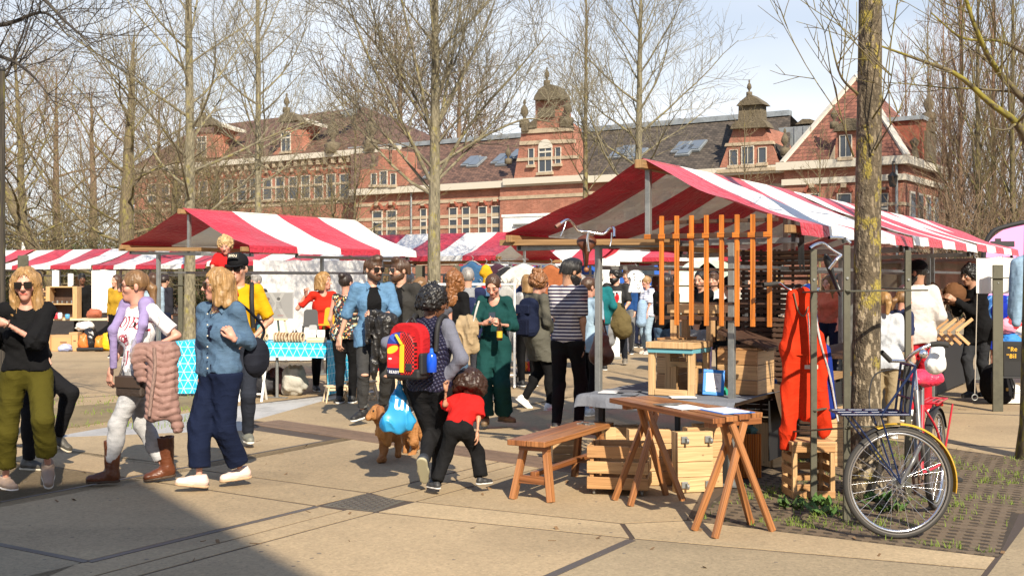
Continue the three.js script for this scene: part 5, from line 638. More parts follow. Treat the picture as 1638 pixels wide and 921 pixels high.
{
 const base=gp(1445,861),t=thing('bicycle','worn city bicycle with blue front rack and red saddle cover leaning at the tree guard','bicycle',base),R=.35,w=(px,py,d)=>at(px,py,d).sub(base),fC=V(-.03,R,0),rear=gp(1497,813).sub(base),rC=rear.clone().setY(R),fd=rear.clone().negate().normalize();
 const P=(...p)=>p,grey=std([.2,.2,.205],.35,{metalness:.5,map:T.mottle}),blue=std([.006,.015,.058],.3),red=std([.42,.015,.03],.35),yellow=std([.5,.29,.02],.4);
 const fw=wheelOf('front_wheel',t,fC,V(-1,0,0.04),R,{up:V(-.07,.997,-.02).normalize()}),rw=wheelOf('rear_wheel',t,rC,fd,R);
 const arc=(R2,a0,a1,wd,n=20)=>{const q=[];for(let i=0;i<n;i++){const a=a0 +(a1 - a0)*i / n,b=a0 +(a1 - a0)*(i + 1)/ n,p=(x,s,k)=>V(Math.cos(x)*(R2 - k),Math.sin(x)*(R2 - k),s*wd);for(const[s0,s1,k0,k1]of[[-1,-.6,.012,0],[-.6,.6,0,0],[.6,1,0,.012]])q.push([p(a,s0,k0),p(a,s1,k1),p(b,s1,k1),p(b,s0,k0)]);}return quads(q);};
 mesh('mudguard',arc(R + .022,3.36,1.22,.03),yellow,fw);mesh('mudguard_tip',arc(R + .021,1.22,.98,.03,5),M.black,fw);mesh('mudguard',arc(R + .022,.0,2.6,.028),M.black,rw);
 const head=w(1468,640,7.42),crown=w(1471,688,7.36),stem=w(1464,588,7.48),bb=w(1474,757,7.72),st=w(1476,648,7.85),seatT=w(1476,616,7.88);
 mesh('fork_blade',tube(P(crown,crown.clone().add(V(-.005,-.06,.045)),w(1462,735,7.2),fC.clone().add(V(0,0,.05))),.0125,8,24),grey,t);mesh('fork_blade',tube(P(crown,crown.clone().add(V(-.005,-.06,-.045)),w(1464,735,7.33),fC.clone().add(V(0,0,-.05))),.0125,8,24),grey,t);mesh('head_tube',cyl(crown,head.clone().lerp(stem,.3),.018,.018,12),grey,t);mesh('stem',cyl(head,stem,.012),M.chrome,t);
 mesh('down_tube',tube(P(head,w(1463,690,7.5),w(1466,735,7.62),bb),.0165,8,24),grey,t);mesh('top_tube',tube(P(head.clone().lerp(crown,.4),w(1478,735,7.65),st.clone().lerp(bb,.6)),.014,8,20),grey,t);mesh('seat_tube',cyl(bb,st,.017),red,t);mesh('seat_post',cyl(st,seatT,.0135),grey,t);
 for(const s of[-1,1]){const sd=V(fd.z,0,-fd.x).multiplyScalar(.055*s);mesh('chain_stay',tube(P(bb,bb.clone().lerp(rC,.5).add(sd),rC.clone().add(sd)),.01,6),red,t);mesh('seat_stay',tube(P(st,st.clone().lerp(rC,.4).add(sd),rC.clone().add(sd)),.0085,6),red,t);mesh('rack_stay',cyl(rC.clone().add(sd),w(1508,645,8.25).setZ(rC.z - .05).add(sd.clone().multiplyScalar(1.2)),.007),red,t);}
{const y=w(1496,640,8.15).y,o=rC.clone().setY(y).addScaledVector(fd,.1),sd=V(fd.z,0,-fd.x),rails=[-.06,-.02,.02,.06].map((s)=>cyl(o.clone().addScaledVector(sd,s).addScaledVector(fd,.17),o.clone().addScaledVector(sd,s).addScaledVector(fd,-.22),.006,.006,6));rails.push(cyl(o.clone().addScaledVector(sd,-.065).addScaledVector(fd,.17),o.clone().addScaledVector(sd,.065).addScaledVector(fd,.17),.007),cyl(o.clone().addScaledVector(sd,-.065).addScaledVector(fd,-.22),o.clone().addScaledVector(sd,.065).addScaledVector(fd,-.22),.007));mesh('rear_rack',merge(rails),red,t);mesh('rear_light',box(.06,.04,.03,o.x - fd.x*.24,o.y - .04,o.z - fd.z*.24,{c:.01}),std([.4,.01,.01],.25),t);}
{const sd=V(fd.z,0,-fd.x),c=seatT.clone().add(V(0,.045,0)),g=sdf([cap(c.clone().addScaledVector(fd,.15),c.clone().addScaledVector(fd,.0),.025,.05,.03),ell(c.clone().addScaledVector(fd,-.07).addScaledVector(sd,.05),V(.075,.05,.085),.05),ell(c.clone().addScaledVector(fd,-.07).addScaledVector(sd,-.05),V(.075,.05,.085),.05)],.008,{fold:foldN(.008,30,30,2)});mesh('saddle',g,std([.72,.03,.08],.4,{bumpMap:T.rough,bumpScale:.01}),t);mesh('saddle_spring',[tube(P(c.clone().addScaledVector(fd,.1).add(V(0,-.03,0)),c.clone().add(V(0,-.07,0)),c.clone().addScaledVector(fd,-.12).add(V(0,-.04,0))),.008)],M.iron,t);}
{
 const L=w(1447,570,7.2),Rr=w(1448,568,7.7),gA=w(1490,551,7.2),gB=w(1519,552,7.15),hA=w(1425,577,7.65),hB=w(1411,563,7.6);
 mesh('handlebar',tube(P(gA,w(1470,560,7.2),w(1452,575,7.3),stem.clone().add(V(0,.01,0)),w(1450,578,7.6),hA),.0115,8,40),M.chrome,t);mesh('grip',tube(P(gA,gA.clone().lerp(gB,.5).add(V(0,.006,0)),gB),.0175,10),M.rubber,t);mesh('grip',tube(P(hA,hA.clone().lerp(hB,.5),hB),.0165,10),M.rubber,t);mesh('bell',ball(0,0,0,.028,12).translate(w(1478,570,7.15).x,w(1478,566,7.15).y,w(1478,570,7.15).z),M.chrome,t);mesh('brake_cable',tube(P(w(1430,590,7.6),w(1400,600,7.55),w(1391,640,7.5),w(1402,680,7.45),w(1440,690,7.4)),.0055,5,40),M.black,t);mesh('brake_cable',tube(P(gA,w(1468,585,7.25),w(1460,620,7.3),w(1466,660,7.34)),.0045,5,24),M.black,t);
}
{
 const A=w(1353,657,7.25),B=w(1381,641,7.6),C=w(1459,655,7.55),D=w(1418,670,7.15),y=(A.y + B.y + C.y + D.y)/ 4,Cc=[V(-.36,y,.12),V(-.36,y,-.14),V(.06,y,-.14),V(.06,y,.12)].map((p)=>p.add(V(fC.x - .03,0,0))),r=[];
 for(let i=0;i<4;i++)r.push([Cc[i],Cc[(i + 1)% 4]]);for(const s of[.25,.5,.75])r.push([Cc[0].clone().lerp(Cc[3],s),Cc[1].clone().lerp(Cc[2],s)]);r.push([Cc[0].clone().lerp(Cc[1],.5),Cc[3].clone().lerp(Cc[2],.5)]);for(const[a,b]of r)mesh('carrier_rod',cyl(a,b,.0085,.0085,8),blue,t);
 const top=.3,U=[V(Cc[3].x,y,.12),V(Cc[3].x,y,.035),V(Cc[3].x,y,-.05),V(Cc[3].x,y,-.14)].map((p)=>p.clone());U.forEach((p)=>mesh('carrier_upright',cyl(p,p.clone().add(V(.035,top,0)),.0085,.0085,8),blue,t));for(const k of[.33,.66,1])mesh('carrier_rod',cyl(U[0].clone().add(V(.035*k,top*k,0)),U[3].clone().add(V(.035*k,top*k,0)),.008,.008,8),blue,t);
 mesh('carrier_rod',cyl(U[0].clone().add(V(-.17,0,0)),U[0].clone().add(V(.03,top*.95,0)),.008,.008,8),blue,t);for(const s of[.055,-.055]){mesh('carrier_strut',cyl(Cc[0].clone().lerp(Cc[3],.15).setZ(s*1.6),fC.clone().add(V(0,0,s)),.006,.006,6),blue,t);mesh('carrier_strut',cyl(Cc[0].clone().lerp(Cc[3],.6).setZ(s*1.6),fC.clone().add(V(0,0,s)),.006,.006,6),blue,t);}
 for(const s of[.3,.62])mesh('luggage_strap',box(.028,top*.95,.012,U[0].x - .0 + s*.05,y + top*.5,.12 - s*.25),M.rubber,t);
}
{const sd=V(fd.z,0,-fd.x);mesh('crank',[cyl(bb.clone().addScaledVector(sd,.06),bb.clone().addScaledVector(sd,.075).addScaledVector(fd,.14).add(V(-.02,.06,.03)),.01),cyl(bb.clone().addScaledVector(sd,-.06),bb.clone().addScaledVector(sd,-.075).addScaledVector(fd,-.15).add(V(0,-.05,0)),.01)],M.steel,t).userData.kind='stuff';for(const[px,py,d]of[[1425,746,7.5],[1528,767,7.75]]){const p=w(px,py,d);mesh('pedal',[box(.09,.028,.06,p.x,p.y,p.z,{c:.006})],M.black,t);}mesh('chain_guard',box(.02,.09,.38,bb.x + .04,bb.y + .01,bb.z - .15,{ry:Math.atan2(fd.x,fd.z)}),M.black,t);mesh('chain_ring',new THREE.TorusGeometry(.08,.008,6,30).rotateY(Math.atan2(fd.x,fd.z)+ Math.PI / 2).translate(bb.x,bb.y,bb.z),std([.15,.08,.05],.6),t);mesh('lower_pedal_arm',cyl(w(1459,745,7.5),w(1465,790,7.55),.01),std([.12,.06,.04],.6),t);}
 const bag=thing('plastic_bag','crumpled white plastic bag hanging from the bicycle handlebar','bag',at(1498,574,7.3));mesh('bag',sdf([cap(V(.01,.05,0),V(-.005,-.045,0),.035,.047,.03),ell(V(-.01,-.035,.01),V(.055,.035,.04),.03)],.007,{fold:foldN(.016,26,18,5)}),std([.74,.73,.7],.35),bag);mesh('handle',tube([V(.02,.08,0),V(.012,.1,.01),V(-.01,.08,0)],.004),M.white,bag);
}
// ---- orange hooded sweater on a hanger, in front of the dark crates
{
 const p=at(1290,590,8.7),t=thing('hooded_sweater','bright orange hooded sweater with blue lining hanging beside the tree guard','sweater',p),k=8.7 / FOC,q=(px,py,dz=0)=>V((px - 1290)*k,(590 - py)*k,dz);
 const pr=[cap(q(1284,470),q(1285,560),.05,.07,.05),cap(q(1297,520),q(1312,665),.065,.065,.05),cap(q(1282,540),q(1290,660),.06,.065,.05),cap(q(1273,475),q(1262,560,.03),.05,.06,.04),cap(q(1262,560,.04),q(1258,690,.05),.055,.05,.04),cap(q(1258,690,.05),q(1256,716,.05),.04,.034,.02,1),cap(q(1305,540,.02),q(1320,690,.02),.06,.04,.04)];
 mesh('sweater',sdf(pr,.012,{fold:(x,y,z)=>.022*Math.pow(1 - Math.abs(2*noise(x*15 + y*3,y*3.2,z*8)- 1),2)+ .008*noise(x*40,y*10,3)- .008}),cloth([.66,.04,.01],{bump:.002}),t);mesh('rib_cuff',sdf([cap(q(1258,698,.05),q(1256,718,.05),.04,.036,.01,1)],.008),cloth([.6,.035,.01]),t);
 mesh('lining',sdf([cap(q(1296,462,-.02),q(1300,520,-.02),.035,.04,.03),cap(q(1318,560,.0),q(1331,662,.0),.045,.04,.03)],.011,{fold:foldN(.012,18,6,3)}),cloth([.015,.04,.26]),t);mesh('stripe',tube([q(1297,470,.07),q(1306,540,.1),q(1324,600,.07),q(1338,672,.05)],.008,6,30),cloth([.75,.75,.75]),t);mesh('pocket_edge',box(.11,.006,.01,q(1277,566).x,q(1277,566).y,.105),cloth([.6,.05,.01]),t);mesh('drawstring',tube([q(1288,500,.09),q(1290,540,.11),q(1292,585,.115)],.006,5,16),cloth([.75,.7,.65]),t);mesh('print',box(.1,.03,.004,q(1292,585).x,q(1292,585).y,.118),cloth([.75,.6,.5]),t);mesh('hanger',tube([q(1265,468,0),q(1278,455,0),q(1300,470,0)],.008,6,16),M.dark,t);mesh('zip',tube([q(1267,468,.06),q(1275,500,.08),q(1282,505,.085),q(1290,490,.07)],.006,5,16),std([.15,.09,.05],.5),t);
}
// ---- right stall: curtain, banner, backpack, tub, frames
{
 const cur=(label,p,turn,w,h,c,seed,amp=.03)=>{const g=new THREE.PlaneGeometry(w,h,60,16),P=g.attributes.position;for(let i=0;i<P.count;i++){const v=.5 - P.getY(i)/ h;P.setZ(i,amp*(.4 + v)*(Math.sin(P.getX(i)*21 + seed)+ .6*Math.sin(P.getX(i)*47 + seed*2)+ .4*noise(P.getX(i)*9,P.getY(i)*2,seed)));P.setY(i,P.getY(i)- .02*Math.abs(Math.sin(P.getX(i)*8))*(1 - v));}g.computeVertexNormals();const t=thing('curtain',label,'curtain',p,turn);mesh('cloth',boxUV(g),c,t);const rg=[];for(let x=-w / 2;x<w / 2;x +=.3)rg.push(new THREE.TorusGeometry(.02,.004,5,10).translate(x,h / 2,0));mesh('ring',merge(rg),M.steel,t).userData.kind='stuff';return t;};
 const wc=std([.84,.83,.8],.8,{bumpMap:T.rough,bumpScale:.008}),wcT=new THREE.MeshPhysicalMaterial({color:new THREE.Color(.85,.84,.81),roughness:.9,transmission:.18,thickness:0,side:THREE.DoubleSide});
 cur('long white gathered curtain behind the red shirted woman',at(504,466,22.8).setY(1.02),.05,2.42,1.98,wcT,1,.026);cur('short white curtain panel hanging at the end of the right stall row',at(1600,440,14.4),-.1,.56,.46,wcT,4,.012);cur('beige cloth draped along the back of the right stall',at(1512,432,19).setY(1.72),-.5,2.6,.5,cloth([.5,.43,.33]),7,.02);cur('plain white backdrop sheet hanging in the left stall',at(165,464,27).setY(1.35),.1,.55,1.0,wc,9,.004);
 cur('small pale cloth hanging at the top of the left cabinet',at(88,446,27.5),0,.16,.42,wc,3,.004);cur('narrow pale cloth hanging right of the left cabinet',at(112,450,27.6),0,.13,.38,wc,5,.004);
 const rope=thing('rope','thin cord with a metal hook hanging from the white curtain panel','rope',at(1564,470,14.2));mesh('cord',cyl(V(0,0,0),V(-.03,-1.22,0),.006),std([.4,.36,.3],.8),rope);mesh('hook',new THREE.TorusGeometry(.035,.007,6,14).translate(-.03,-1.27,0),M.steel,rope);
 const b=thing('backpack','black backpack standing on the paving under the white curtain','backpack',gp(1595,645));mesh('body',sdf([ell(V(0,.24,0),V(.21,.25,.14),.05),ell(V(.02,.14,.1),V(.16,.14,.08),.06),ell(V(0,.38,0),V(.15,.14,.11),.08)],.014,{fold:foldN(.016,14,12,4),cuts:[(x,y)=>-y]}),cloth([.014,.014,.016],{bump:.003}),b);mesh('strap',[tube([V(-.1,.42,.1),V(-.14,.3,.19),V(-.12,.08,.17)],.014,6),tube([V(.1,.42,.1),V(.15,.3,.18),V(.16,.08,.15)],.014,6)],M.dark,b).userData.kind='stuff';mesh('handle',tube([V(-.05,.49,.02),V(0,.55,.02),V(.06,.49,.02)],.011,6),M.dark,b);mesh('buckle',box(.03,.04,.012,.06,.2,.185),std([.35,.2,.03],.5),b);
 const tub=thing('plastic_tub','white plastic tub with clear wrap at the right edge on the paving','tub',gp(1626,648).add(V(0,0,-.2)),-.2);mesh('tub',[box(.32,.02,.22,0,.02,0),box(.32,.14,.012,0,.085,.11),box(.32,.14,.012,0,.085,-.11),box(.012,.14,.22,-.16,.085,0),box(.012,.14,.22,.16,.085,0)],std([.72,.72,.7],.35),tub);mesh('rim',[box(.34,.014,.02,0,.155,.115),box(.34,.014,.02,0,.155,-.115),box(.02,.014,.21,-.165,.155,0),box(.02,.014,.21,.165,.155,0)],M.white,tub).userData.kind='stuff';mesh('wrap',sdf([ell(V(.02,.17,0),V(.1,.07,.08),.02)],.01,{fold:foldN(.04,26,26,8)}),std([.6,.62,.62],.15),tub);
 const sg=thing('black_sign','black board with yellow lettering at the right edge','sign',at(1624,574,14.6),-.12);mesh('board',box(.33,.44,.03,.03,0,0),M.black,sg);mesh('lettering',new THREE.PlaneGeometry(.3,.2).translate(.035,.075,.0165),std([1,1,1],.6,{map:print(256,170,(g,w,h)=>{g.fillStyle='#0b0a0a';g.fillRect(0,0,w,h);g.fillStyle='#d9a520';g.font='bold 62px sans-serif';g.fillText('"Re',20,66);g.fillText('"Bil',8,140);})}),sg);mesh('shelf_edge',box(.4,.02,.1,.03,-.23,.02),M.dark,sg);
 const fl2=thing('feather_flag','pink feather flag with black hem behind the right stalls','flag',at(1610,HY,24).setY(0));{const k=24 / FOC,s=new THREE.Shape(),q=(px,py)=>[(px - 1610)*k,EYE +(HY - py)*k];s.moveTo(...q(1578,480));s.lineTo(...q(1577,395));s.quadraticCurveTo(...q(1592,368),...q(1632,358));s.lineTo(...q(1650,355));s.quadraticCurveTo(...q(1640,400),...q(1622,500));s.lineTo(...q(1578,480));mesh('cloth',boxUV(new THREE.ExtrudeGeometry(s,{depth:.01,bevelEnabled:false})),std([.78,.28,.55],.7),fl2);mesh('hem',tube([[1577,480],[1576,395],[1590,370],[1610,362],[1650,353]].map((p)=>V(...q(...p),.005)),.05,6,40),M.black,fl2);mesh('print',[box(.12,.2,.01,...q(1597,389),.02),box(.5,.11,.01,...q(1604,390),.021)],M.dark,fl2).userData.kind='stuff';mesh('pole',cyl(V(-.42,0,.02),V(-.42,2,.02),.025),M.iron,fl2);}
 const dj=thing('denim_jacket','pale blue denim jacket hanging at the right edge','jacket',at(1640,470,11));{const k=11 / FOC,q=(px,py,z=0)=>V((px - 1640)*k,(470 - py)*k,z);mesh('jacket',sdf([cap(q(1628,422),q(1626,500),.05,.065,.04),cap(q(1645,425),q(1648,500),.1,.11,.05),cap(q(1632,432,.05),q(1622,516,.06),.035,.03,.03)],.01,{fold:foldN(.02,24,8,3)}),std([.26,.38,.52],.85,{map:T.denim}),dj);mesh('hanger',tube([q(1628,425),q(1645,412),q(1660,425)],.006),M.dark,dj);mesh('cuff',sdf([cap(q(1622,508,.06),q(1621,520,.06),.034,.033,.01,1)],.008),std([.22,.33,.46],.85,{map:T.denim}),dj);}

 const O2=S1.clone().addScaledVector(dirA,4.2),rs=local(O2,thA),ct=thing('stall_counter','dark counter under the second and third right stall','counter',O2,thA);mesh('board',box(1.1,.03,6.2,1.45,.74,-3.4),M.darkwood,ct);mesh('skirt',box(.02,.68,6,1.95,.37,-3.4),M.black,ct);for(const z of[-.5,-3.4,-6.3])mesh('leg',box(.05,.72,.05,1.9,.36,z + .05),M.steel,ct);
 for(let i=0;i<5;i++){const t2=thing('wood_frame',`${['first', 'second', 'third', 'fourth', 'fifth'][i]} chevron of pale wood moulding from the left, displayed under the second right stall`,'frame',at(1478 + i*13,531,14.4 - i*.12)),mm=i % 2?M.pine3:M.pine;mesh('arm',bar(V(0,0,0),V(.2,.16,0),.04,.02,{side:V(-.6,.8,0)}),mm,t2);mesh('arm',bar(V(0,-.004,0),V(.16,-.15,0),.04,.02,{side:V(.6,.8,0)}),mm,t2);}
 const tb=thing('plastic_tub','large white tub on the ground under the right stall counter','tub',gp(1523,608));mesh('tub',lathe([[0,.01],[.17,.01],[.2,.3],[.215,.3],[.21,.32],[.19,.32],[.18,.04],[0,.03]]).scale(1.2,.95,.8),std([.66,.65,.6],.45),tb);mesh('lid',box(.5,.02,.34,0,.315,0),M.white,tb);
 const cb=thing('cardboard_box','brown cardboard box beside the red trousers','box',gp(1506,620));mesh('carton',box(.16,.32,.22,0,.16,0),std([.32,.2,.1],.8),cb);mesh('flap',box(.16,.006,.1,0,.325,.06,{rx:-.3}),std([.36,.23,.12],.8),cb);
[['red',[.5,.02,.03],1622,518],['bright blue',[.03,.2,.6],1618,545],['pink',[.7,.25,.35],1611,522],['white',[.6,.6,.62],1634,524]].forEach(([n,c,px,py],i)=>sackOf('cloth_bundle',`${n} cloth in the pile beside the white curtain panel`,'cloth',at(px,py + 12,15.2),c,.26,.2,.2,20 + i));
 for(const[px,w2,h2,lab]of[[1490,.34,.5,'round brown hat on a stand in the second right stall'],[1528,.4,.5,'tall round brown hat held up in the right stall']]){const t2=thing('hat',lab,'hat',at(px,470,15.6));mesh('crown',sdf([ell(V(0,0,0),V(w2*.36,h2*.3,w2*.3),.03)],.02,{fold:foldN(.02,9,9,px)}),cloth([.16,.075,.035]),t2);mesh('brim',new THREE.CylinderGeometry(w2*.55,w2*.55,.02,24).rotateZ(.2).translate(0,-h2*.2,0),cloth([.12,.05,.025]),t2);}
}
// ---- left far stall: cabinet, counter, cartons, bags
{
 const Z=26.6,at0=(px,py,dz=0)=>at(px,py,Z - dz),gy=(px,dz=0)=>at(px,HY,Z - dz).setY(0),c=thing('stall_counter','plank counter of the far left stall','counter',gy(105));mesh('board',box(3.6,.04,.8,0,.7,-.3),M.ply,c);for(const x of[-1.7,.3,1.6])mesh('leg',box(.05,.68,.05,x,.34,0),M.steel,c);
 const cb=thing('display_cabinet','open wooden cabinet with two shelves on the far left counter','cabinet',gy(101,-.2).setY(.72));const w=.62,h=.74;mesh('side',[box(.1,h,.3,-w / 2,h / 2,0)],M.pine,cb);mesh('side',[box(.1,h,.3,w / 2,h / 2,0)],M.pine,cb);for(const y of[.01,h*.45,h - .01])mesh('shelf',box(w - .08,.03,.3,0,y,0),M.pine,cb);mesh('back',box(w,h,.02,0,h / 2,-.15),M.darkwood,cb);for(let i=0;i<9;i++)mesh('trinket',box(.035,.04 + .02*(i % 3),.04,-.22 + .055*i,h*.45 + .045,.08),i % 2?M.darkwood:M.steel,cb);
 const sh=thing('trinket_rack','dark rack with rows of gold trinkets behind the woman in black','rack',gy(72,-.3).setY(.72));mesh('back',box(.42,.6,.03,0,.3,0),M.darkwood,sh);const gd=[];for(let y=0;y<5;y++)for(let x=0;x<7;x++)gd.push(box(.03,.04,.02,-.17 + x*.056,.12 + y*.09,.03,{plain:1}));mesh('trinket',merge(gd),std([.5,.3,.08],.4),sh).userData.kind='stuff';mesh('frame',box(.46,.03,.06,0,.62,0),M.pine,sh);
 const carton=(lab,px,w2,h2,dz,tone)=>{const t=thing('cardboard_box',lab,'box',gy(px,dz));mesh('carton',box(w2,h2,.35,0,h2 / 2,0,{c:.008}),std([.5*tone,.29*tone,.13*tone],.8),t);mesh('tape',box(w2*.99,.05,.352,0,h2*.92,0,{plain:1}),std([.42,.26,.13],.5),t);mesh('print',box(w2*.3,.03,.004,w2*.15,h2*.55,.177,{plain:1}),std([.2,.1,.05],.8),t);};
 carton('wide cardboard box under the far left counter',100,.5,.36,.25,1);carton('cardboard box behind the woman in black',74,.3,.36,.3,.9);carton('narrow cardboard box beside the orange bag',121,.2,.42,.22,1.1);
 const S=(n,l,ca,px,c2,w2,h2,s,r2,dz=.4)=>sackOf(n,l,ca,gy(px,dz),c2,w2,h2,.3,s,r2);
 S('orange_bag','orange shopping bag under the far left counter','bag',134,[.62,.16,.03],.26,.38,31,.4);S('black_bag','black shiny bag draped over the orange bag','bag',143,[.012,.012,.014],.34,.5,33,.25,.32);S('yellow_bag','yellow and red shopping bag beside the left stall post','bag',172,[.72,.5,.02],.3,.42,35,.4);S('yellow_bag','small red and yellow bag left of the stall post','bag',159,[.6,.2,.02],.22,.36,36,.4,.45);S('white_bag','white plastic bag on top of the black bag','bag',135,[.7,.7,.7],.4,.2,37,.3,.1).position.y=.46;S('striped_bag','crumpled blue white bag on the ground before the cartons','bag',103,[.35,.4,.65],.3,.16,38,.4,.55);S('terracotta_pot','terracotta coloured roll on the far left counter','pot',150,[.35,.1,.05],.34,.2,39,.7,.0).position.y=.74;
 const bp=thing('black_tube','black rolled tube lying on the ground by the left stall','tube',gy(140,.6));mesh('roll',cyl(V(-.25,.05,0),V(.32,.06,.02),.04,.04,10),M.black,bp);mesh('end_cap',ball(.32,.06,.02,.041),M.dark,bp);
[['blue',[.1,.35,.6],107],['red',[.5,.03,.05],89],['teal',[.1,.35,.3],79],['white',[.7,.7,.7],95]].forEach(([n,cc,px],i)=>{const t=thing('jar',`small ${n} jar on the far left counter edge`,'jar',gy(px,.15).setY(.72));mesh('jar',lathe([[0,0],[.05,0],[.055,.08],[.04,.11],[0,.11]]).scale(1,1 + .3*(i % 2),1),std(cc,.3),t);mesh('lid',new THREE.CylinderGeometry(.042,.042,.02,10).translate(0,.12 + .034*(i % 2),0),M.dark,t);});
}
// ---- clothes rail, hanging garments and displays in the middle distance
{
 const rail=(lab,x0,x1,py,d,post)=>{const a=at(x0,py,d),b=at(x1,py,d),t=thing('clothes_rail',lab,'clothes rail',a.clone().setY(0));mesh('top_rail',cyl(V(0,a.y,0),V(b.x - a.x,b.y,0),.02),M.white,t);for(const x of post){const p=at(x,py,d);mesh('upright',cyl(V(p.x - a.x,0,0),V(p.x - a.x,p.y,0),.02),M.white,t);mesh('foot',cyl(V(p.x - a.x,.03,-.25),V(p.x - a.x,.03,.25),.018),M.white,t);}mesh('bottom_rail',cyl(V(0,.18,0),V(b.x - a.x,.18,0),.016),M.white,t);};
 rail('long white clothes rail behind the green jumpsuit woman',655,826,455,17.4,[657,823]);rail('white clothes rail with pale garments left of the blonde woman',772,850,449,18.6,[775,848]);
 const garment=(lab,cat,px,py,d,c,w,h,seed,kind,map)=>{const t=thing(cat.replace(/ /g,'_'),lab,cat,at(px,py,d)),pr=[cap(V(0,-.13,0),V(0,-h,0),w*.26,w*.42,.05),cap(V(0,-.06,0),V(w*.34,-.13,0),.045,.05,.04),cap(V(0,-.06,0),V(-w*.34,-.13,0),.045,.05,.04)];if(kind!=='plain')for(const s of[-1,1])pr.push(kind==='tee'?cap(V(s*w*.3,-.12,0),V(s*w*.6,-.24,0),w*.13,w*.14,.04,1):cap(V(s*w*.36,-.14,0),V(s*w*.5,-h*.85,.02),w*.14,w*.11,.04));for(const p of pr)p.ra*=1,p.k=.04;const g=sdf(pr,Math.max(.012,d*.0009),{fold:foldN(.03,14,5,seed),cuts:[(x,y,z)=>Math.abs(z)- .07,(x,y)=>-y - h]});mesh('cloth',g,map?std([1,1,1],.8,{map}):cloth(c,{bump:.003}),t);mesh('hanger',[tube([V(-w*.4,-.05,0),V(0,.02,0),V(w*.4,-.05,0)],.008,5,8),tube([V(0,.02,0),V(.02,.07,0),V(-.01,.1,0)],.006,5,8)],M.steel,t).userData.kind='stuff';};
 garment('white display tee hanging over the blonde woman','t shirt',837,424,18,[.8,.76,.68],.5,.5,2,'tee');garment('blue jacket hanging left of the yellow garment','jacket',755,419,19,[.05,.13,.26],.36,.75,3,'long');garment('bright yellow garment on a hanger','garment',777,424,18.5,[.7,.4,.02],.13,.5,4,'plain');garment('rust brown coat hanging above the curly haired woman','coat',881,424,18.8,[.4,.13,.05],.34,.75,5,'long');garment('dark garment hanging left of the white display tee','garment',812,428,19.3,[.03,.03,.035],.4,.6,6,'plain');garment('plum jacket hanging in the shade of the middle stall','jacket',797,424,19.6,[.07,.03,.05],.5,.5,7,'long');garment('dark slate coat in the shade of the middle stall','coat',728,432,19.8,[.04,.05,.06],.4,.8,17,'long');
 const R=rngOf(77);[['cream patterned',[.62,.55,.45]],['red',[.5,.03,.04]],['denim blue',[.1,.2,.36]],['white',[.7,.68,.66]],['lilac',[.35,.27,.5]],['pale grey',[.5,.5,.48]],['sage',[.25,.3,.22]],['beige',[.5,.4,.3]],['navy',[.03,.05,.14]],['rose',[.5,.22,.25]]].forEach(([n,c],i)=>garment(`${n} garment in the row on the white clothes rail`,'garment',768 + i*8.4,457 -(i % 2),17.9 - .05*(i % 3),c,.24,.85 + R()*.2,30 + i,i % 2?'long':'plain'));
[['ivory',[.62,.6,.55]],['grey',[.35,.35,.36]],['teal',[.05,.2,.22]],['black',[.02,.02,.02]],['white',[.7,.7,.68]]].forEach(([n,c],i)=>garment(`${n} garment at the left half of the long clothes rail`,'garment',672 + i*14,459,17.6,c,.26,.8,50 + i,'plain'));
 garment('patterned tote bag hanging on the tree guard right of the bearded man','tote bag',1017,431,21,[.4,.4,.42],.3,.42,60,'plain',print(128,128,(g,w)=>{g.fillStyle='#e8e8e8';g.fillRect(0,0,w,w);const r=rngOf(9);g.fillStyle='#222';for(let i=0;i<26;i++){g.beginPath();g.ellipse(r()*w,r()*w,2 + r()*5,2 + r()*4,r()*3,0,7);g.fill();}},[.4,.4]));
 const van=thing('blue_van','blue and white delivery van behind the middle stalls','van',at(910,HY,34).setY(0),.1);mesh('body',new RoundedBoxGeometry(5.2,1.9,2,3,.2).translate(0,1.4,0),std([.02,.1,.42],.3),van);mesh('roof_band',box(5,.16,1.9,0,2.4,0,{c:.05}),M.white,van);mesh('side_band',box(5.22,.2,2.02,0,1.35,0,{c:.02}),M.white,van);mesh('window',box(.9,.55,2.03,1.9,1.9,0,{c:.05}),M.glass,van);for(const x of[-1.6,1.6])mesh('wheel',cyl(V(x,.34,.75),V(x,.34,1.02),.34,.34,20),M.rubber,van);
 const wp=thing('white_screen','white panel standing behind the bearded man in the black tee','panel',at(975,HY,23.6).setY(0));mesh('panel',box(.42,2,.04,0,1.05,0),M.white,wp);mesh('foot',box(.44,.05,.4,0,.03,0),M.steel,wp);
 const wb=thing('white_box','white carton on the ground behind the bearded man','box',gp(1000,562));mesh('carton',box(.34,.46,.3,0,.23,0),std([.75,.75,.76],.6),wb);mesh('lid',box(.36,.05,.32,0,.46,0),M.white,wb);
 const ft=thing('food_counter','counter with bowls and plates seen through the slatted rack','counter',at(1165,HY,20).setY(0),-.2);mesh('top',box(2.1,.05,.8,0,.95,0),M.ply,ft);mesh('front',box(2,.5,.03,0,.67,.36),std([.03,.028,.028],.7),ft);for(let i=0;i<9;i++)mesh('bowl',lathe([[0,0],[.05,0],[.11,.08],[.1,.08],[0,.02]],-.9 + i*.22,.98,.1*(i % 3)- .1,12),std([[.7,.65,.55],[.6,.3,.12],[.5,.5,.5]][i % 3],.4),ft);
 const mb=(lab,px,c)=>{const t=thing('arched_screen',lab,'panel',at(px,452,21.5));mesh('panel',new THREE.CylinderGeometry(.42,.42,.03,28,1,false,0,Math.PI).rotateZ(Math.PI / 2).rotateY(Math.PI / 2).translate(0,.0,0),std(c,.7,{map:T.mottle}),t);mesh('lower_panel',box(.84,.7,.03,0,-.35,0),std(c,.7),t);};
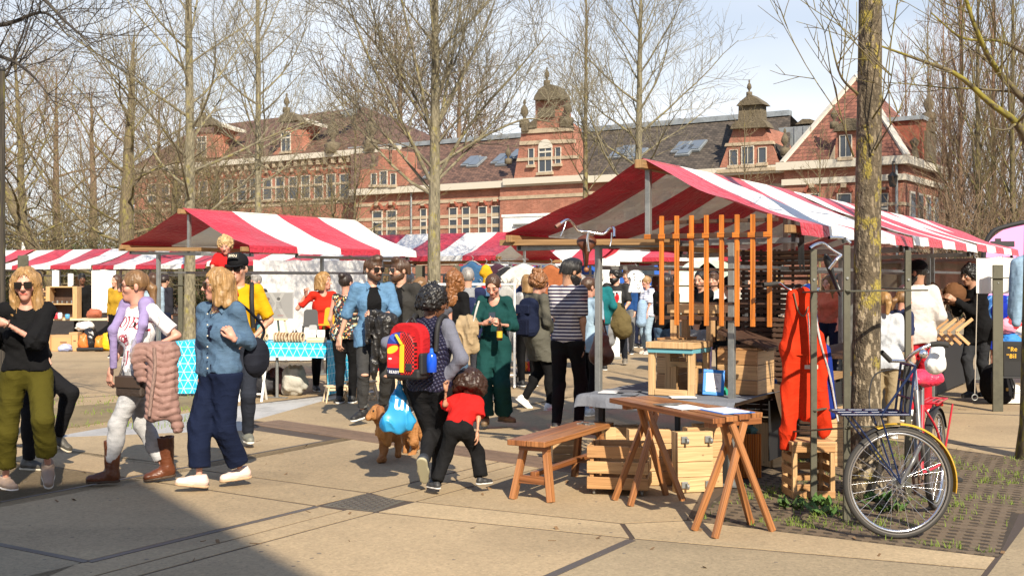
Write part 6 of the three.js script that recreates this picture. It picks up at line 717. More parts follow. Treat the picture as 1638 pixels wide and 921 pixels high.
 mb('left pale green arched panel behind the food counter',1118,[.55,.66,.56]);mb('right pale green arched panel behind the food counter',1146,[.5,.62,.52]);
 const bw=thing('bicycle','parked bicycle half hidden by the woman in blue stripes','bicycle',gp(1024,552));wheelOf('front_wheel',bw,V(0,.34,0),V(.35,0,.94).normalize(),.34);wheelOf('rear_wheel',bw,V(.35,.34,-.95),V(.35,0,.94).normalize(),.34);mesh('frame',[cyl(V(.05,.8,-.1),V(.16,.35,-.45),.018),cyl(V(.05,.8,-.1),V(.22,.78,-.62),.018),cyl(V(.16,.35,-.45),V(.24,.85,-.66),.018),cyl(V(0,.34,0),V(.05,.95,-.13),.016),cyl(V(.35,.34,-.95),V(.22,.78,-.62),.012)],M.dark,bw).userData.kind='stuff';mesh('saddle',ball(.25,.9,-.68,.09).scale(1,1,1),M.black,bw);mesh('handlebar',tube([V(-.2,1,-.15),V(.05,.98,-.1),V(.3,1,-.2)],.013),M.chrome,bw);
}
// ================================================================ PEOPLE
const RAD=Math.PI / 180,SKIN={fair:[.52,.29,.2],tan:[.42,.215,.13],dark:[.14,.06,.032],pink:[.53,.265,.19],olive:[.37,.2,.125]};
const skinMat=new THREE.MeshPhysicalMaterial({roughness:.5,vertexColors:true,side:THREE.DoubleSide,sheen:.15,bumpMap:T.weave,bumpScale:.0003});
const hairMat=(c)=>std(c,.5,{bumpMap:T.rough,bumpScale:.004});
const HAIR={blond:[.29,.165,.06],dirty:[.17,.09,.035],brown:[.06,.028,.014],dark:[.022,.013,.01],black:[.009,.008,.008],ginger:[.2,.08,.025],grey:[.24,.225,.21],white:[.5,.47,.43],pale:[.42,.28,.13]};
const hairVC=std([1,1,1],.48,{vertexColors:true,bumpMap:T.rough,bumpScale:.004});
const lensMat=std([.01,.008,.007],.08),frameMat=std([.02,.012,.008],.25);
function ik(a,b,l1,l2,hint){const d=b.clone().sub(a);let L=d.length();const M2=(l1 + l2)*.998;if(L>M2){b.copy(a).addScaledVector(d,M2 / L);L=M2;d.copy(b).sub(a);}d.divideScalar(L);const x=(l1*l1 - l2*l2 + L*L)/(2*L),hh=Math.sqrt(Math.max(0,l1*l1 - x*x)),n=hint.clone().addScaledVector(d,-hint.dot(d)).normalize();return a.clone().addScaledVector(d,x).addScaledVector(n,hh);}
const shoeCache={};
function shoeGeo(kind,cell){
 const key=kind + cell;if(shoeCache[key])return shoeCache[key];const A=(x,y,z)=>V(x,y,z);
 const pr=[cap(A(0,.045,-.035),A(0,.043,.05),.041,.041,.02),cap(A(0,.034,.06),A(.004,.028,.145),.043,.034,.03),cap(A(0,.05,-.022),A(0,.1,-.016),.041,.04,.03,1)];if(kind==='boot')pr.push(cap(A(0,.08,-.018),A(0,.34,-.03),.05,.068,.03,1));if(kind==='high')pr.push(cap(A(0,.08,-.018),A(0,.15,-.015),.045,.046,.03,1));
 const neg=kind==='boot'?[cap(A(0,.3,-.03),A(0,.4,-.03),.058,.06)]:[];
 const up=sdf(pr,cell,{cuts:[(x,y)=>.016 - y],neg,fold:foldN(kind==='boot'?.01:.004,30,24,3)}),so=sdf([cap(A(0,.012,-.042),A(0,.012,.05),.046,.044,.02),cap(A(0,.012,.06),A(.004,.012,.148),.046,.037,.03)],Math.min(cell,.007),{cuts:[(x,y)=>y - .021,(x,y)=>-y +(kind==='boot'?0:.0)]});
 const lace=kind==='boot'||kind==='slip'?null:merge([0,1,2,3].map((k)=>tube([A(-.024,.07 - k*.007,.03 + k*.02),A(0,.084 - k*.009,.036 + k*.02),A(.024,.07 - k*.007,.03 + k*.02)],.0035,4,6)));
 return(shoeCache[key]={up,so,lace});
}
function person(label,o){
 const Z=o.z??gz(o.y),root=at(o.x,HY,Z).setY(o.lift??0),g=thing('person',label,'person',root,0,o.group),h=o.h,s=h / 1.75,q=o.q??1,cell=[.0135,.018,.025][q],w=o.sex==='w',G=o.g??1;
 const U=(p)=>Array.isArray(p)?at(p[0],p[1],Z -(p[2]||0)).sub(root):p,dirOf=(y)=>V(Math.sin(y*RAD),0,Math.cos(y*RAD)),yaw=o.yaw??0,F=dirOf(yaw),Lf=V(F.z,0,-F.x),tF=dirOf(o.tyaw??yaw),tL=V(tF.z,0,-tF.x),Y=V(0,1,0);
 const ank=(o.ank||[[.1,.02],[-.1,-.02]]).map((a,i)=>a.length===3?U(a):Lf.clone().multiplyScalar(a[0]*s).addScaledVector(F,a[1]*s).setY(.075*s)),l1=.241*h,l2=.237*h;
 const pel=ank[0].clone().add(ank[1]).multiplyScalar(.5).add(V((o.lean||[0,0])[0],0,(o.lean||[0,0])[1])),hipOf=(i)=>pel.clone().addScaledVector(Lf,(i?-1:1)*.052*h*(w?1.05:1)).add(V(0,-.03*h,0));
 let py=o.pely?o.pely*h:.56*h;for(let it=0;it<60;it++){pel.y=py;if(o.pel){pel.copy(U(o.pel));break;}if([0,1].every((i)=>hipOf(i).distanceTo(ank[i])<(l1 + l2)*.992))break;py -=.005*h;}
 const bend=o.bend||[0,0],neck=pel.clone().add(V(bend[0],Math.sqrt(Math.max(.02,(.32*h)**2 - bend[0]**2 - bend[1]**2)),bend[1])),sp=neck.clone().sub(pel).normalize(),at2=(t)=>pel.clone().addScaledVector(sp,(t - .535)*h),al=(p)=>p.clone().sub(pel).dot(sp)/ h + .535;
 const knees=[0,1].map((i)=>ik(hipOf(i),ank[i],l1,l2,F.clone().addScaledVector(Lf,(i?-1:1)*.12)));
 const sw=(w?.089:.103)*h*(o.sw??1),shd=[1,-1].map((k)=>at2(.815).addScaledVector(tL,k*sw));
 const wr=[0,1].map((i)=>{const v=o.wr&&o.wr[i];if(v&&Array.isArray(v))return U(v).clone();const d=v||{s:.17,u:.48,f:.06};return at2(d.u).multiplyScalar(1).addScaledVector(tL,(i?-1:1)*d.s*s).addScaledVector(tF,d.f*s);});
 const elb=[0,1].map((i)=>ik(shd[i],wr[i],.172*h,.15*h,(o.eh&&o.eh[i]?V(...o.eh[i]):tF.clone().multiplyScalar(-.8).addScaledVector(tL,(i?-1:1)*.45).add(V(0,-.5,0)))));
 const skin=SKIN[o.skin||'fair'],arms=(e,f0=.0)=>{};
 const torso=(e,hem=.5)=>{const r=[cap(at2(.72).addScaledVector(tL,.06*s),at2(.72).addScaledVector(tL,-.06*s),((w?.093:.103)*s)*G + e,((w?.093:.103)*s)*G + e,.06),cap(at2(.635).addScaledVector(Lf,.045*s),at2(.635).addScaledVector(Lf,-.045*s),(w?.083:.092)*s*G + e,(w?.083:.092)*s*G + e,.08),cap(at2(.545).addScaledVector(Lf,.062*s),at2(.545).addScaledVector(Lf,-.062*s),(w?.104:.096)*s*G + e,(w?.104:.096)*s*G + e,.08),cap(shd[0].clone().addScaledVector(tL,-.01),shd[1].clone().addScaledVector(tL,.01),.043*s + e*.8,.043*s + e*.8,.05),cap(at2(.79),at2(.85),.075*s + e*.5,.05*s,.05)];if(w)for(const k of[1,-1])r.push(ell(at2(.705).addScaledVector(tL,k*.068*s).addScaledVector(tF,.06*s*G),V(1,1,1).multiplyScalar(.062*s*G + e),.05));else r.push(ell(at2(.73).addScaledVector(tF,.035),V(.13*s,.07*s,.07*s).addScalar(e),.06,[tL,sp,tF]));return r;};
 const aw=w?.85:1,arm=(i,e,to,loose=0)=>{const r=[cap(shd[i],to<1?shd[i].clone().lerp(elb[i],to):elb[i],.049*aw*s*(.6 + .4*G)+ e,(.05 - .013*Math.min(1,to))*aw*s + e + loose*.5,.045,to<=1?1:0)];if(to>1)r.push(cap(elb[i],elb[i].clone().lerp(wr[i],to - 1),.037*aw*s + e + loose*.5,(.037 - .013*(to - 1))*aw*s + e + loose,.03,1));return r;};
 const leg=(i,e,to,wide=0)=>{const r=[cap(hipOf(i),to<1?hipOf(i).lerp(knees[i],to):knees[i],.086*s*G + e,(.086 - .03*Math.min(1,to))*s*(.5 + .5*G)+ e + wide*.4,.05,to<1?1:0)];if(to>1){const en=knees[i].clone().lerp(ank[i],to - 1);r.push(cap(knees[i],en,.056*s*(.5 + .5*G)+ e + wide*.4,(.056 - .018*(to - 1))*s + e + wide,.03,1));if(!wide)r.push(ell(knees[i].clone().lerp(ank[i],.32).addScaledVector(F,-.02*s),V(.045,.1,.047).multiplyScalar(s).addScalar(e*.7),.04));}return r;};

 const hd=o.head||[yaw,0,0],hs=(o.hs??1.07)*h*.133 / .232,hq=new THREE.Quaternion().setFromEuler(new THREE.Euler(hd[1]*RAD,hd[0]*RAD,hd[2]*RAD,'YXZ')),hR=V(1,0,0).applyQuaternion(hq),hU=V(0,1,0).applyQuaternion(hq),hF=V(0,0,1).applyQuaternion(hq),hc=neck.clone().addScaledVector(sp,.012*h).addScaledVector(hU,.105*hs*(o.nk??1)).addScaledVector(hF,.018*hs);
 const hp=(x,y,z)=>hc.clone().addScaledVector(hR,x*hs).addScaledVector(hU,y*hs).addScaledVector(hF,z*hs),HB=[hR,hU,hF],he=(x,y,z,a,b,c,k=.02)=>ell(hp(x,y,z),V(a,b,c).multiplyScalar(hs),k*hs,HB),hl=(p)=>{const d=p.clone().sub(hc).divideScalar(hs);return[d.dot(hR),d.dot(hU),d.dot(hF)];};
 const hcell=[.0062,.0085,.0125][q]*hs,jw=w?.9:1;
 const headPr=[he(0,.03,-.012,.074,.088,.094),he(0,-.045,.03,.053*jw,.062,.06,.04),he(0,-.092,.062,.024*jw,.02,.022,.03),cap(hp(-.032,.026,.076),hp(.032,.026,.076),.015*hs,.015*hs,.02*hs),he(.04,-.018,.055,.026,.028,.028,.02),he(-.04,-.018,.055,.026,.028,.028,.02),cap(hp(0,.012,.089),hp(0,-.026,.112),.0085*hs,.0135*hs,.012*hs),he(.013,-.031,.1,.009,.008,.011,.008),he(-.013,-.031,.1,.009,.008,.011,.008),cap(hp(-.017,-.057,.084),hp(.017,-.057,.084),.0085*hs,.0085*hs,.01*hs),he(.077,-.004,-.012,.011,.03,.018,.008),he(-.077,-.004,-.012,.011,.03,.018,.008),cap(hp(0,-.05,-.02),neck.clone().addScaledVector(sp,-.01),(w?.046:.054)*hs,.056*s,.03)];
 const hcol=o.browc||HAIR[(o.hair||{}).c]||HAIR.brown,headCol=(p)=>{const[x,y,z]=hl(p);if(z>.06){if(Math.abs(y + .0575)<.0085&&Math.abs(x)<.023)return w?[skin[0]*.85,skin[1]*.42,skin[2]*.42]:[skin[0]*.8,skin[1]*.55,skin[2]*.55];if(Math.abs(y - .032 + Math.abs(x)*.1)<.0065&&Math.abs(x)>.012&&Math.abs(x)<.048)return hcol.map((c,i)=>c*.5 + skin[i]*.2);if(Math.abs(x)>.02&&Math.abs(x)<.06&&y<-.005&&y>-.04)return[skin[0]*1.02,skin[1]*.86,skin[2]*.85];}const v=.9 + .2*noise(x*22,y*22,z*22);return[skin[0]*v,skin[1]*v*(.97 + .06*noise(x*40,y*40,3)),skin[2]*v];};
 const bodyPr=[...torso(-.016),...leg(0,-.014,2),...leg(1,-.014,2),...arm(0,-.004,2),...arm(1,-.004,2)],parts=[sdf(bodyPr,cell,{col:()=>skin}),sdf(headPr,hcell,{neg:[he(.031,.006,.1,.016,.011,.014),he(-.031,.006,.1,.016,.011,.014)],col:headCol})];

 for(let i=0;i<2;i++){
 const k=(o.hand&&o.hand[i])||{},fd=(k.d?V(...k.d):wr[i].clone().sub(elb[i])).normalize();let pn=k.n?V(...k.n):tL.clone().multiplyScalar(i?1:-1).addScaledVector(tF,-.2);pn.addScaledVector(fd,-pn.dot(fd)).normalize();const sd=fd.clone().cross(pn).multiplyScalar(i?1:-1),S=s*(o.sex==='w'?.94:1),P=(a,b,c)=>wr[i].clone().addScaledVector(fd,a*S).addScaledVector(sd,b*S).addScaledVector(pn,c*S),cu=k.curl??.45,pr=[cap(P(-.02,0,0),P(.02,0,0),.024*S,.026*S,.015)];
[[-.031,.066],[-.011,.078],[.011,.074],[.029,.058]].forEach(([b,L],f)=>{const kn=P(.088 - .004*Math.abs(f - 1.3),b,0),a1=cu*1.0 + f*.06,a2=cu*2.1 + f*.08,m=kn.clone().addScaledVector(fd,Math.cos(a1)*L*.55*S).addScaledVector(pn,Math.sin(a1)*L*.55*S).addScaledVector(sd,b*.12),e=m.clone().addScaledVector(fd,Math.cos(a2)*L*.5*S).addScaledVector(pn,Math.sin(a2)*L*.5*S);pr.push(cap(P(.012,b*.55,0),kn,.017*S,.0115*S,.012),cap(kn,m,.0098*S,.0088*S,.004),cap(m,e,.0088*S,.0072*S,.004));});
 const t0=P(.025,-.03,.008),t1=P(.055,-.05,.022),t2=P(.085,-.046,.036 + .01*cu);pr.push(cap(P(.01,-.015,.004),t0,.016*S,.014*S,.012),cap(t0,t1,.0125*S,.0105*S,.006),cap(t1,t2,.0105*S,.0085*S,.004));parts.push(sdf(pr,[.0052,.0068,.0095][q]*Math.max(.8,S),{col:()=>skin}));
}
 if(o.feet)for(let i=0;i<2;i++){const a=ank[i],d=dirOf((o.toe||[yaw,yaw])[i]);parts.push(sdf([cap(a.clone().add(V(0,-.02,0)),a.clone().add(V(0,-.045,0)).addScaledVector(d,-.02),.03*s,.03*s,.02),cap(a.clone().add(V(0,-.04,0)),a.clone().add(V(0,-.055,0)).addScaledVector(d,.12*s),.03*s,.024*s,.03)],.009,{col:()=>skin}));}
 mesh('body',merge(parts),skinMat,g);

 const hg=(geo)=>geo.applyMatrix4(new THREE.Matrix4().makeBasis(hR.clone().multiplyScalar(hs),hU.clone().multiplyScalar(hs),hF.clone().multiplyScalar(hs)).setPosition(hc));
 if(!o.glasses&&q<2)for(const k of[1,-1]){mesh('eye',hg(ball(k*.031,.005,.0795,.0118,10)),std([.7,.67,.62],.2),g);mesh('iris',hg(ball(k*.031,.003,.0868,.0058,8)),std([.03,.022,.015],.1),g);mesh('eyelid',hg(tube([V(k*.019,.009,.09),V(k*.031,.0135,.094),V(k*.043,.009,.087)],.0022,5,8)),std([.05,.03,.02],.6),g);}
 if(o.glasses){const clear=o.glasses==='clear',ls=[];for(const k of[1,-1]){const b=new RoundedBoxGeometry(.056,o.glasses==='big'?.05:.042,.008,2,.0039).rotateY(k*.22).translate(k*.034,.004,.1015);ls.push(b);}const fr=[box(.022,.007,.006,0,.012,.108),...[1,-1].map((k)=>cyl(V(k*.062,.012,.093),V(k*.08,.01,-.012),.003,.003,6))];const gl=mesh('sunglasses',hg(merge([...(clear?ls.map((b)=>{const e=b.clone();return e.scale(1,1,1);}):[]),...fr,...(clear?[]:[-1,1].map((k)=>box(.06,.007,.008,k*.034,.024,.101,{ry:k*.22})))])),frameMat,g);if(!clear)mesh('lens',hg(merge(ls)),lensMat,gl);}
 const bs=o.beard==='full'?0:-.006;if(o.beard)mesh('beard',sdf([he(0,-.072,.048,.057 + bs,.048 + bs,.055 + bs,.02),he(0,-.095,.06,.034 + bs,.028 + bs,.034 + bs,.03),he(.05,-.045,.01,.024 + bs,.045,.04,.03),he(-.05,-.045,.01,.024 + bs,.045,.04,.03),cap(hp(-.024,-.042,.094),hp(.024,-.042,.094),.008*hs,.008*hs,.01*hs)],hcell,{neg:[he(0,-.057,.108,.02,.008,.02)],cuts:[(x,y,z)=>{const l=hl(V(x,y,z));return(l[1]-(-.03 + Math.max(0,.03 - l[2])*.5))*hs;}],fold:foldN(o.beard==='full'?.012*hs:.005*hs,60,60,3)}),hairMat(o.beardc||hcol),g);

 const H=o.hair;if(H){
 const k=H.k||'short',pr=[],c=HAIR[H.c]||H.c,neg=[];let fold=(x,y,z)=>{const l=hl(V(x,y,z));return .007*hs*noise(l[0]*55,l[1]*9,l[2]*55)+ .006*hs*noise(l[0]*120,l[1]*20,l[2]*120)- .004*hs;},low=-.05;
 const face=(y=-.04,rz=.07,rx=.064)=>neg.push(he(0,y,.1,rx,.09,rz)),R=rngOf(Math.floor(o.x*7 + o.h*1000));
 if(k==='short'||k==='quiff'||k==='buzz'){const t=k==='buzz'?-.002:.004;pr.push(he(0,.038,-.014,.08 + t,.092 + t,.1 + t));if(k!=='buzz')pr.push(he(0,.108,.03,.058,.03,.06,.03));if(k==='quiff')pr.push(he(.01,.122,.055,.05,.03,.035,.02));face(-.05,.068,.07);neg.push(he(0,-.1,.02,.1,.09,.06));low=-.06;neg.push(he(.088,-.03,.02,.02,.045,.04),he(-.088,-.03,.02,.02,.045,.04));}
 if(k==='bob'||k==='long'||k==='wavy'){const L=k==='bob'?.12:H.len||.24,fl2=k==='wavy'?.01:0;pr.push(he(0,.036,-.014,.08,.092,.098),he(0,.098,.0,.05,.03,.05,.03));for(const x of[-1,1])pr.push(cap(hp(x*.066,.04,.0),hp(x*(.078 + fl2),-L,.0 + fl2),.026*hs,.028*hs,.03*hs),cap(hp(x*.05,.03,-.05),hp(x*(.06 + fl2),-L*1.06,-.055),.045*hs,.042*hs,.04*hs));pr.push(cap(hp(0,.02,-.06),hp(0,-L*1.1,-.07),.055*hs,.05*hs,.05*hs));face(.002,.066,.052);neg.push(he(0,-.12,.08,.062,.1,.07));low=-L*1.35;if(k==='wavy')fold=(x,y,z)=>{const l=hl(V(x,y,z));const rg=1 - Math.abs(2*noise(l[0]*34 + l[1]*9,l[1]*14 + l[0]*12,l[2]*34)- 1);return .015*hs*rg + .009*hs*noise(l[0]*100,l[1]*26,l[2]*100)- .006*hs;};}
 if(k==='pony'||k==='bun'||k==='tied'){pr.push(he(0,.036,-.014,.081,.092,.1));face(-.002,.066,.062);neg.push(he(0,-.1,.02,.1,.075,.06),he(.088,-.02,.02,.02,.04,.035),he(-.088,-.02,.02,.02,.04,.035));low=-.2;if(k==='pony')pr.push(cap(hp(0,.01,-.1),hp(0,-.02,-.13),.024*hs,.03*hs,.02*hs),cap(hp(0,-.02,-.13),hp(.02,-.13,-.14),.034*hs,.018*hs,.02*hs));if(k==='bun')pr.push(he(0,.1,-.085,.045,.042,.045,.012));if(k==='tied')pr.push(he(0,-.05,-.1,.045,.05,.04,.02));}
 if(k==='curlybun'||k==='curly'||k==='afro'){const n=k==='afro'?420:170,L=H.len||0;pr.push(he(0,.04,-.016,.088,.098,.104));for(let i=0;i<n;i++){const a=R()*6.28,v=R()*2 - .75,b=Math.sqrt(Math.max(0,1 - Math.min(1,v*v))),rr=k==='afro'?.165:k==='curly'?.083:.088,x=Math.cos(a)*b*rr,z=Math.sin(a)*b*rr -(k==='afro'?.03:.02),y=.04 + v*rr*(k==='afro'?1.05:1);if(z>.05&&y<.05)continue;const r=(k==='afro'?.03:.017)*(.7 + .6*R());pr.push(cap(hp(x,y,z),hp(x*1.06,y - .012,z*1.06),r*hs,r*hs,.004));}if(L)for(let i=0;i<130;i++){const x=(R()- .5)*.19,z=-.03 - R()*.07,y=.04 - R()*L;pr.push(cap(hp(x,y,z),hp(x +(R()- .5)*.03,y - .03,z),.018*hs,.016*hs,.006));}if(k==='curlybun')for(let i=0;i<40;i++)pr.push(cap(hp((R()- .5)*.09,.1 + R()*.06,-.04 +(R()- .5)*.1),hp((R()- .5)*.09,.1 + R()*.06,-.04 +(R()- .5)*.1),.016*hs,.016*hs,.004));face(-.05,k==='afro'?.06:.066,.06);low=-.1 - L*1.2;fold=(x,y,z)=>{const l=hl(V(x,y,z));return .018*hs*noise(l[0]*70,l[1]*70,l[2]*70);};}
 const cv=H.cv??1;mesh('hair',sdf(pr,Math.max(hcell,k==='afro'?.008:0)*(q===0?.85:1),{neg,fold,col:(p)=>{const l=hl(p),n=noise(l[0]*60 + l[1]*12,l[1]*10,l[2]*60)*.6 + noise(l[0]*150,l[1]*22,l[2]*150)*.4,t=.45 + 1.1*n;return[c[0]*t,c[1]*t,c[2]*t];},cuts:[(x,y,z)=>(low - hl(V(x,y,z))[1]+ .03*noise(x*40,z*40))*hs]}),hairVC,g);
}
 if(H&&q===0&&!o.cap&&!['pony','tied','bun'].includes(H.k)){
 const R=rngOf(Math.floor(o.x)),k=H.k||'short',c=HAIR[H.c]||H.c,tb=new TB(),longH=['bob','long','wavy'].includes(k),curl=['curly','afro','curlybun'].includes(k),n=curl?260:longH?230:200,Ln=longH?(k==='bob'?.13:H.len||.22):.0;
 for(let i=0;i<n;i++){
 let a=R()*6.283;const front=Math.cos(a)>.35,pts=[],wv=R()*6,out=.004 + .007*R();
 if(curl){const rr=k==='afro'?.178:.098,v=R()*1.7 - .7,b=Math.sqrt(Math.max(.05,1 - v*v)),zz=Math.cos(a)*b*rr -(k==='afro'?.03:.016),xx=Math.sin(a)*b*rr,yy=.045 + v*rr -(H.len&&R()<.5&&zz<.03?R()*H.len:0);if(zz>.05&&yy<.07)continue;for(let t=0;t<7;t++)pts.push(hp(xx + Math.cos(wv + t*1.3)*.011,yy - t*.0025 + Math.sin(wv + t*1.3)*.011,zz + Math.sin(wv*2 + t)*.009));}
 else{const yEnd=longH?(front?(Math.abs(Math.sin(a))>.6?-Ln*(.8 + .3*R()):.108):-Ln*(.85 + .35*R())):front?.1:Math.cos(a)<-.3?-.01 - .04*R():.04 - .03*R(),y0=.126 - .06*R();for(let t=0;t<=7;t++){const y=y0 +(yEnd - y0)*t / 7,e=Math.sqrt(Math.max(0,1 - Math.pow(Math.max(0,y - .035)/ .096,2))),rx=(.082 + out)*e +(y<0&&longH?.012:0),rz=(.101 + out)*e,w2=longH?.006*Math.sin(wv + y*45):0;pts.push(hp(Math.sin(a)*rx + w2,y,Math.cos(a)*rz - .014 +(y<-.02&&longH?-.02:0)));}}
 tb.tube(pts,pts.map((_,t)=>(longH||curl?.0026 - .0013*t / pts.length:.0017)*hs),3);
}
 if(tb.p.length)mesh('strands',tb.geo(),std(c.map((v)=>v*1.15),.45),g).userData.kind='stuff';
}
 if(o.cap){const cg=mesh('cap',sdf([he(0,.062,-.01,.09,.085,.108,.01)],hcell,{cuts:[(x,y,z)=>(.035 - hl(V(x,y,z))[1])*hs]}),cloth(o.cap.c),g);const b=new THREE.CylinderGeometry(.09,.085,.008,20,1,false,-Math.PI / 2 + .2,Math.PI - .4).scale(1,1,1.25).rotateX(.2).translate(0,.045,o.cap.back?-.06:.045);if(o.cap.back)b.rotateY(0);mesh('visor',hg(b),cloth(o.cap.c),cg);if(o.cap.print){const pl=new THREE.PlaneGeometry(.105,.05,12,1),P=pl.attributes.position;for(let i=0;i<P.count;i++){const a=P.getX(i)/ .1;P.setXYZ(i,Math.sin(a)*.1,P.getY(i),Math.cos(a)*.118);}pl.rotateX(-.28).translate(0,.09,0);mesh('lettering',hg(pl),std([1,1,1],.7,{map:o.cap.print}),cg);}}

 const E=Math.max(.0085,cell*.62);
 for(const L of o.top||[]){
 const e=E*(L.e??1),hem=L.hem??.5,pr=torso(e),sl=L.sl??.55,long=hem<.5;if(sl)for(let i=0;i<2;i++){const t=Array.isArray(sl)?sl[i]:sl;if(t)pr.push(...arm(i,e*(L.es??1.15),t,L.loose??.006));}
 if(long)for(let i=0;i<2;i++){const t=clamp((.51 - hem + .03)/ .245,0,1);pr.push(cap(hipOf(i).add(V(0,.03,0)),hipOf(i).lerp(knees[i],t).setY(Math.min(hipOf(i).lerp(knees[i],t).y,hem*h - .03)),.098*s*G + e,.088*s*G + e +(L.flare??.01),.09));}
 const nk=L.neck??.062,neg=[ell(at2(.852).addScaledVector(tF,L.low?.05:.03),V(nk,nk*(L.low??.85),nk*1.1).multiplyScalar(s),0,[tL,sp,tF])];if(L.open){neg.push(cap(at2(.86).addScaledVector(tF,.12),at2(.4).addScaledVector(tF,.17).addScaledVector(tL,L.openx??0),L.open*.8,L.open*1.25));}
 const fa=L.fold??.007,sd2=Math.floor(o.x),fold=(x,y,z)=>{const wv=noise(x*5 + sd2,y*5,z*5)*2.2,a=1 - Math.abs(2*noise(x*8 + wv,y*12 + x*8 + sd2,z*8 - wv)- 1),b=1 - Math.abs(2*noise(x*17 + sd2,y*22 + z*14 + wv,z*17)- 1);return fa*.95*(a*a*a + .4*b*b - .25);};let uv=L.uv==='front'?(p,n)=>{if(p.clone().sub(pel).dot(tF)<.01)return[.02,.02];return[clamp(p.clone().sub(pel).dot(tL)/(.52*s)+ .5,.02,.98),clamp((al(p)- .52)/ .31,.02,.98)];}:L.uv==='diag'?(p)=>[p.dot(tL)+ .3*p.y,p.y + p.dot(tF)]:null;
 const gm=mesh(L.n,sdf(pr,cell*(L.fine??1),{neg,fold,uv,cuts:[(x,y,z)=>{const p=V(x,y,z),t=al(p),d=(hem +(L.wave??.006)*Math.sin(x*19 + z*13)- t)*h;if(d<-.1||t>.56)return d>0&&Math.hypot(x - pel.x,z - pel.z)>.17*s*G?-1:d;for(let i=0;i<2;i++)if(sl&&dist(cap(elb[i],wr[i],.06*s +(L.loose||0),.05*s +(L.loose||0)),x,y,z)<0)return -1;return d;}]}),L.m,g);
 if(L.collar){const cn=at2(.845),cs=[];for(const k of[1,-1])cs.push(quads([[cn.clone().addScaledVector(tF,-.055*s).addScaledVector(sp,.02),cn.clone().addScaledVector(tL,k*.068*s).addScaledVector(sp,.03),cn.clone().addScaledVector(tL,k*.085*s).addScaledVector(sp,-.012),cn.clone().addScaledVector(tF,-.075*s).addScaledVector(sp,-.012)],[cn.clone().addScaledVector(tL,k*.068*s).addScaledVector(sp,.03),cn.clone().addScaledVector(tL,k*.03*s).addScaledVector(tF,.085*s).addScaledVector(sp,-.03),cn.clone().addScaledVector(tL,k*.075*s).addScaledVector(tF,.085*s).addScaledVector(sp,-.075),cn.clone().addScaledVector(tL,k*.085*s).addScaledVector(sp,-.012)]]));mesh('collar',merge(cs),L.m,gm);}
 if(L.buttons){const bs=[];for(let k=0;k<6;k++){const p=at2(.8 - k*.05).addScaledVector(tF,(w?.135:.13)*s*G + e);bs.push(ball(p.x,p.y,p.z,.007,6));}mesh('button',merge(bs),std([.6,.55,.45],.3),gm).userData.kind='stuff';}
}
 for(const L of o.bot||[]){
 const e=E*(L.e??1),ptop=Math.min(L.top??.6,o.top&&o.top.length&&(L.top??.6)<.64?Math.min(...o.top.map((t)=>t.hem??.5))+ .03:9),to=L.leg??1.97,pr=[...leg(0,e,to,L.wide||0),...leg(1,e,to,L.wide||0),cap(at2(.545).addScaledVector(Lf,.06*s),at2(.545).addScaledVector(Lf,-.06*s),(w?.1:.094)*s*G + e,(w?.1:.094)*s*G + e,.06),cap(at2(.6).addScaledVector(Lf,.05*s),at2(.6).addScaledVector(Lf,-.05*s),.088*s*G + e,.088*s*G + e,.05)],fa=L.fold??.007;
 mesh(L.n||'trousers',sdf(pr,cell,{fold:(x,y,z)=>{const wv=noise(x*6,y*5,z*6)*2,a=1 - Math.abs(2*noise(x*9 + wv,y*10 + x*10 + z*8,z*9 + 3)- 1),b=1 - Math.abs(2*noise(x*18 + wv,y*26 + x*9,z*18)- 1);return fa*.8*(a*a + .45*b*b - .3);},cuts:[(x,y,z)=>(al(V(x,y,z))- ptop)*h]}),L.m,g);if(L.cuff)for(let i=0;i<2;i++){const a=knees[i].clone().lerp(ank[i],to - 1.07),b=knees[i].clone().lerp(ank[i],to - 1);mesh('cuff',sdf([cap(a,b,.042*s + e*1.2,.041*s + e*1.2,.01,2)],.008),L.cuff,g);}
}
 if(o.shoes!==null&&!o.noshoes){const so=o.shoes||{};for(let i=0;i<2;i++){const d=(o.toe||[yaw,yaw])[i],pt=(o.pitch||[0,0])[i],qf=new THREE.Quaternion().setFromEuler(new THREE.Euler(pt*RAD,d*RAD,0,'YXZ')),sg=shoeGeo(so.k||'low',q===2?.014:.0085),m4=new THREE.Matrix4().compose(ank[i].clone().sub(V(0,.075*s,0).applyQuaternion(qf)),qf,V(s,s,s));const sh=mesh(so.k==='boot'?'boot':'shoe',sg.up.clone().applyMatrix4(m4),so.m||M.black,g);mesh('sole',sg.so.clone().applyMatrix4(m4),so.sole||M.white,sh);if(sg.lace&&q<2)mesh('lace',sg.lace.clone().applyMatrix4(m4),so.lace||M.white,sh);}}
 if(o.watch!==undefined){const i=o.watch,d=wr[i].clone().sub(elb[i]).normalize();mesh('wrist_watch',new THREE.TorusGeometry(.031*s,.008,6,16).applyQuaternion(new THREE.Quaternion().setFromUnitVectors(V(0,0,1),d)).translate(...wr[i].clone().addScaledVector(d,-.02)),std([.5,.3,.2],.25,{metalness:.7}),g);}
 return{g,root,at2,tL,tF,F,Lf,shd,elb,wr,hp,hs,pel,knees,ank,hipOf,U,s,sp,Z,al};
}
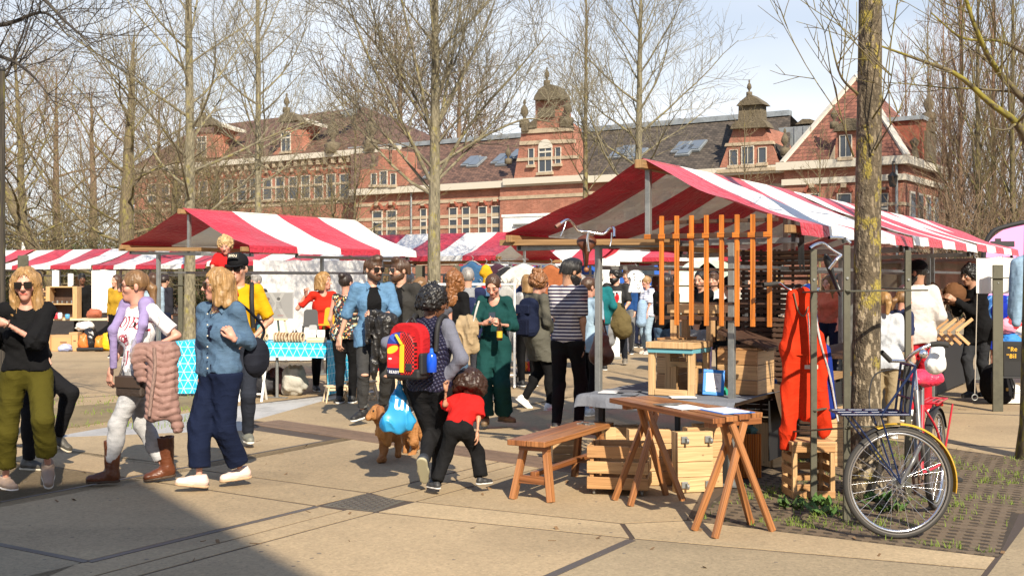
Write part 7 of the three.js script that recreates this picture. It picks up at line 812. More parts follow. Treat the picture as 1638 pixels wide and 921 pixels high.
const tex2={stripe:print(8,128,(g,w,h)=>{g.fillStyle='#b9b5b6';g.fillRect(0,0,w,h);g.fillStyle='#2f2b45';g.fillRect(0,0,w,h*.52);},[.05,.037]),breton:print(8,64,(g,w,h)=>{g.fillStyle='#e6e6ea';g.fillRect(0,0,w,h);g.fillStyle='#3a5a96';g.fillRect(0,0,w,h*.34);},[.05,.045]),
 floral:print(256,256,(g,w)=>{g.fillStyle='#1b1a1c';g.fillRect(0,0,w,w);const r=rngOf(21),C=['#c9a24a','#3f6a5b','#a9b6a0','#7b3a34','#d8d2b4','#4d7a96','#b4613c','#e3c98a'];for(let i=0;i<150;i++){g.fillStyle=C[Math.floor(r()*C.length)];g.beginPath();g.ellipse(r()*w,r()*w,4 + r()*14,3 + r()*6,r()*6.3,0,7);g.fill();}},[.36,.36]),quilt:tex(128,128,.085,(u,v)=>{const a=Math.abs(Math.sin((u + v)*Math.PI*2)),b=Math.abs(Math.sin((u - v)*Math.PI*2));return .25 + .75*Math.pow(a*b,.35);},false)};
const mats={denimA:std([.07,.13,.215],.85,{map:T.denim,bumpMap:T.wrinkle,bumpScale:.007}),denimB:std([.10,.215,.37],.85,{map:T.denim,bumpMap:T.wrinkle,bumpScale:.007}),navy:cloth([.012,.017,.042]),black:cloth([.009,.009,.01],{bump:.002}),white:cloth([.78,.77,.77]),jeansBlack:std([.035,.034,.035],.9,{map:T.denim,bumpMap:T.wrinkle,bumpScale:.007}),charcoal:cloth([.05,.048,.045],{map:T.knit}),leather:std([.013,.012,.012],.4,{bumpMap:T.wrinkle,bumpScale:.01}),green:cloth([.011,.062,.06]),greyL:cloth([.3,.31,.33],{map:T.knit})};
// ---------------------------------------------------------------- the people of the photograph, front to back
const C=(c,o)=>cloth(c,o),tee=(m,o={})=>({n:'t_shirt',m,...o}),trou=(m,o={})=>({m,...o}),shoe=(c,sole,k)=>({m:std(c,.55,{bumpMap:T.wrinkle,bumpScale:.005}),sole:std(sole||[.75,.74,.7],.6),k});
const soft=(name,label,cat,p,prims,cell,fold,mat,group)=>{const t=thing(name,label,cat,p,0,group);mesh('cloth',sdf(prims.map((q)=>{const c={...q,a:q.a.clone().sub(p)};if(q.b)c.b=q.b.clone().sub(p);return c;}),cell,{fold}),mat,t);return t;};
{
 person('blonde woman with sunglasses in loose black top and cropped olive trousers, arm folded',{x:33,y:783,h:1.7,sex:'w',q:0,g:1.02,yaw:14,ank:[[76,745,.05],[8,767,-.08]],toe:[22,45],pitch:[38,0],head:[12,2,2],wr:[[6,516,.24],[-18,548,.2]],eh:[[.5,-1,.2],[-.5,-1,0]],hand:[{curl:.35,d:[-1,.25,.2],n:[0,0,-1]},{}],watch:0,skin:'pink',glasses:'big',hair:{k:'wavy',c:'blond',len:.2},top:[{n:'blouse',m:mats.black,e:1.9,sl:1.08,loose:.05,hem:.545,neck:.075,fold:.012}],bot:[trou(C([.075,.064,.008]),{leg:1.72,wide:.02,fold:.012,e:1.2})],shoes:shoe([.28,.2,.15],[.7,.66,.6])});
 const p=person('person in black trousers and canvas sneakers walking half hidden behind the woman in black',{x:62,y:748,h:1.68,q:1,yaw:70,ank:[[92,698,-.15],[45,738,.1]],pitch:[25,0],toe:[70,75],head:[80,0,0],hair:{k:'short',c:'dark'},lean:[-.17,-.1],wr:[{s:.12,u:.55,f:.1},{s:.12,u:.55,f:.1}],top:[{n:'jacket',m:mats.black,sl:1.9,e:1.5}],bot:[trou(C([.012,.012,.014]))],shoes:shoe([.06,.055,.045],[.5,.45,.35],'low')});
 const b=gp(58,748).setY(0),c=at(62,612,9.75),t=thing('shoulder_bag','black bag hanging behind the olive trousers','bag',c);mesh('body',sdf([ell(V(0,0,0),V(.1,.16,.07),.03),cap(V(-.03,.05,0),V(.05,-.08,0),.09,.08,.03)],.012,{fold:foldN(.02,20,14,2)}),mats.black,t);mesh('strap',tube([V(.06,.12,0),V(.11,.02,.05),V(.09,-.1,.05)],.012,6),M.dark,t);
}
{
 const print1=print(512,420,(g,w,h)=>{g.fillStyle='#e4e2e4';g.fillRect(0,0,w,h);g.fillStyle='#a01430';g.font='bold 92px serif';g.textAlign='center';const arc=(s,y,sp,b)=>{for(let i=0;i<s.length;i++){const k=i -(s.length - 1)/ 2;g.save();g.translate(w / 2 + k*sp,y + k*k*b);g.rotate(k*.06);g.fillText(s[i],0,0);g.restore();}};arc('PROJECT',120,56,3);g.font='bold 96px serif';arc('AJ',340,66,0);g.strokeStyle='#a01430';g.lineWidth=8;for(let k=0;k<5;k++){g.beginPath();g.ellipse(w / 2 - 20 + k*10,195 +(k % 3)*16,40 - k*5,22,k*.7,0,5);g.stroke();}});
 const P=person('woman in white lettered tee, white jeans and brown leather boots walking left',{x:214,y:773,h:1.67,sex:'w',q:0,g:1.03,yaw:-62,tyaw:-30,ank:[[174,757,.1],[263,750,-.1]],toe:[-78,-62],pitch:[0,6],head:[-72,2,0],wr:[[240,557,.26],[176,594,-.02]],eh:[[.9,-.6,-.1],[.1,-.3,-1]],hand:[{curl:.8,d:[-1,.1,.15],n:[0,-1,.1]},{curl:.5,d:[-.1,-1,.1],n:[.6,0,-.8]}],skin:'pink',glasses:'dark',hair:{k:'pony',c:'dirty'},top:[tee(std([1,1,1],.85,{map:print1,bumpMap:T.wrinkle,bumpScale:.005}),{sl:.8,loose:.025,hem:.52,neck:.066,uv:'front',e:1.35,fold:.009,fine:.85})],bot:[trou(C([.62,.6,.62],{map:T.denim}),{leg:1.78,fold:.009,e:.8})],shoes:{m:std([.12,.036,.014],.38,{bumpMap:T.rough,bumpScale:.006,map:T.mottle}),sole:std([.06,.035,.02],.6),k:'boot'}});
 const q=(px,py,dz)=>P.U([px,py,dz]),pr=[cap(P.at2(.85).addScaledVector(P.tF,-.06).addScaledVector(P.tL,.06),P.shd[0].clone().addScaledVector(P.tL,-.05).add(V(0,.055,.02)),.05,.05,.03),cap(P.at2(.85).addScaledVector(P.tF,-.06).addScaledVector(P.tL,-.06),P.shd[1].clone().addScaledVector(P.tL,.04).add(V(0,.05,.02)),.05,.05,.03),cap(P.shd[0].clone().addScaledVector(P.tL,-.06).add(V(0,.045,.02)),q(228,520,.2),.034,.024,.03),cap(q(228,520,.2),q(213,560,.19),.024,.022,.03),cap(P.shd[1].clone().addScaledVector(P.tL,.02).add(V(0,.04,.02)),q(180,527,.1),.032,.022,.03),cap(q(180,527,.1),q(181,588,.06),.022,.02,.03,1)];
 mesh('sweater_over_shoulders',sdf(pr,.011,{fold:foldN(.016,22,9,3)}),C([.35,.28,.52],{bump:.002}),P.g);
 const bag=thing('shoulder_bag','small dark brown leather bag at the hip of the woman in boots','bag',at(208,618,9.02),-.45);mesh('body',new RoundedBoxGeometry(.27,.17,.06,3,.025),std([.045,.03,.022],.35,{bumpMap:T.rough,bumpScale:.004}),bag);mesh('flap',new RoundedBoxGeometry(.26,.09,.015,2,.006).translate(0,.035,.033),std([.055,.035,.025],.35),bag);mesh('strap',tube([V(-.12,.07,0),V(-.1,.2,-.05),V(.02,.5,-.03)],.008,6),std([.03,.02,.015],.4),bag);
 const jp=at(250,600,8.98),w=(px,py,dz=0)=>at(px,py,8.98 - dz);
 const jk=soft('puffer_jacket','dusty pink quilted jacket hung over the arm of the woman in boots','jacket',jp,[cap(w(226,560,.05),w(270,562,.02),.05,.07,.05),cap(w(220,572,.06),w(226,606,.05),.045,.03,.04),cap(w(250,575,.08),w(244,663,.09),.05,.05,.04),cap(w(270,572,.03),w(268,655,.05),.055,.06,.04),cap(w(268,640,.05),w(283,682,.04),.05,.036,.03),cap(w(260,600,.09),w(263,660,.09),.035,.035,.03)],.0095,(x,y,z)=>.014*Math.pow(Math.abs(Math.sin(y*58 + x*16 + Math.sin(x*23)*1.6)),.5)+ .02*(1 - Math.abs(2*noise(x*17,y*11,z*17)- 1))- .012,C([.34,.2,.17],{rough:.55}));mesh('fleece_edge',tube([w(246,556,.16),w(247,590,.17),w(242,630,.18),w(238,665,.17)].map((v)=>v.sub(jp)),.014,7,30),C([.38,.25,.21]),jk);
 const wb=thing('water_bottle','clear plastic bottle in the hand of the woman in boots','bottle',at(211,552,8.9));mesh('bottle',lathe([[0,-.1],[.03,-.1],[.032,.0],[.03,.06],[.012,.1],[.012,.12],[0,.12]],0,0,0,14),new THREE.MeshPhysicalMaterial({transmission:.9,roughness:.08,thickness:0,color:0xffffff}),wb);mesh('cap',new THREE.CylinderGeometry(.014,.014,.02,10).translate(0,.125,0),M.white,wb);
}
{
 const P=person('blonde woman in denim shirt and wide navy trousers holding her bag strap',{x:347,y:782,h:1.665,sex:'w',q:0,g:1.17,yaw:-42,tyaw:-22,ank:[[385,752,-.14],[318,764,.1]],toe:[-62,-70],pitch:[4,-8],head:[-66,2,-2],wr:[[372,540,.17],[320,614,-.04]],eh:[[.3,-1,-.3],[-.3,0,-1]],hand:[{curl:.85,d:[-.45,.85,.15],n:[-.6,-.2,-.7]},{curl:.4}],skin:'pink',glasses:'big',hair:{k:'wavy',c:'blond',len:.13},top:[tee(mats.navy,{sl:0,hem:.5,neck:.08,low:1.2}),{n:'shirt',m:mats.denimA,e:1.4,sl:1.82,loose:.006,hem:.515,neck:.07,low:1.3,collar:1,buttons:1,fold:.012,open:.018,wave:.016}],bot:[trou(C([.009,.015,.042]),{leg:1.8,wide:.03,e:1.2,fold:.012,top:.6})],shoes:shoe([.66,.5,.44],[.45,.3,.18])});
 mesh('necklace',tube([P.at2(.845).addScaledVector(P.tL,.05),P.at2(.8).addScaledVector(P.tF,.12),P.at2(.845).addScaledVector(P.tL,-.05)],.0035,5,16),std([.5,.35,.15],.3,{metalness:.7}),P.g);
 const bag=thing('shoulder_bag','dark navy shoulder bag behind the elbow of the woman in denim','bag',at(410,568,9.12),-.6);mesh('body',sdf([ell(V(0,-.02,0),V(.045,.15,.12),.03),cap(V(0,-.08,.03),V(0,.06,-.02),.05,.04,.04)],.012,{fold:foldN(.015,16,12,5)}),C([.018,.02,.03]),bag);const sp=P.shd[0].clone().add(P.root).sub(bag.position).applyAxisAngle(V(0,1,0),.6);mesh('strap',tube([V(0,.12,.05),V(-.03,.25,.08),sp.clone().add(V(0,.07,0)),V(.02,.2,-.06),V(0,.12,-.05)],.011,6,40),C([.015,.016,.025]),bag);
}
const LOVE=print(256,128,(g,w,h)=>{g.fillStyle='#101012';g.fillRect(0,0,w,h);g.save();g.translate(w,0);g.scale(-1,1);g.fillStyle='#e8dcc4';g.font='bold 78px sans-serif';g.textAlign='center';g.fillText('LOVE',w / 2,92);g.restore();});
{
 const P=person('man in yellow tee and black cap with mirrored lettering carrying a toddler',{x:362,y:716,h:1.81,q:1,sw:.92,yaw:6,head:[-8,4,0],ank:[[396,694,-.1],[366,702,.1]],toe:[20,15],glasses:'dark',cap:{c:[.012,.012,.014],print:LOVE},hair:{k:'buzz',c:'dark'},wr:[[400,545,.05],[354,474,.16]],eh:[[.8,-.5,-.3],[-.15,-1,.3]],top:[tee(C([.72,.4,.01]),{sl:.9,loose:.02,hem:.5})],bot:[trou(C([.03,.035,.05]))],shoes:shoe([.16,.16,.13],[.7,.68,.62])});
 for(const k of[1,-1])mesh('backpack_strap',tube([P.at2(.83).addScaledVector(P.tL,k*.12).addScaledVector(P.tF,-.1),P.at2(.85).addScaledVector(P.tL,k*.13).addScaledVector(P.tF,.03),P.at2(.76).addScaledVector(P.tL,k*.14).addScaledVector(P.tF,.13),P.at2(.62).addScaledVector(P.tL,k*.15).addScaledVector(P.tF,.1)],.022,6,24),M.black,P.g);
 person('curly blond toddler in red riding on the shoulders of the man in yellow',{x:360,y:716,z:11.1,h:.86,hs:1.42,g:.95,q:0,yaw:4,pel:[362,452,-.06],ank:[[381,492,.2],[341,490,.2]],toe:[10,-5],pitch:[50,50],noshoes:1,feet:1,head:[4,14,6],wr:[[376,452,.2],[335,438,.18]],eh:[[1,-.3,0],[-1,-.2,0]],skin:'pink',hair:{k:'curly',c:'pale'},top:[tee(C([.6,.018,.02]),{sl:.95,loose:.015,hem:.52})],bot:[trou(C([.6,.018,.02]),{leg:1.4,top:.62})]});
}
{
 const P=person('man in open light blue denim shirt, black tee and ripped black jeans',{x:596,y:677,h:1.81,q:0,yaw:16,head:[42,3,0],ank:[[612,650,-.12],[579,658,.14]],toe:[25,-35],pitch:[4,8],wr:[[601,507,.28],[541,546,.08]],eh:[[.9,-.9,0],[-.4,.1,-1]],hand:[{curl:.9,d:[-.8,.4,.3],n:[0,-.3,-1]},{curl:.5,d:[-.1,-1,.15],n:[.6,0,-.8]}],glasses:'big',beard:'short',hair:{k:'quiff',c:'brown'},top:[tee(mats.black,{sl:.5,hem:.5,neck:.066}),{n:'shirt',m:mats.denimB,e:1.5,sl:[1.3,1.12],loose:.008,hem:.455,open:.085,collar:1,fold:.01,neck:.075}],bot:[trou(mats.jeansBlack,{leg:1.88,fold:.01,cuff:std([.18,.19,.2],.9,{map:T.denim})})],shoes:shoe([.014,.014,.015],[.7,.69,.66])});
 for(const i of[0,1]){const kp=P.knees[i].clone().addScaledVector(P.F,.072*P.s);mesh('knee_tear',ell&&new THREE.SphereGeometry(1,12,8).scale(.045,.018,.018).translate(...kp),skinMat.clone?std(SKIN.fair,.6):M.white,P.g);}
 const jp=at(605,540,12.8),w=(px,py,dz=0)=>at(px,py,12.8 - dz);soft('leather_jacket','black leather jacket draped over the arm of the man in denim shirt','jacket',jp,[cap(w(598,502,.06),w(624,512,.0),.05,.075,.04),cap(w(592,512,.1),w(586,545,.12),.05,.03,.03),cap(w(605,515,.1),w(597,604,.1),.055,.03,.03),cap(w(618,515,.03),w(612,572,.06),.06,.05,.03),cap(w(627,515,.0),w(622,560,.03),.05,.05,.03)],.0105,(x,y,z)=>{const a=1 - Math.abs(2*noise(x*20 + y*6,y*9,z*16)- 1);return .026*a*a + .005*noise(x*40,y*16,z*30)- .012;},mats.leather);
 person('bearded man with sunglasses in a charcoal jacket beside the man in denim',{x:640,y:662,h:1.84,q:0,yaw:-20,tyaw:-18,head:[-58,0,0],ank:[[655,650,-.1],[628,648,.05]],toe:[-10,-30],glasses:'dark',beard:'short',beardc:HAIR.brown,hair:{k:'quiff',c:'brown'},wr:[{s:.2,u:.5,f:.02},{s:.2,u:.48,f:.1}],top:[tee(mats.black,{hem:.5,neck:.07}),{n:'jacket',m:mats.charcoal,e:1.7,sl:1.9,hem:.49,open:.07,collar:1,loose:.012}],bot:[trou(mats.black,{})],shoes:shoe([.02,.02,.02],[.4,.4,.4])});
}
person('woman in red V neck tee holding the stall pole',{x:516,y:625,h:1.69,sex:'w',q:0,yaw:20,head:[72,0,0],skin:'pink',hair:{k:'wavy',c:'blond',len:.1},wr:[{s:.2,u:.5,f:.05},[489,470,.12]],eh:[[.4,0,-1],[-.6,-1,-.2]],hand:[{},{curl:1,d:[0,.8,.3],n:[.7,0,.6]}],top:[tee(C([.62,.03,.015]),{sl:.8,loose:.02,hem:.5,low:1.5})],bot:[trou(mats.black)],shoes:shoe([.05,.05,.05])});
person('woman seen from behind in a patterned sleeveless top with her hair in a bun',{x:552,y:645,h:1.67,sex:'w',q:0,g:1.08,yaw:172,head:[150,-4,0],ank:[[.08,0],[-.08,.05]],skin:'pink',hair:{k:'bun',c:'dark'},wr:[{s:.2,u:.52,f:.12},{s:.18,u:.6,f:.25}],top:[{n:'patterned_top',m:std([1,1,1],.8,{map:tex2.floral}),sl:0,hem:.49,neck:.095,e:1.6,flare:.02,fold:.012}],bot:[trou(mats.black,{e:.8})],shoes:shoe([.02,.02,.02])});
{
 const P=person('dark haired woman in navy quilted vest and black leggings walking away',{x:684,y:778,h:1.63,sex:'w',q:0,g:1.08,yaw:164,ank:[[678,737,.24],[697,770,-.14]],toe:[172,160],pitch:[58,6],head:[112,8,0],skin:'dark',glasses:'dark',hair:{k:'curly',c:'black',len:.06},wr:[[638,588,.06],[708,610,.1]],eh:[[-.5,.0,.6],[.9,.2,.5]],hand:[{curl:1,d:[-.1,-1,.05]},{curl:.8,d:[.1,-1,0]}],top:[{n:'sweater',m:C([.19,.2,.26],{map:T.knit}),sl:1.92,hem:.508,loose:.012,e:1.2},{n:'pink_hem',m:C([.6,.3,.27]),sl:0,hem:.5,e:1.0},{n:'quilted_vest',m:std([.018,.018,.05],.5,{bumpMap:tex2.quilt,bumpScale:.022}),sl:0,hem:.507,e:2.6,fold:.008,uv:'diag',neck:.06}],bot:[trou(C([.016,.016,.018],{map:T.knit}),{e:.75,leg:1.96,top:.58})],shoes:shoe([.03,.035,.045],[.36,.33,.22])});
 for(const k of[1,-1])mesh('shoulder_strap',tube([P.at2(.7).addScaledVector(P.tL,k*.1).addScaledVector(P.tF,-.15),P.at2(.83).addScaledVector(P.tL,k*.11).addScaledVector(P.tF,-.12),P.at2(.865).addScaledVector(P.tL,k*.115),P.at2(.78).addScaledVector(P.tL,k*.14).addScaledVector(P.tF,.13)],.021,6,24),M.black,P.g);

 const b=thing('backpack','red and black children backpack with yellow zip band on the back of the woman','backpack',at(652,560,8.8),-.5),shape=(w,h,r)=>{const s=new THREE.Shape();s.moveTo(-w / 2,-h / 2 + r);s.lineTo(-w / 2,h / 2 - w*.42);s.quadraticCurveTo(-w / 2,h / 2,-w*.1,h / 2);s.lineTo(w*.1,h / 2);s.quadraticCurveTo(w / 2,h / 2,w / 2,h / 2 - w*.42);s.lineTo(w / 2,-h / 2 + r);s.quadraticCurveTo(w / 2,-h / 2,w / 2 - r,-h / 2);s.lineTo(-w / 2 + r,-h / 2);s.quadraticCurveTo(-w / 2,-h / 2,-w / 2,-h / 2 + r);return s;},ex=(s,d,z)=>new THREE.ExtrudeGeometry(s,{depth:d,bevelEnabled:true,bevelThickness:.02,bevelSize:.018,bevelSegments:3}).translate(0,0,z);
 mesh('body',ex(shape(.36,.47,.04),.1,-.08),C([.55,.02,.025]),b);mesh('black_base',new RoundedBoxGeometry(.4,.1,.18,3,.03).translate(0,-.215,.0),M.black,b);
 const chk=print(256,320,(g,w,h)=>{g.fillStyle='#c41a1e';g.fillRect(0,0,w,h);for(let y=0;y<22;y++)for(let x=0;x<10;x++)if((x + y)% 2){g.fillStyle='#1a0c0c';g.fillRect(150 + x*11,y*15,11,15);}g.fillStyle='#223a8c';g.fillRect(0,0,130,90);g.fillStyle='#f0c22a';g.beginPath();g.ellipse(60,130,56,26,-.35,0,7);g.fill();g.fillStyle='#d3292c';g.beginPath();g.ellipse(66,200,60,34,.1,0,7);g.fill();g.fillStyle='#3c5fc0';g.beginPath();g.ellipse(80,50,50,22,.5,0,7);g.fill();g.fillStyle='#e8e4da';g.beginPath();g.ellipse(40,196,16,7,0,0,7);g.fill();g.fillStyle='#16204e';g.fillRect(0,262,132,58);g.fillStyle='#eee';g.font='bold 30px sans-serif';g.fillText('E READY',4,302);});
 const fp=ex(shape(.29,.36,.03),.045,.03).translate(-.02,-.03,0),P2=fp.attributes.position,U2=fp.attributes.uv;for(let i=0;i<P2.count;i++)U2.setXY(i,clamp((P2.getX(i)+ .19)/ .34),clamp((P2.getY(i)+ .235)/ .41));mesh('front_pocket',fp,std([1,1,1],.6,{map:chk}),b);mesh('yellow_band',[bar(V(.005,-.2,.1),V(.012,.06,.102),.05,.012,{c:.005}),bar(V(.012,.06,.1),V(-.06,.15,.096),.05,.012,{c:.005})],std([.75,.48,.02],.5),b);mesh('badge',new RoundedBoxGeometry(.07,.07,.015,2,.007).translate(.09,-.15,.1),M.dark,b);mesh('side_pocket',new RoundedBoxGeometry(.05,.2,.14,3,.02).translate(.2,-.12,0),M.black,b);mesh('top_handle',tube([V(-.05,.24,-.06),V(0,.3,-.07),V(.06,.24,-.06)],.012,6),M.black,b);mesh('zip',new THREE.TorusGeometry(.15,.006,5,30,Math.PI).translate(-.02,.02,.08),M.dark,b);b.scale.set(.76,.82,.9);
 const wb=thing('drinking_bottle','bright blue drinking bottle in the side pocket of the red backpack','bottle',at(690,576,8.74));mesh('bottle',lathe([[0,-.09],[.04,-.09],[.042,.0],[.036,.04],[.02,.055],[0,.055]],0,0,0,16),std([.01,.08,.6],.2),wb);mesh('spout',new THREE.CylinderGeometry(.012,.018,.04,10).translate(0,.07,0),std([.02,.14,.7],.25),wb);

 const cb=thing('carrier_bag','bright blue plastic carrier bag with white lettering held by the woman in the vest','bag',at(639,655,8.98),.25),cp=print(256,320,(g,w,h)=>{g.fillStyle='#157ab4';g.fillRect(0,0,w,h);g.fillStyle='#2f93c8';g.beginPath();g.moveTo(0,60);g.lineTo(w,200);g.lineTo(w,h);g.lineTo(60,h);g.fill();g.fillStyle='#f2f8fb';g.font='bold 120px sans-serif';g.save();g.translate(92,150);g.rotate(.15);g.fillText('un',0,0);g.restore();});const bg=sdf([cap(V(0,.2,0),V(-.02,-.1,0),.025,.06,.04),ell(V(-.02,-.12,0),V(.15,.085,.05),.03),cap(V(.06,-.1,0),V(.02,.1,0),.06,.04,.05),cap(V(-.1,-.1,0),V(-.03,.1,0),.055,.03,.05)],.01,{fold:(x,y,z)=>{const a=1 - Math.abs(2*noise(x*12,y*7 + x*8,z*12)- 1);return .026*a*a - .008;},uv:(p)=>[clamp((p.x + .2)/ .36),clamp((p.y + .22)/ .44)]});mesh('bag',bg,std([1,1,1],.4,{map:cp}),cb);mesh('handle',tube([V(-.02,.19,.01),V(-.01,.28,.02),V(.02,.19,0)],.007,6),std([.1,.35,.6],.4),cb);cb.scale.setScalar(.88);
 person('child with big curly dark hair in red tee and black trousers, legs apart',{x:734,y:790,h:.92,hs:1.3,q:0,g:1.0,yaw:166,ank:[[697,773,.04],[770,766,-.04]],toe:[225,118],pitch:[0,0],bend:[.06,-.22],head:[150,38,-14],skin:'tan',sw:.95,wr:[[713,622,-.02],[763,706,.06]],eh:[[-.3,-1,0],[.5,0,.6]],hand:[{curl:.8,d:[-.2,1,0]},{curl:.4,d:[.1,-1,.1]}],hair:{k:'afro',c:[.032,.014,.008]},top:[tee(C([.62,.02,.018]),{sl:.85,loose:.022,hem:.5,e:1.5,fold:.012})],bot:[trou(C([.012,.012,.013]),{leg:1.9,wide:.012,e:1.6,fold:.014})],shoes:shoe([.03,.03,.032],[.6,.58,.55])});
}
{
 const base=gp(633,734),t=thing('dog','golden retriever standing behind the blue carrier bag, head to the left','dog',base),k=gz(734),w=(px,py,dz=0)=>at(px,py,k - dz).sub(base),fur=(amp)=>(x,y,z)=>amp*(noise(x*55,y*22,z*55)+ .6*noise(x*110,y*40,z*110));
 const pr0=[cap(w(622,683,.1),w(655,682,-.35),.09,.09,.05),ell(w(619,690,.14),V(.085,.12,.1),.05),cap(w(612,676,.16),w(603,664,.2),.075,.06,.05),ell(w(602,660,.21),V(.07,.068,.072),.03),cap(w(597,662,.23),w(589,668,.25),.043,.03,.03),cap(w(612,690,.2),w(614,718,.2),.058,.036,.04),cap(w(614,718,.2),w(612,733,.2),.034,.036,.02),cap(w(612,734,.22),w(607,736,.25),.033,.028,.02),cap(w(634,690,.12),w(637,714,.1),.05,.032,.04),cap(w(637,714,.1),w(637,727,.1),.03,.032,.02),cap(w(658,688,-.3),w(661,706,-.26),.085,.05,.05),cap(w(661,706,-.26),w(665,714,-.34),.045,.03,.03),cap(w(665,714,-.34),w(660,726,-.3),.028,.028,.02),cap(w(660,727,-.28),w(655,729,-.24),.03,.026,.02),cap(w(648,686,-.35),w(650,710,-.38),.06,.032,.04),cap(w(650,710,-.38),w(649,722,-.36),.028,.03,.02),cap(w(664,678,-.42),w(676,700,-.5),.04,.045,.04)];const pr=pr0.map((p)=>{if(p.t)p.r.multiplyScalar(.84);else{p.ra*=.82;p.rb*=.82;}return p;});
 mesh('body',sdf(pr,.0105,{fold:(x,y,z)=>fur(.016)(x,y,z)- .008}),std([.32,.14,.042],.75,{bumpMap:T.rough,bumpScale:.01}),t);mesh('ear',sdf([cap(w(608,655,.25),w(610,669,.27),.03,.036,.02)],.009,{fold:fur(.01)}),std([.22,.085,.024],.7),t);mesh('ear',sdf([cap(w(602,653,.14),w(600,664,.13),.03,.032,.02)],.009,{fold:fur(.01)}),std([.22,.085,.024],.7),t);mesh('nose',ball(...w(586,667,.26),.016),M.black,t);mesh('eye',ball(...w(597,657,.275),.009),M.black,t);mesh('collar',new THREE.TorusGeometry(.083,.013,8,24).rotateX(1.2).rotateY(-.5).translate(...w(610,672,.17)),std([.25,.1,.03],.5),t);mesh('chest_feather',sdf([cap(w(614,690,.2),w(618,706,.2),.06,.03,.03)],.01,{fold:fur(.025)}),std([.45,.21,.06],.75),t);
 const ls=thing('dog_leash','thin leash running from the collar of the golden retriever up behind the blue bag','leash',at(612,672,k - .2));mesh('strap',tube([V(0,0,0),V(.06,.12,-.05),V(.16,.4,-.15)],.006,5,16),M.dark,ls);mesh('clip',ball(0,0,.01,.013),M.steel,ls);
}
{
 person('woman in a dark green jumpsuit looking down at her phone',{x:788,y:684,h:1.645,sex:'w',q:0,yaw:-14,head:[-12,30,0],ank:[[806,664,-.05],[776,669,.08]],toe:[45,-5],wr:[[799,519,.27],[775,517,.27]],eh:[[.5,-1,-.2],[-.6,-1,-.1]],hand:[{curl:.8,d:[-.3,.5,.6],n:[-.9,0,0]},{curl:.8,d:[.8,.3,.4],n:[.2,.5,-.8]}],skin:'pink',hair:{k:'tied',c:'brown'},top:[{n:'jumpsuit_top',m:mats.green,sl:1.45,loose:.02,hem:.56,neck:.075,low:1.7,e:1.3,fold:.009}],bot:[trou(mats.green,{n:'jumpsuit_legs',leg:1.9,wide:.045,e:1.4,fold:.014,top:.62})],shoes:shoe([.16,.1,.05],[.1,.07,.04])});
 const ph=thing('phone','dark phone in the hand of the woman in green','phone',at(787,508,12.36),-.1);ph.rotation.x=-.7;mesh('case',box(.072,.145,.009,0,0,0,{c:.003}),M.black,ph);mesh('screen',box(.064,.13,.002,0,0,.0055,{plain:1}),M.glass,ph);
 const bt=thing('beer_bottle','brown bottle with yellow label held by the woman in green','bottle',at(799,528,12.34));mesh('glass',lathe([[0,-.11],[.03,-.11],[.031,.02],[.013,.07],[.012,.12],[0,.12]],0,0,0,14),std([.03,.012,.006],.12),bt);mesh('label',new THREE.CylinderGeometry(.0318,.0318,.07,16,1,true).translate(0,-.045,0),std([.6,.4,.03],.5),bt);
 const w=(px,py,dz=0)=>at(px,py,12.55 - dz);const jp=at(745,540,12.55),j=soft('beige_coat','beige coat hanging over the bag of the woman in green','coat',jp,[cap(w(742,512,.05),w(754,516,.05),.05,.06,.04),cap(w(738,522,.08),w(731,552,.05),.05,.04,.04),cap(w(750,520,.1),w(747,562,.1),.06,.05,.04),cap(w(757,525,.08),w(758,556,.08),.04,.045,.03)],.0105,(x,y,z)=>{const a=1 - Math.abs(2*noise(x*17 + y*5,y*8,z*14)- 1);return .032*a*a + .01*noise(x*40,y*20,z*30)- .01;},C([.43,.32,.19]));mesh('strap',tube([w(766,482,.02).sub(jp),w(762,495,.1).sub(jp),w(757,515,.12).sub(jp)],.012,6),C([.7,.68,.62]),j);
 const tb=thing('tote_bag','cream tote bag with a figure print below the beige coat','tote bag',at(731,566,12.6),-.2);mesh('bag',sdf([cap(V(0,.05,0),V(0,-.08,0),.07,.08,.03)],.012,{fold:foldN(.02,14,10,9)}),C([.6,.55,.45]),tb);mesh('print',box(.05,.09,.004,.01,-.02,.088,{plain:1}),std([.35,.12,.08],.7),tb);
}
person('woman with long curly ginger hair in a black tee, seen from behind',{x:726,y:652,h:1.7,sex:'w',q:1,yaw:150,head:[205,0,0],hair:{k:'curly',c:'ginger',len:.34},wr:[{s:.16,u:.52,f:.1},{s:.16,u:.52,f:.1}],skin:'pink',top:[tee(mats.black,{sl:.9,loose:.03,hem:.52,e:1.4})],bot:[trou(mats.denimA)],shoes:shoe([.05,.05,.05])});
person('person with bare pink arms partly hidden behind the woman in the vest',{x:702,y:656,h:1.5,sex:'w',q:1,yaw:190,head:[200,10,0],hair:{k:'tied',c:'dirty'},skin:'pink',top:[{n:'vest_top',m:C([.1,.1,.12]),sl:0,hem:.52}],bot:[trou(C([.5,.5,.48]))]});
person('grey haired person in a navy coat with grey hood, back turned',{x:748,y:634,h:1.74,q:1,yaw:170,head:[185,0,0],hair:{k:'short',c:'grey'},top:[{n:'coat',m:C([.02,.028,.08]),sl:1.95,hem:.46,e:2},{n:'hood',m:C([.3,.31,.33]),sl:0,hem:.77,e:2.6}],bot:[trou(C([.05,.05,.06]))]});
person('woman with wavy hair standing behind the curly haired woman',{x:672,y:620,h:1.62,sex:'w',q:2,yaw:160,head:[150,0,0],hair:{k:'wavy',c:'dirty'},top:[{n:'jumper',m:C([.55,.5,.42]),sl:1.9}],bot:[trou(mats.denimA)]});
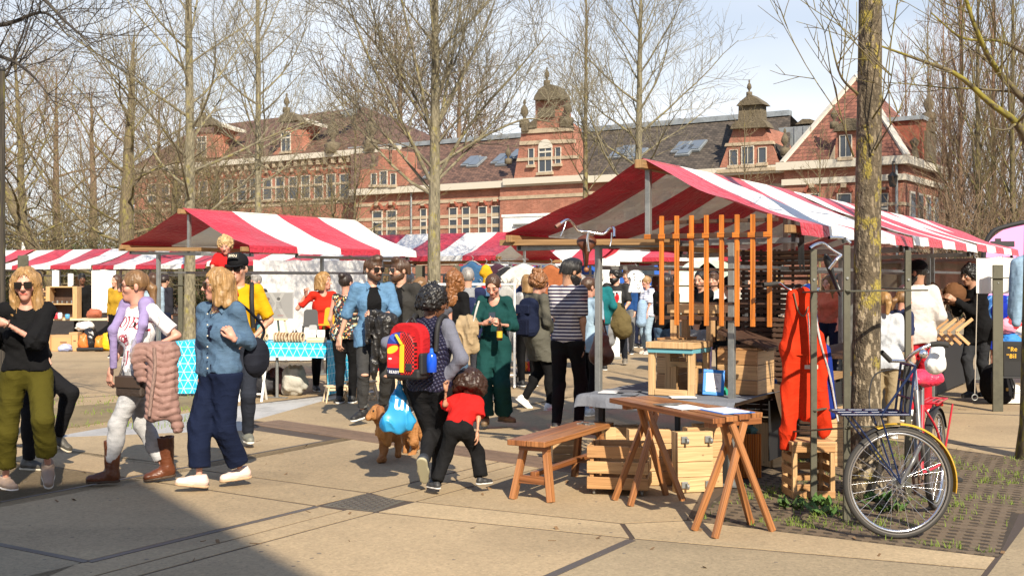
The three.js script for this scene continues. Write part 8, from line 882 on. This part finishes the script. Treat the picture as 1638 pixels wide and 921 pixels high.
{
 const P=person('short haired blonde woman in white tee and black dungarees reaching for the rail',{x:845,y:618,h:1.66,sex:'w',q:1,yaw:200,head:[228,5,0],hair:{k:'bob',c:'blond'},wr:[[808,486,-.1],{s:.15,u:.6,f:.2}],eh:[[0,-1,0],[.3,-1,0]],skin:'pink',top:[tee(C([.76,.75,.74]),{sl:.8,hem:.5})],bot:[trou(mats.black,{top:.66})],shoes:shoe([.02,.02,.02])});for(const k of[1,-1])mesh('dungaree_strap',tube([P.at2(.66).addScaledVector(P.tL,k*.05).addScaledVector(P.tF,-.13),P.at2(.8).addScaledVector(P.tL,k*.08).addScaledVector(P.tF,-.12),P.at2(.86).addScaledVector(P.tL,k*.09)],.018,5,16),M.black,P.g);
 const Q=person('woman with curly hair bun and glasses in a grey coat walking right',{x:866,y:654,h:1.7,sex:'w',q:0,yaw:112,tyaw:128,head:[98,6,0],ank:[[838,638,-.1],[880,648,.1]],toe:[100,105],pitch:[38,0],glasses:'clear',hair:{k:'curlybun',c:[.2,.085,.03]},skin:'pink',wr:[{s:.14,u:.58,f:.18},{s:.16,u:.56,f:.2}],top:[{n:'coat',m:C([.13,.125,.1],{map:T.knit,bump:.003}),sl:1.6,hem:.36,e:1.8,flare:.02,fold:.01}],bot:[trou(mats.black,{e:.9})],shoes:shoe([.76,.75,.73],[.7,.68,.64])});
 const b=thing('backpack','navy roll top backpack on the woman in the grey coat','backpack',at(846,510,14.35),-.75);mesh('body',sdf([cap(V(0,-.12,0),V(0,.1,0),.13,.12,.05),cap(V(-.05,.18,0),V(.05,.18,0),.075,.075,.06)],.013,{fold:foldN(.012,12,10,3),cuts:[(x,y)=>-.22 - y]}),C([.014,.02,.05]),b);mesh('front_pocket',new RoundedBoxGeometry(.19,.2,.05,3,.02).translate(0,-.1,.12),C([.012,.016,.04]),b);mesh('flap',new RoundedBoxGeometry(.23,.12,.04,3,.018).translate(0,.12,.11),C([.018,.025,.06]),b);mesh('strap',[tube([V(-.07,.24,-.06),V(-.1,.16,-.15),V(-.1,-.1,-.14)],.015,5)],M.dark,b);
 const sc=thing('kick_scooter','small dark wheeled cart behind the feet of the grey coated woman','cart',at(841,590,18).setY(0));for(const x of[-.12,.12])mesh('wheel',cyl(V(x,.08,-.02),V(x,.08,.03),.08,.08,14),M.rubber,sc);mesh('deck',box(.34,.03,.2,0,.17,0),M.dark,sc);mesh('stem',cyl(V(0,.17,0),V(.02,.8,0),.018),M.steel,sc);[['orange',[.75,.25,.02],.0],['red',[.6,.03,.03],.1]].forEach(([n,c,x])=>sackOf('toy',`small ${n} toy on the wheeled cart`,'toy',sc.position.clone().add(V(x - .02,.19,.02)),c,.16,.16,.14,x*70 + 3));}
person('dark haired bearded man in a striped tee and black trousers seen from behind',{x:903,y:692,h:1.8,q:0,sw:.84,g:.93,yaw:158,head:[118,14,0],ank:[[890,680,.1],[926,676,-.05]],toe:[170,130],skin:'olive',beard:'full',beardc:HAIR.black,hair:{k:'short',c:'black'},wr:[{s:.13,u:.6,f:.22},[934,592,.04]],eh:[[-.15,-.5,1],[.2,-.3,1]],hand:[{},{curl:.5,d:[0,-1,.05]}],top:[tee(std([1,1,1],.9,{map:tex2.stripe,bumpMap:T.wrinkle,bumpScale:.005}),{sl:.82,loose:.01,hem:.5,e:1.3,fold:.006})],bot:[trou(C([.01,.01,.012]),{e:1.1})],shoes:shoe([.02,.02,.022],[.1,.1,.1])});
person('person in light blue top mostly hidden behind the striped tee man',{x:936,y:664,h:1.62,sex:'w',q:1,yaw:140,head:[120,0,0],ank:[[.05,.1],[-.12,-.05]],hair:{k:'tied',c:'brown'},skin:'pink',wr:[{s:.2,u:.6,f:.2},{s:.2,u:.55,f:.12}],top:[{n:'blouse',m:C([.4,.55,.68]),sl:.8,hem:.45,e:1.5}],bot:[trou(mats.black,{leg:1.75})],shoes:shoe([.35,.4,.46])});
{const b=thing('handbag','brown leather handbag hanging beside the stall post','handbag',at(962,552,12.9));mesh('body',sdf([cap(V(0,.06,0),V(0,-.1,0),.08,.12,.04),ell(V(0,-.12,0),V(.13,.1,.08),.05)],.012,{fold:foldN(.014,14,10,6)}),std([.11,.035,.02],.4,{bumpMap:T.rough,bumpScale:.004}),b);mesh('handle',tube([V(-.06,.12,0),V(0,.3,0),V(.06,.12,0)],.011,6),std([.09,.03,.018],.4),b);const bt=std([1,1,1],.8,{
 map:print(256,256,(g,w)=>{g.fillStyle='#141416';g.fillRect(0,0,w,w);g.fillStyle='#d9d9d6';g.fillRect(84,50,96,105);g.fillStyle='#1a1a1a';g.fillRect(96,62,26,40);g.fillRect(130,58,20,20);g.fillStyle='#c01c28';g.beginPath();g.ellipse(140,112,20,42,.2,0,7);g.fill();})});
 person('tall bearded man in a black printed tee carrying coats',{x:985,y:583,h:1.84,q:1,yaw:-12,head:[-52,4,0],ank:[[1000,574,.1],[972,578,-.1]],toe:[-8,-25],beard:'full',beardc:HAIR.black,hair:{k:'curly',c:'black'},wr:[[994,503,.2],[968,496,.05]],eh:[[1,-.5,0],[-.7,0,-.6]],top:[tee(bt,{sl:.9,loose:.02,hem:.5,uv:'front',e:1.4})],bot:[trou(C([.02,.024,.035]))],shoes:shoe([.16,.14,.11],[.3,.28,.25])});
 const w=(px,py,dz=0)=>at(px,py,21.6 - dz);soft('grey_coat','grey coat in the bundle carried by the bearded man','coat',at(975,515,21.6),[cap(w(974,500,.15),w(972,528,.15),.11,.13,.05),cap(w(980,520,.12),w(974,545,.12),.12,.1,.05)],.017,foldN(.03,12,8,4),mats.greyL);soft('khaki_coat','khaki coat in the bundle carried by the bearded man','coat',at(992,515,21.5),[cap(w(988,496,.2),w(996,526,.2),.13,.17,.06),cap(w(984,520,.22),w(1000,512,.2),.1,.1,.05)],.017,foldN(.03,12,10,7),C([.15,.115,.05]));}
person('white haired person in a teal jacket left of the bearded man',{x:958,y:592,h:1.72,q:1,yaw:190,head:[200,0,0],hair:{k:'short',c:'white'},skin:'pink',wr:[{s:.15,u:.7,f:.25},{s:.2,u:.55,f:.1}],top:[{n:'jacket',m:C([.015,.16,.18]),sl:1.95,hem:.47,e:1.8}],bot:[trou(mats.denimA)]});
{const b=thing('backpack','red backpack on the person in the teal jacket','backpack',at(953,503,20.3));mesh('body',sdf([cap(V(0,-.12,0),V(0,.12,0),.15,.13,.05)],.02,{fold:foldN(.02,10,10,3)}),C([.36,.03,.03]),b);mesh('pocket',new RoundedBoxGeometry(.2,.16,.06,2,.02).translate(0,-.08,.13),C([.3,.02,.02]),b);}
person('blond person in a bright blue top behind the white haired person',{x:970,y:572,h:1.72,q:2,yaw:170,head:[170,0,0],hair:{k:'short',c:'pale'},top:[{n:'jacket',m:C([.03,.12,.4]),sl:1.9}],bot:[trou(mats.denimA)]});
person('man looking over the shoulder of the bearded man',{x:1003,y:566,h:1.8,q:1,yaw:-10,head:[-20,0,0],hair:{k:'short',c:'brown'},top:[{n:'jacket',m:C([.02,.07,.22]),sl:1.9}],bot:[trou(C([.2,.2,.2]))]});
person('short haired blonde woman in a blue striped tee and pale jeans',{x:1036,y:566,h:1.66,sex:'w',q:1,g:1.1,yaw:-60,head:[-75,6,0],hair:{k:'short',c:'blond'},skin:'pink',wr:[{s:.16,u:.5,f:.15},{s:.16,u:.5,f:.12}],top:[tee(std([1,1,1],.9,{map:tex2.breton}),{sl:.9,loose:.02,hem:.49,e:1.5})],bot:[trou(C([.42,.55,.68],{map:T.denim}),{leg:1.9})],shoes:shoe([.5,.4,.35])});
{const w=(px,py,dz=0)=>at(px,py,24.6 - dz);soft('denim_jacket','pale denim jacket tied at the waist of the woman in blue stripes','jacket',at(1028,500,24.6),[cap(w(1028,486,.2),w(1026,515,.2),.08,.1,.05)],.018,foldN(.03,12,8,4),std([.3,.42,.58],.85,{map:T.denim}));}
// behind the near stall and around the food counter
person('woman with long dark hair in a black top behind the slatted rack',{x:1066,y:622,h:1.68,sex:'w',q:1,yaw:150,head:[160,0,0],hair:{k:'long',c:'dark',len:.3},top:[tee(mats.black,{sl:1.0})],bot:[trou(mats.denimA)]});
person('woman in a black tee standing sideways in front of the green screens',{x:1124,y:634,h:1.72,sex:'w',q:1,yaw:-60,head:[-40,10,0],hair:{k:'tied',c:'black'},wr:[{s:.1,u:.62,f:.28},{s:.1,u:.62,f:.28}],top:[tee(mats.black,{sl:.9,hem:.5})],bot:[trou(mats.black)]});
person('person in a pale grey shirt facing the woman in the black tee',{x:1143,y:600,h:1.7,q:1,yaw:-20,head:[-35,0,0],hair:{k:'short',c:'brown'},top:[{n:'shirt',m:C([.55,.58,.6]),sl:1.4,hem:.48}],bot:[trou(C([.12,.09,.16]))]});
person('small boy in a light grey tee seen from behind through the slats',{x:1114,y:650,h:1.13,hs:1.2,q:1,yaw:180,head:[180,5,0],hair:{k:'short',c:'brown'},top:[tee(mats.greyL,{sl:.9})],bot:[trou(mats.denimA)]});
person('curly haired woman in a light sweater seen through the slatted rack',{x:1186,y:615,h:1.7,sex:'w',q:1,yaw:10,head:[70,5,0],hair:{k:'curly',c:'brown'},top:[{n:'sweater',m:C([.5,.49,.42]),sl:1.9}],bot:[trou(mats.navy)]});
person('bearded man in dark clothes behind the lattice crates',{x:1216,y:640,h:1.72,q:1,yaw:-15,head:[-20,0,0],beard:'full',hair:{k:'short',c:'black'},cap:{c:[.01,.01,.012]},top:[{n:'jacket',m:mats.black,sl:1.95}],bot:[trou(mats.black)]});
person('dark clad stall holder under the near roof left of the plank boxes',{x:1170,y:672,h:1.62,q:1,yaw:180,head:[200,0,0],hair:{k:'buzz',c:'black'},cap:{c:[.008,.008,.01]},top:[{n:'jacket',m:mats.black,sl:1.95}],bot:[trou(mats.black)]});
person('person in salmon behind the black saddle on the tree guard',{x:1326,y:600,h:1.66,sex:'w',q:1,yaw:-30,head:[-40,10,0],hair:{k:'wavy',c:'dirty'},skin:'pink',top:[{n:'blouse',m:C([.6,.16,.1]),sl:1.4}],bot:[trou(mats.navy)]});
person('person in a teal top behind the tree guard',{x:1345,y:588,h:1.7,q:1,yaw:10,head:[20,0,0],hair:{k:'short',c:'dark'},top:[tee(C([.02,.28,.25]),{sl:.9})],bot:[trou(mats.navy)]});
// right of the trunk
person('blond girl with a ponytail in a pale blue white shirt beside the near trunk',{x:1416,y:700,h:1.47,sex:'w',q:0,yaw:170,head:[185,5,0],hair:{k:'pony',c:'blond'},skin:'pink',wr:[{s:.13,u:.6,f:.2},{s:.13,u:.6,f:.2}],top:[{n:'shirt',m:C([.62,.66,.72]),sl:1.5,hem:.47,e:1.6,fold:.01}],bot:[trou(C([.42,.33,.2]),{wide:.02})],shoes:shoe([.5,.5,.5])});
person('girl with a ponytail right behind the blond girl',{x:1443,y:672,h:1.47,sex:'w',q:1,yaw:110,head:[100,5,0],hair:{k:'pony',c:'dirty'},skin:'pink',top:[tee(C([.03,.04,.1]),{sl:.9})],bot:[trou(C([.4,.32,.22]))]});
person('man in black cap, white sweatshirt and red track trousers with white stripe',{x:1470,y:668,h:1.8,q:0,yaw:190,head:[225,0,0],cap:{c:[.01,.01,.012]},beard:'full',beardc:HAIR.black,hair:{k:'buzz',c:'black'},skin:'olive',wr:[{s:.17,u:.56,f:.15},{s:.17,u:.56,f:.15}],top:[{n:'sweatshirt',m:C([.68,.64,.62]),sl:1.95,hem:.47,e:1.9,loose:.02}],bot:[trou(C([.52,.02,.035]),{wide:.015})],shoes:shoe([.7,.7,.7])});
person('man in a long black coat and dark trousers leaning over the right stall',{x:1570,y:640,h:1.78,q:0,yaw:-65,head:[-70,10,0],ank:[[1580,625,-.1],[1556,626,.1]],bend:[-.1,0],hair:{k:'curly',c:'black'},skin:'olive',wr:[[1528,480,.1],[1520,470,-.1]],eh:[[.2,-1,0],[.2,-1,0]],top:[{n:'coat',m:mats.black,sl:1.95,hem:.43,e:1.9}],bot:[trou(C([.035,.037,.042]),{wide:.01})],shoes:shoe([.015,.015,.016],[.03,.03,.03])});
person('person in a blue skirt behind the man in the black coat',{x:1601,y:618,h:1.6,sex:'w',q:1,yaw:160,head:[170,0,0],hair:{k:'tied',c:'brown'},skin:'pink',top:[{n:'top',m:std([1,1,1],.8,{map:print(64,64,(g,w)=>{g.fillStyle='#2e66b0';g.fillRect(0,0,w,w);g.fillStyle='#7fb0dd';for(let i=0;i<12;i++)g.fillRect((i*23)% 60,(i*37)% 60,7,5);},[.15,.15])}),sl:1.2,hem:.5},{n:'skirt',m:C([.012,.035,.42]),sl:0,hem:.34,e:1.5,flare:.03}],bot:[]});
// left background
person('dark haired stall holder in black behind the far left counter',{x:130,y:556,h:1.72,q:2,yaw:20,head:[30,0,0],hair:{k:'short',c:'black'},skin:'dark',top:[{n:'jacket',m:mats.black,sl:1.95}],bot:[trou(mats.black)]});
person('blond person seen over the far left counter',{x:126,y:545,h:1.68,sex:'w',q:2,yaw:170,head:[150,0,0],hair:{k:'bob',c:'dirty'},top:[{n:'jacket',m:C([.1,.1,.11]),sl:1.95}],bot:[trou(mats.navy)]});
person('dark haired woman in pale denim between the boots woman and the stall post',{x:244,y:580,h:1.72,sex:'w',q:1,yaw:200,head:[215,0,0],hair:{k:'long',c:'brown',len:.22},skin:'pink',top:[{n:'jacket',m:std([.32,.42,.52],.85,{map:T.denim}),sl:1.9,hem:.5}],bot:[trou(mats.navy)]});
person('dark clad person at the counter behind the left stall post',{x:262,y:566,h:1.68,q:2,yaw:150,head:[150,0,0],hair:{k:'short',c:'dark'},top:[{n:'jacket',m:C([.03,.03,.04]),sl:1.95}],bot:[trou(mats.navy)]});
person('grey haired person in dark clothes between the toddler and the white curtain',{x:411,y:586,h:1.68,q:1,yaw:-30,head:[-45,5,0],hair:{k:'short',c:'grey'},skin:'pink',top:[{n:'jacket',m:C([.025,.028,.05]),sl:1.95}],bot:[trou(mats.navy)]});
person('brown haired woman in mustard behind the woman in boots',{x:186,y:572,h:1.68,sex:'w',q:2,yaw:-20,head:[-30,0,0],hair:{k:'long',c:'brown',len:.25},top:[{n:'jumper',m:C([.5,.3,.03]),sl:1.9}],bot:[trou(mats.black)]});
person('fair haired child at the clothes rail behind the woman in green',{x:789,y:600,h:1.6,q:2,yaw:-10,head:[10,10,0],hair:{k:'bob',c:'blond'},top:[{n:'jacket',m:C([.5,.04,.04]),sl:1.9}],bot:[trou(mats.denimA)]});
person('man in white shirt under the rust brown coat',{x:850,y:590,h:1.72,q:2,yaw:-40,head:[-50,5,0],hair:{k:'short',c:'brown'},skin:'pink',top:[tee(mats.white)],bot:[trou(mats.navy)]});
person('red haired woman at the stall beyond the striped tee man',{x:892,y:585,h:1.68,sex:'w',q:2,yaw:-20,head:[-30,0,0],hair:{k:'wavy',c:'ginger'},skin:'pink',top:[{n:'jumper',m:C([.5,.4,.38]),sl:1.9}],bot:[trou(mats.navy)]});
person('person in grey at the far stall behind the central tree guard',{x:655,y:590,h:1.7,q:2,yaw:170,head:[170,0,0],hair:{k:'short',c:'grey'},top:[{n:'jacket',m:C([.3,.29,.27]),sl:1.9}],bot:[trou(mats.navy)]});
[[1022,556,'woman in dark clothes right of the bearded man, farther back','dark',[.03,.03,.05]],[1050,552,'person in light blue at the far counter behind the striped woman','brown',[.25,.4,.6]],[1084,556,'person in burgundy at the food counter behind the slats','dark',[.2,.03,.05]],[1100,560,'person in brown at the food counter behind the slats','brown',[.15,.1,.07]],[1248,566,'person in pale clothes behind the lattice crates, far back','blond',[.5,.45,.4]],[930,566,'person in white far behind the striped tee man','grey',[.6,.58,.55]],[905,560,'person in navy by the blue van','dark',[.03,.05,.12]],[1300,560,'person in rose far behind the tree guard','blond',[.5,.2,.2]]].forEach(([px,py,l,hc2,c],i)=>person(l,{x:px,y:py,h:1.66 + .03*(i % 4),sex:i % 2?'w':'m',q:2,yaw:150 + i*37,head:[140 + i*33,4,0],hair:{k:i % 2?'wavy':'short',c:hc2},top:[{n:'jacket',m:C(c),sl:1.9}],bot:[trou(mats.navy)]}));
renderer.render(scene,camera);
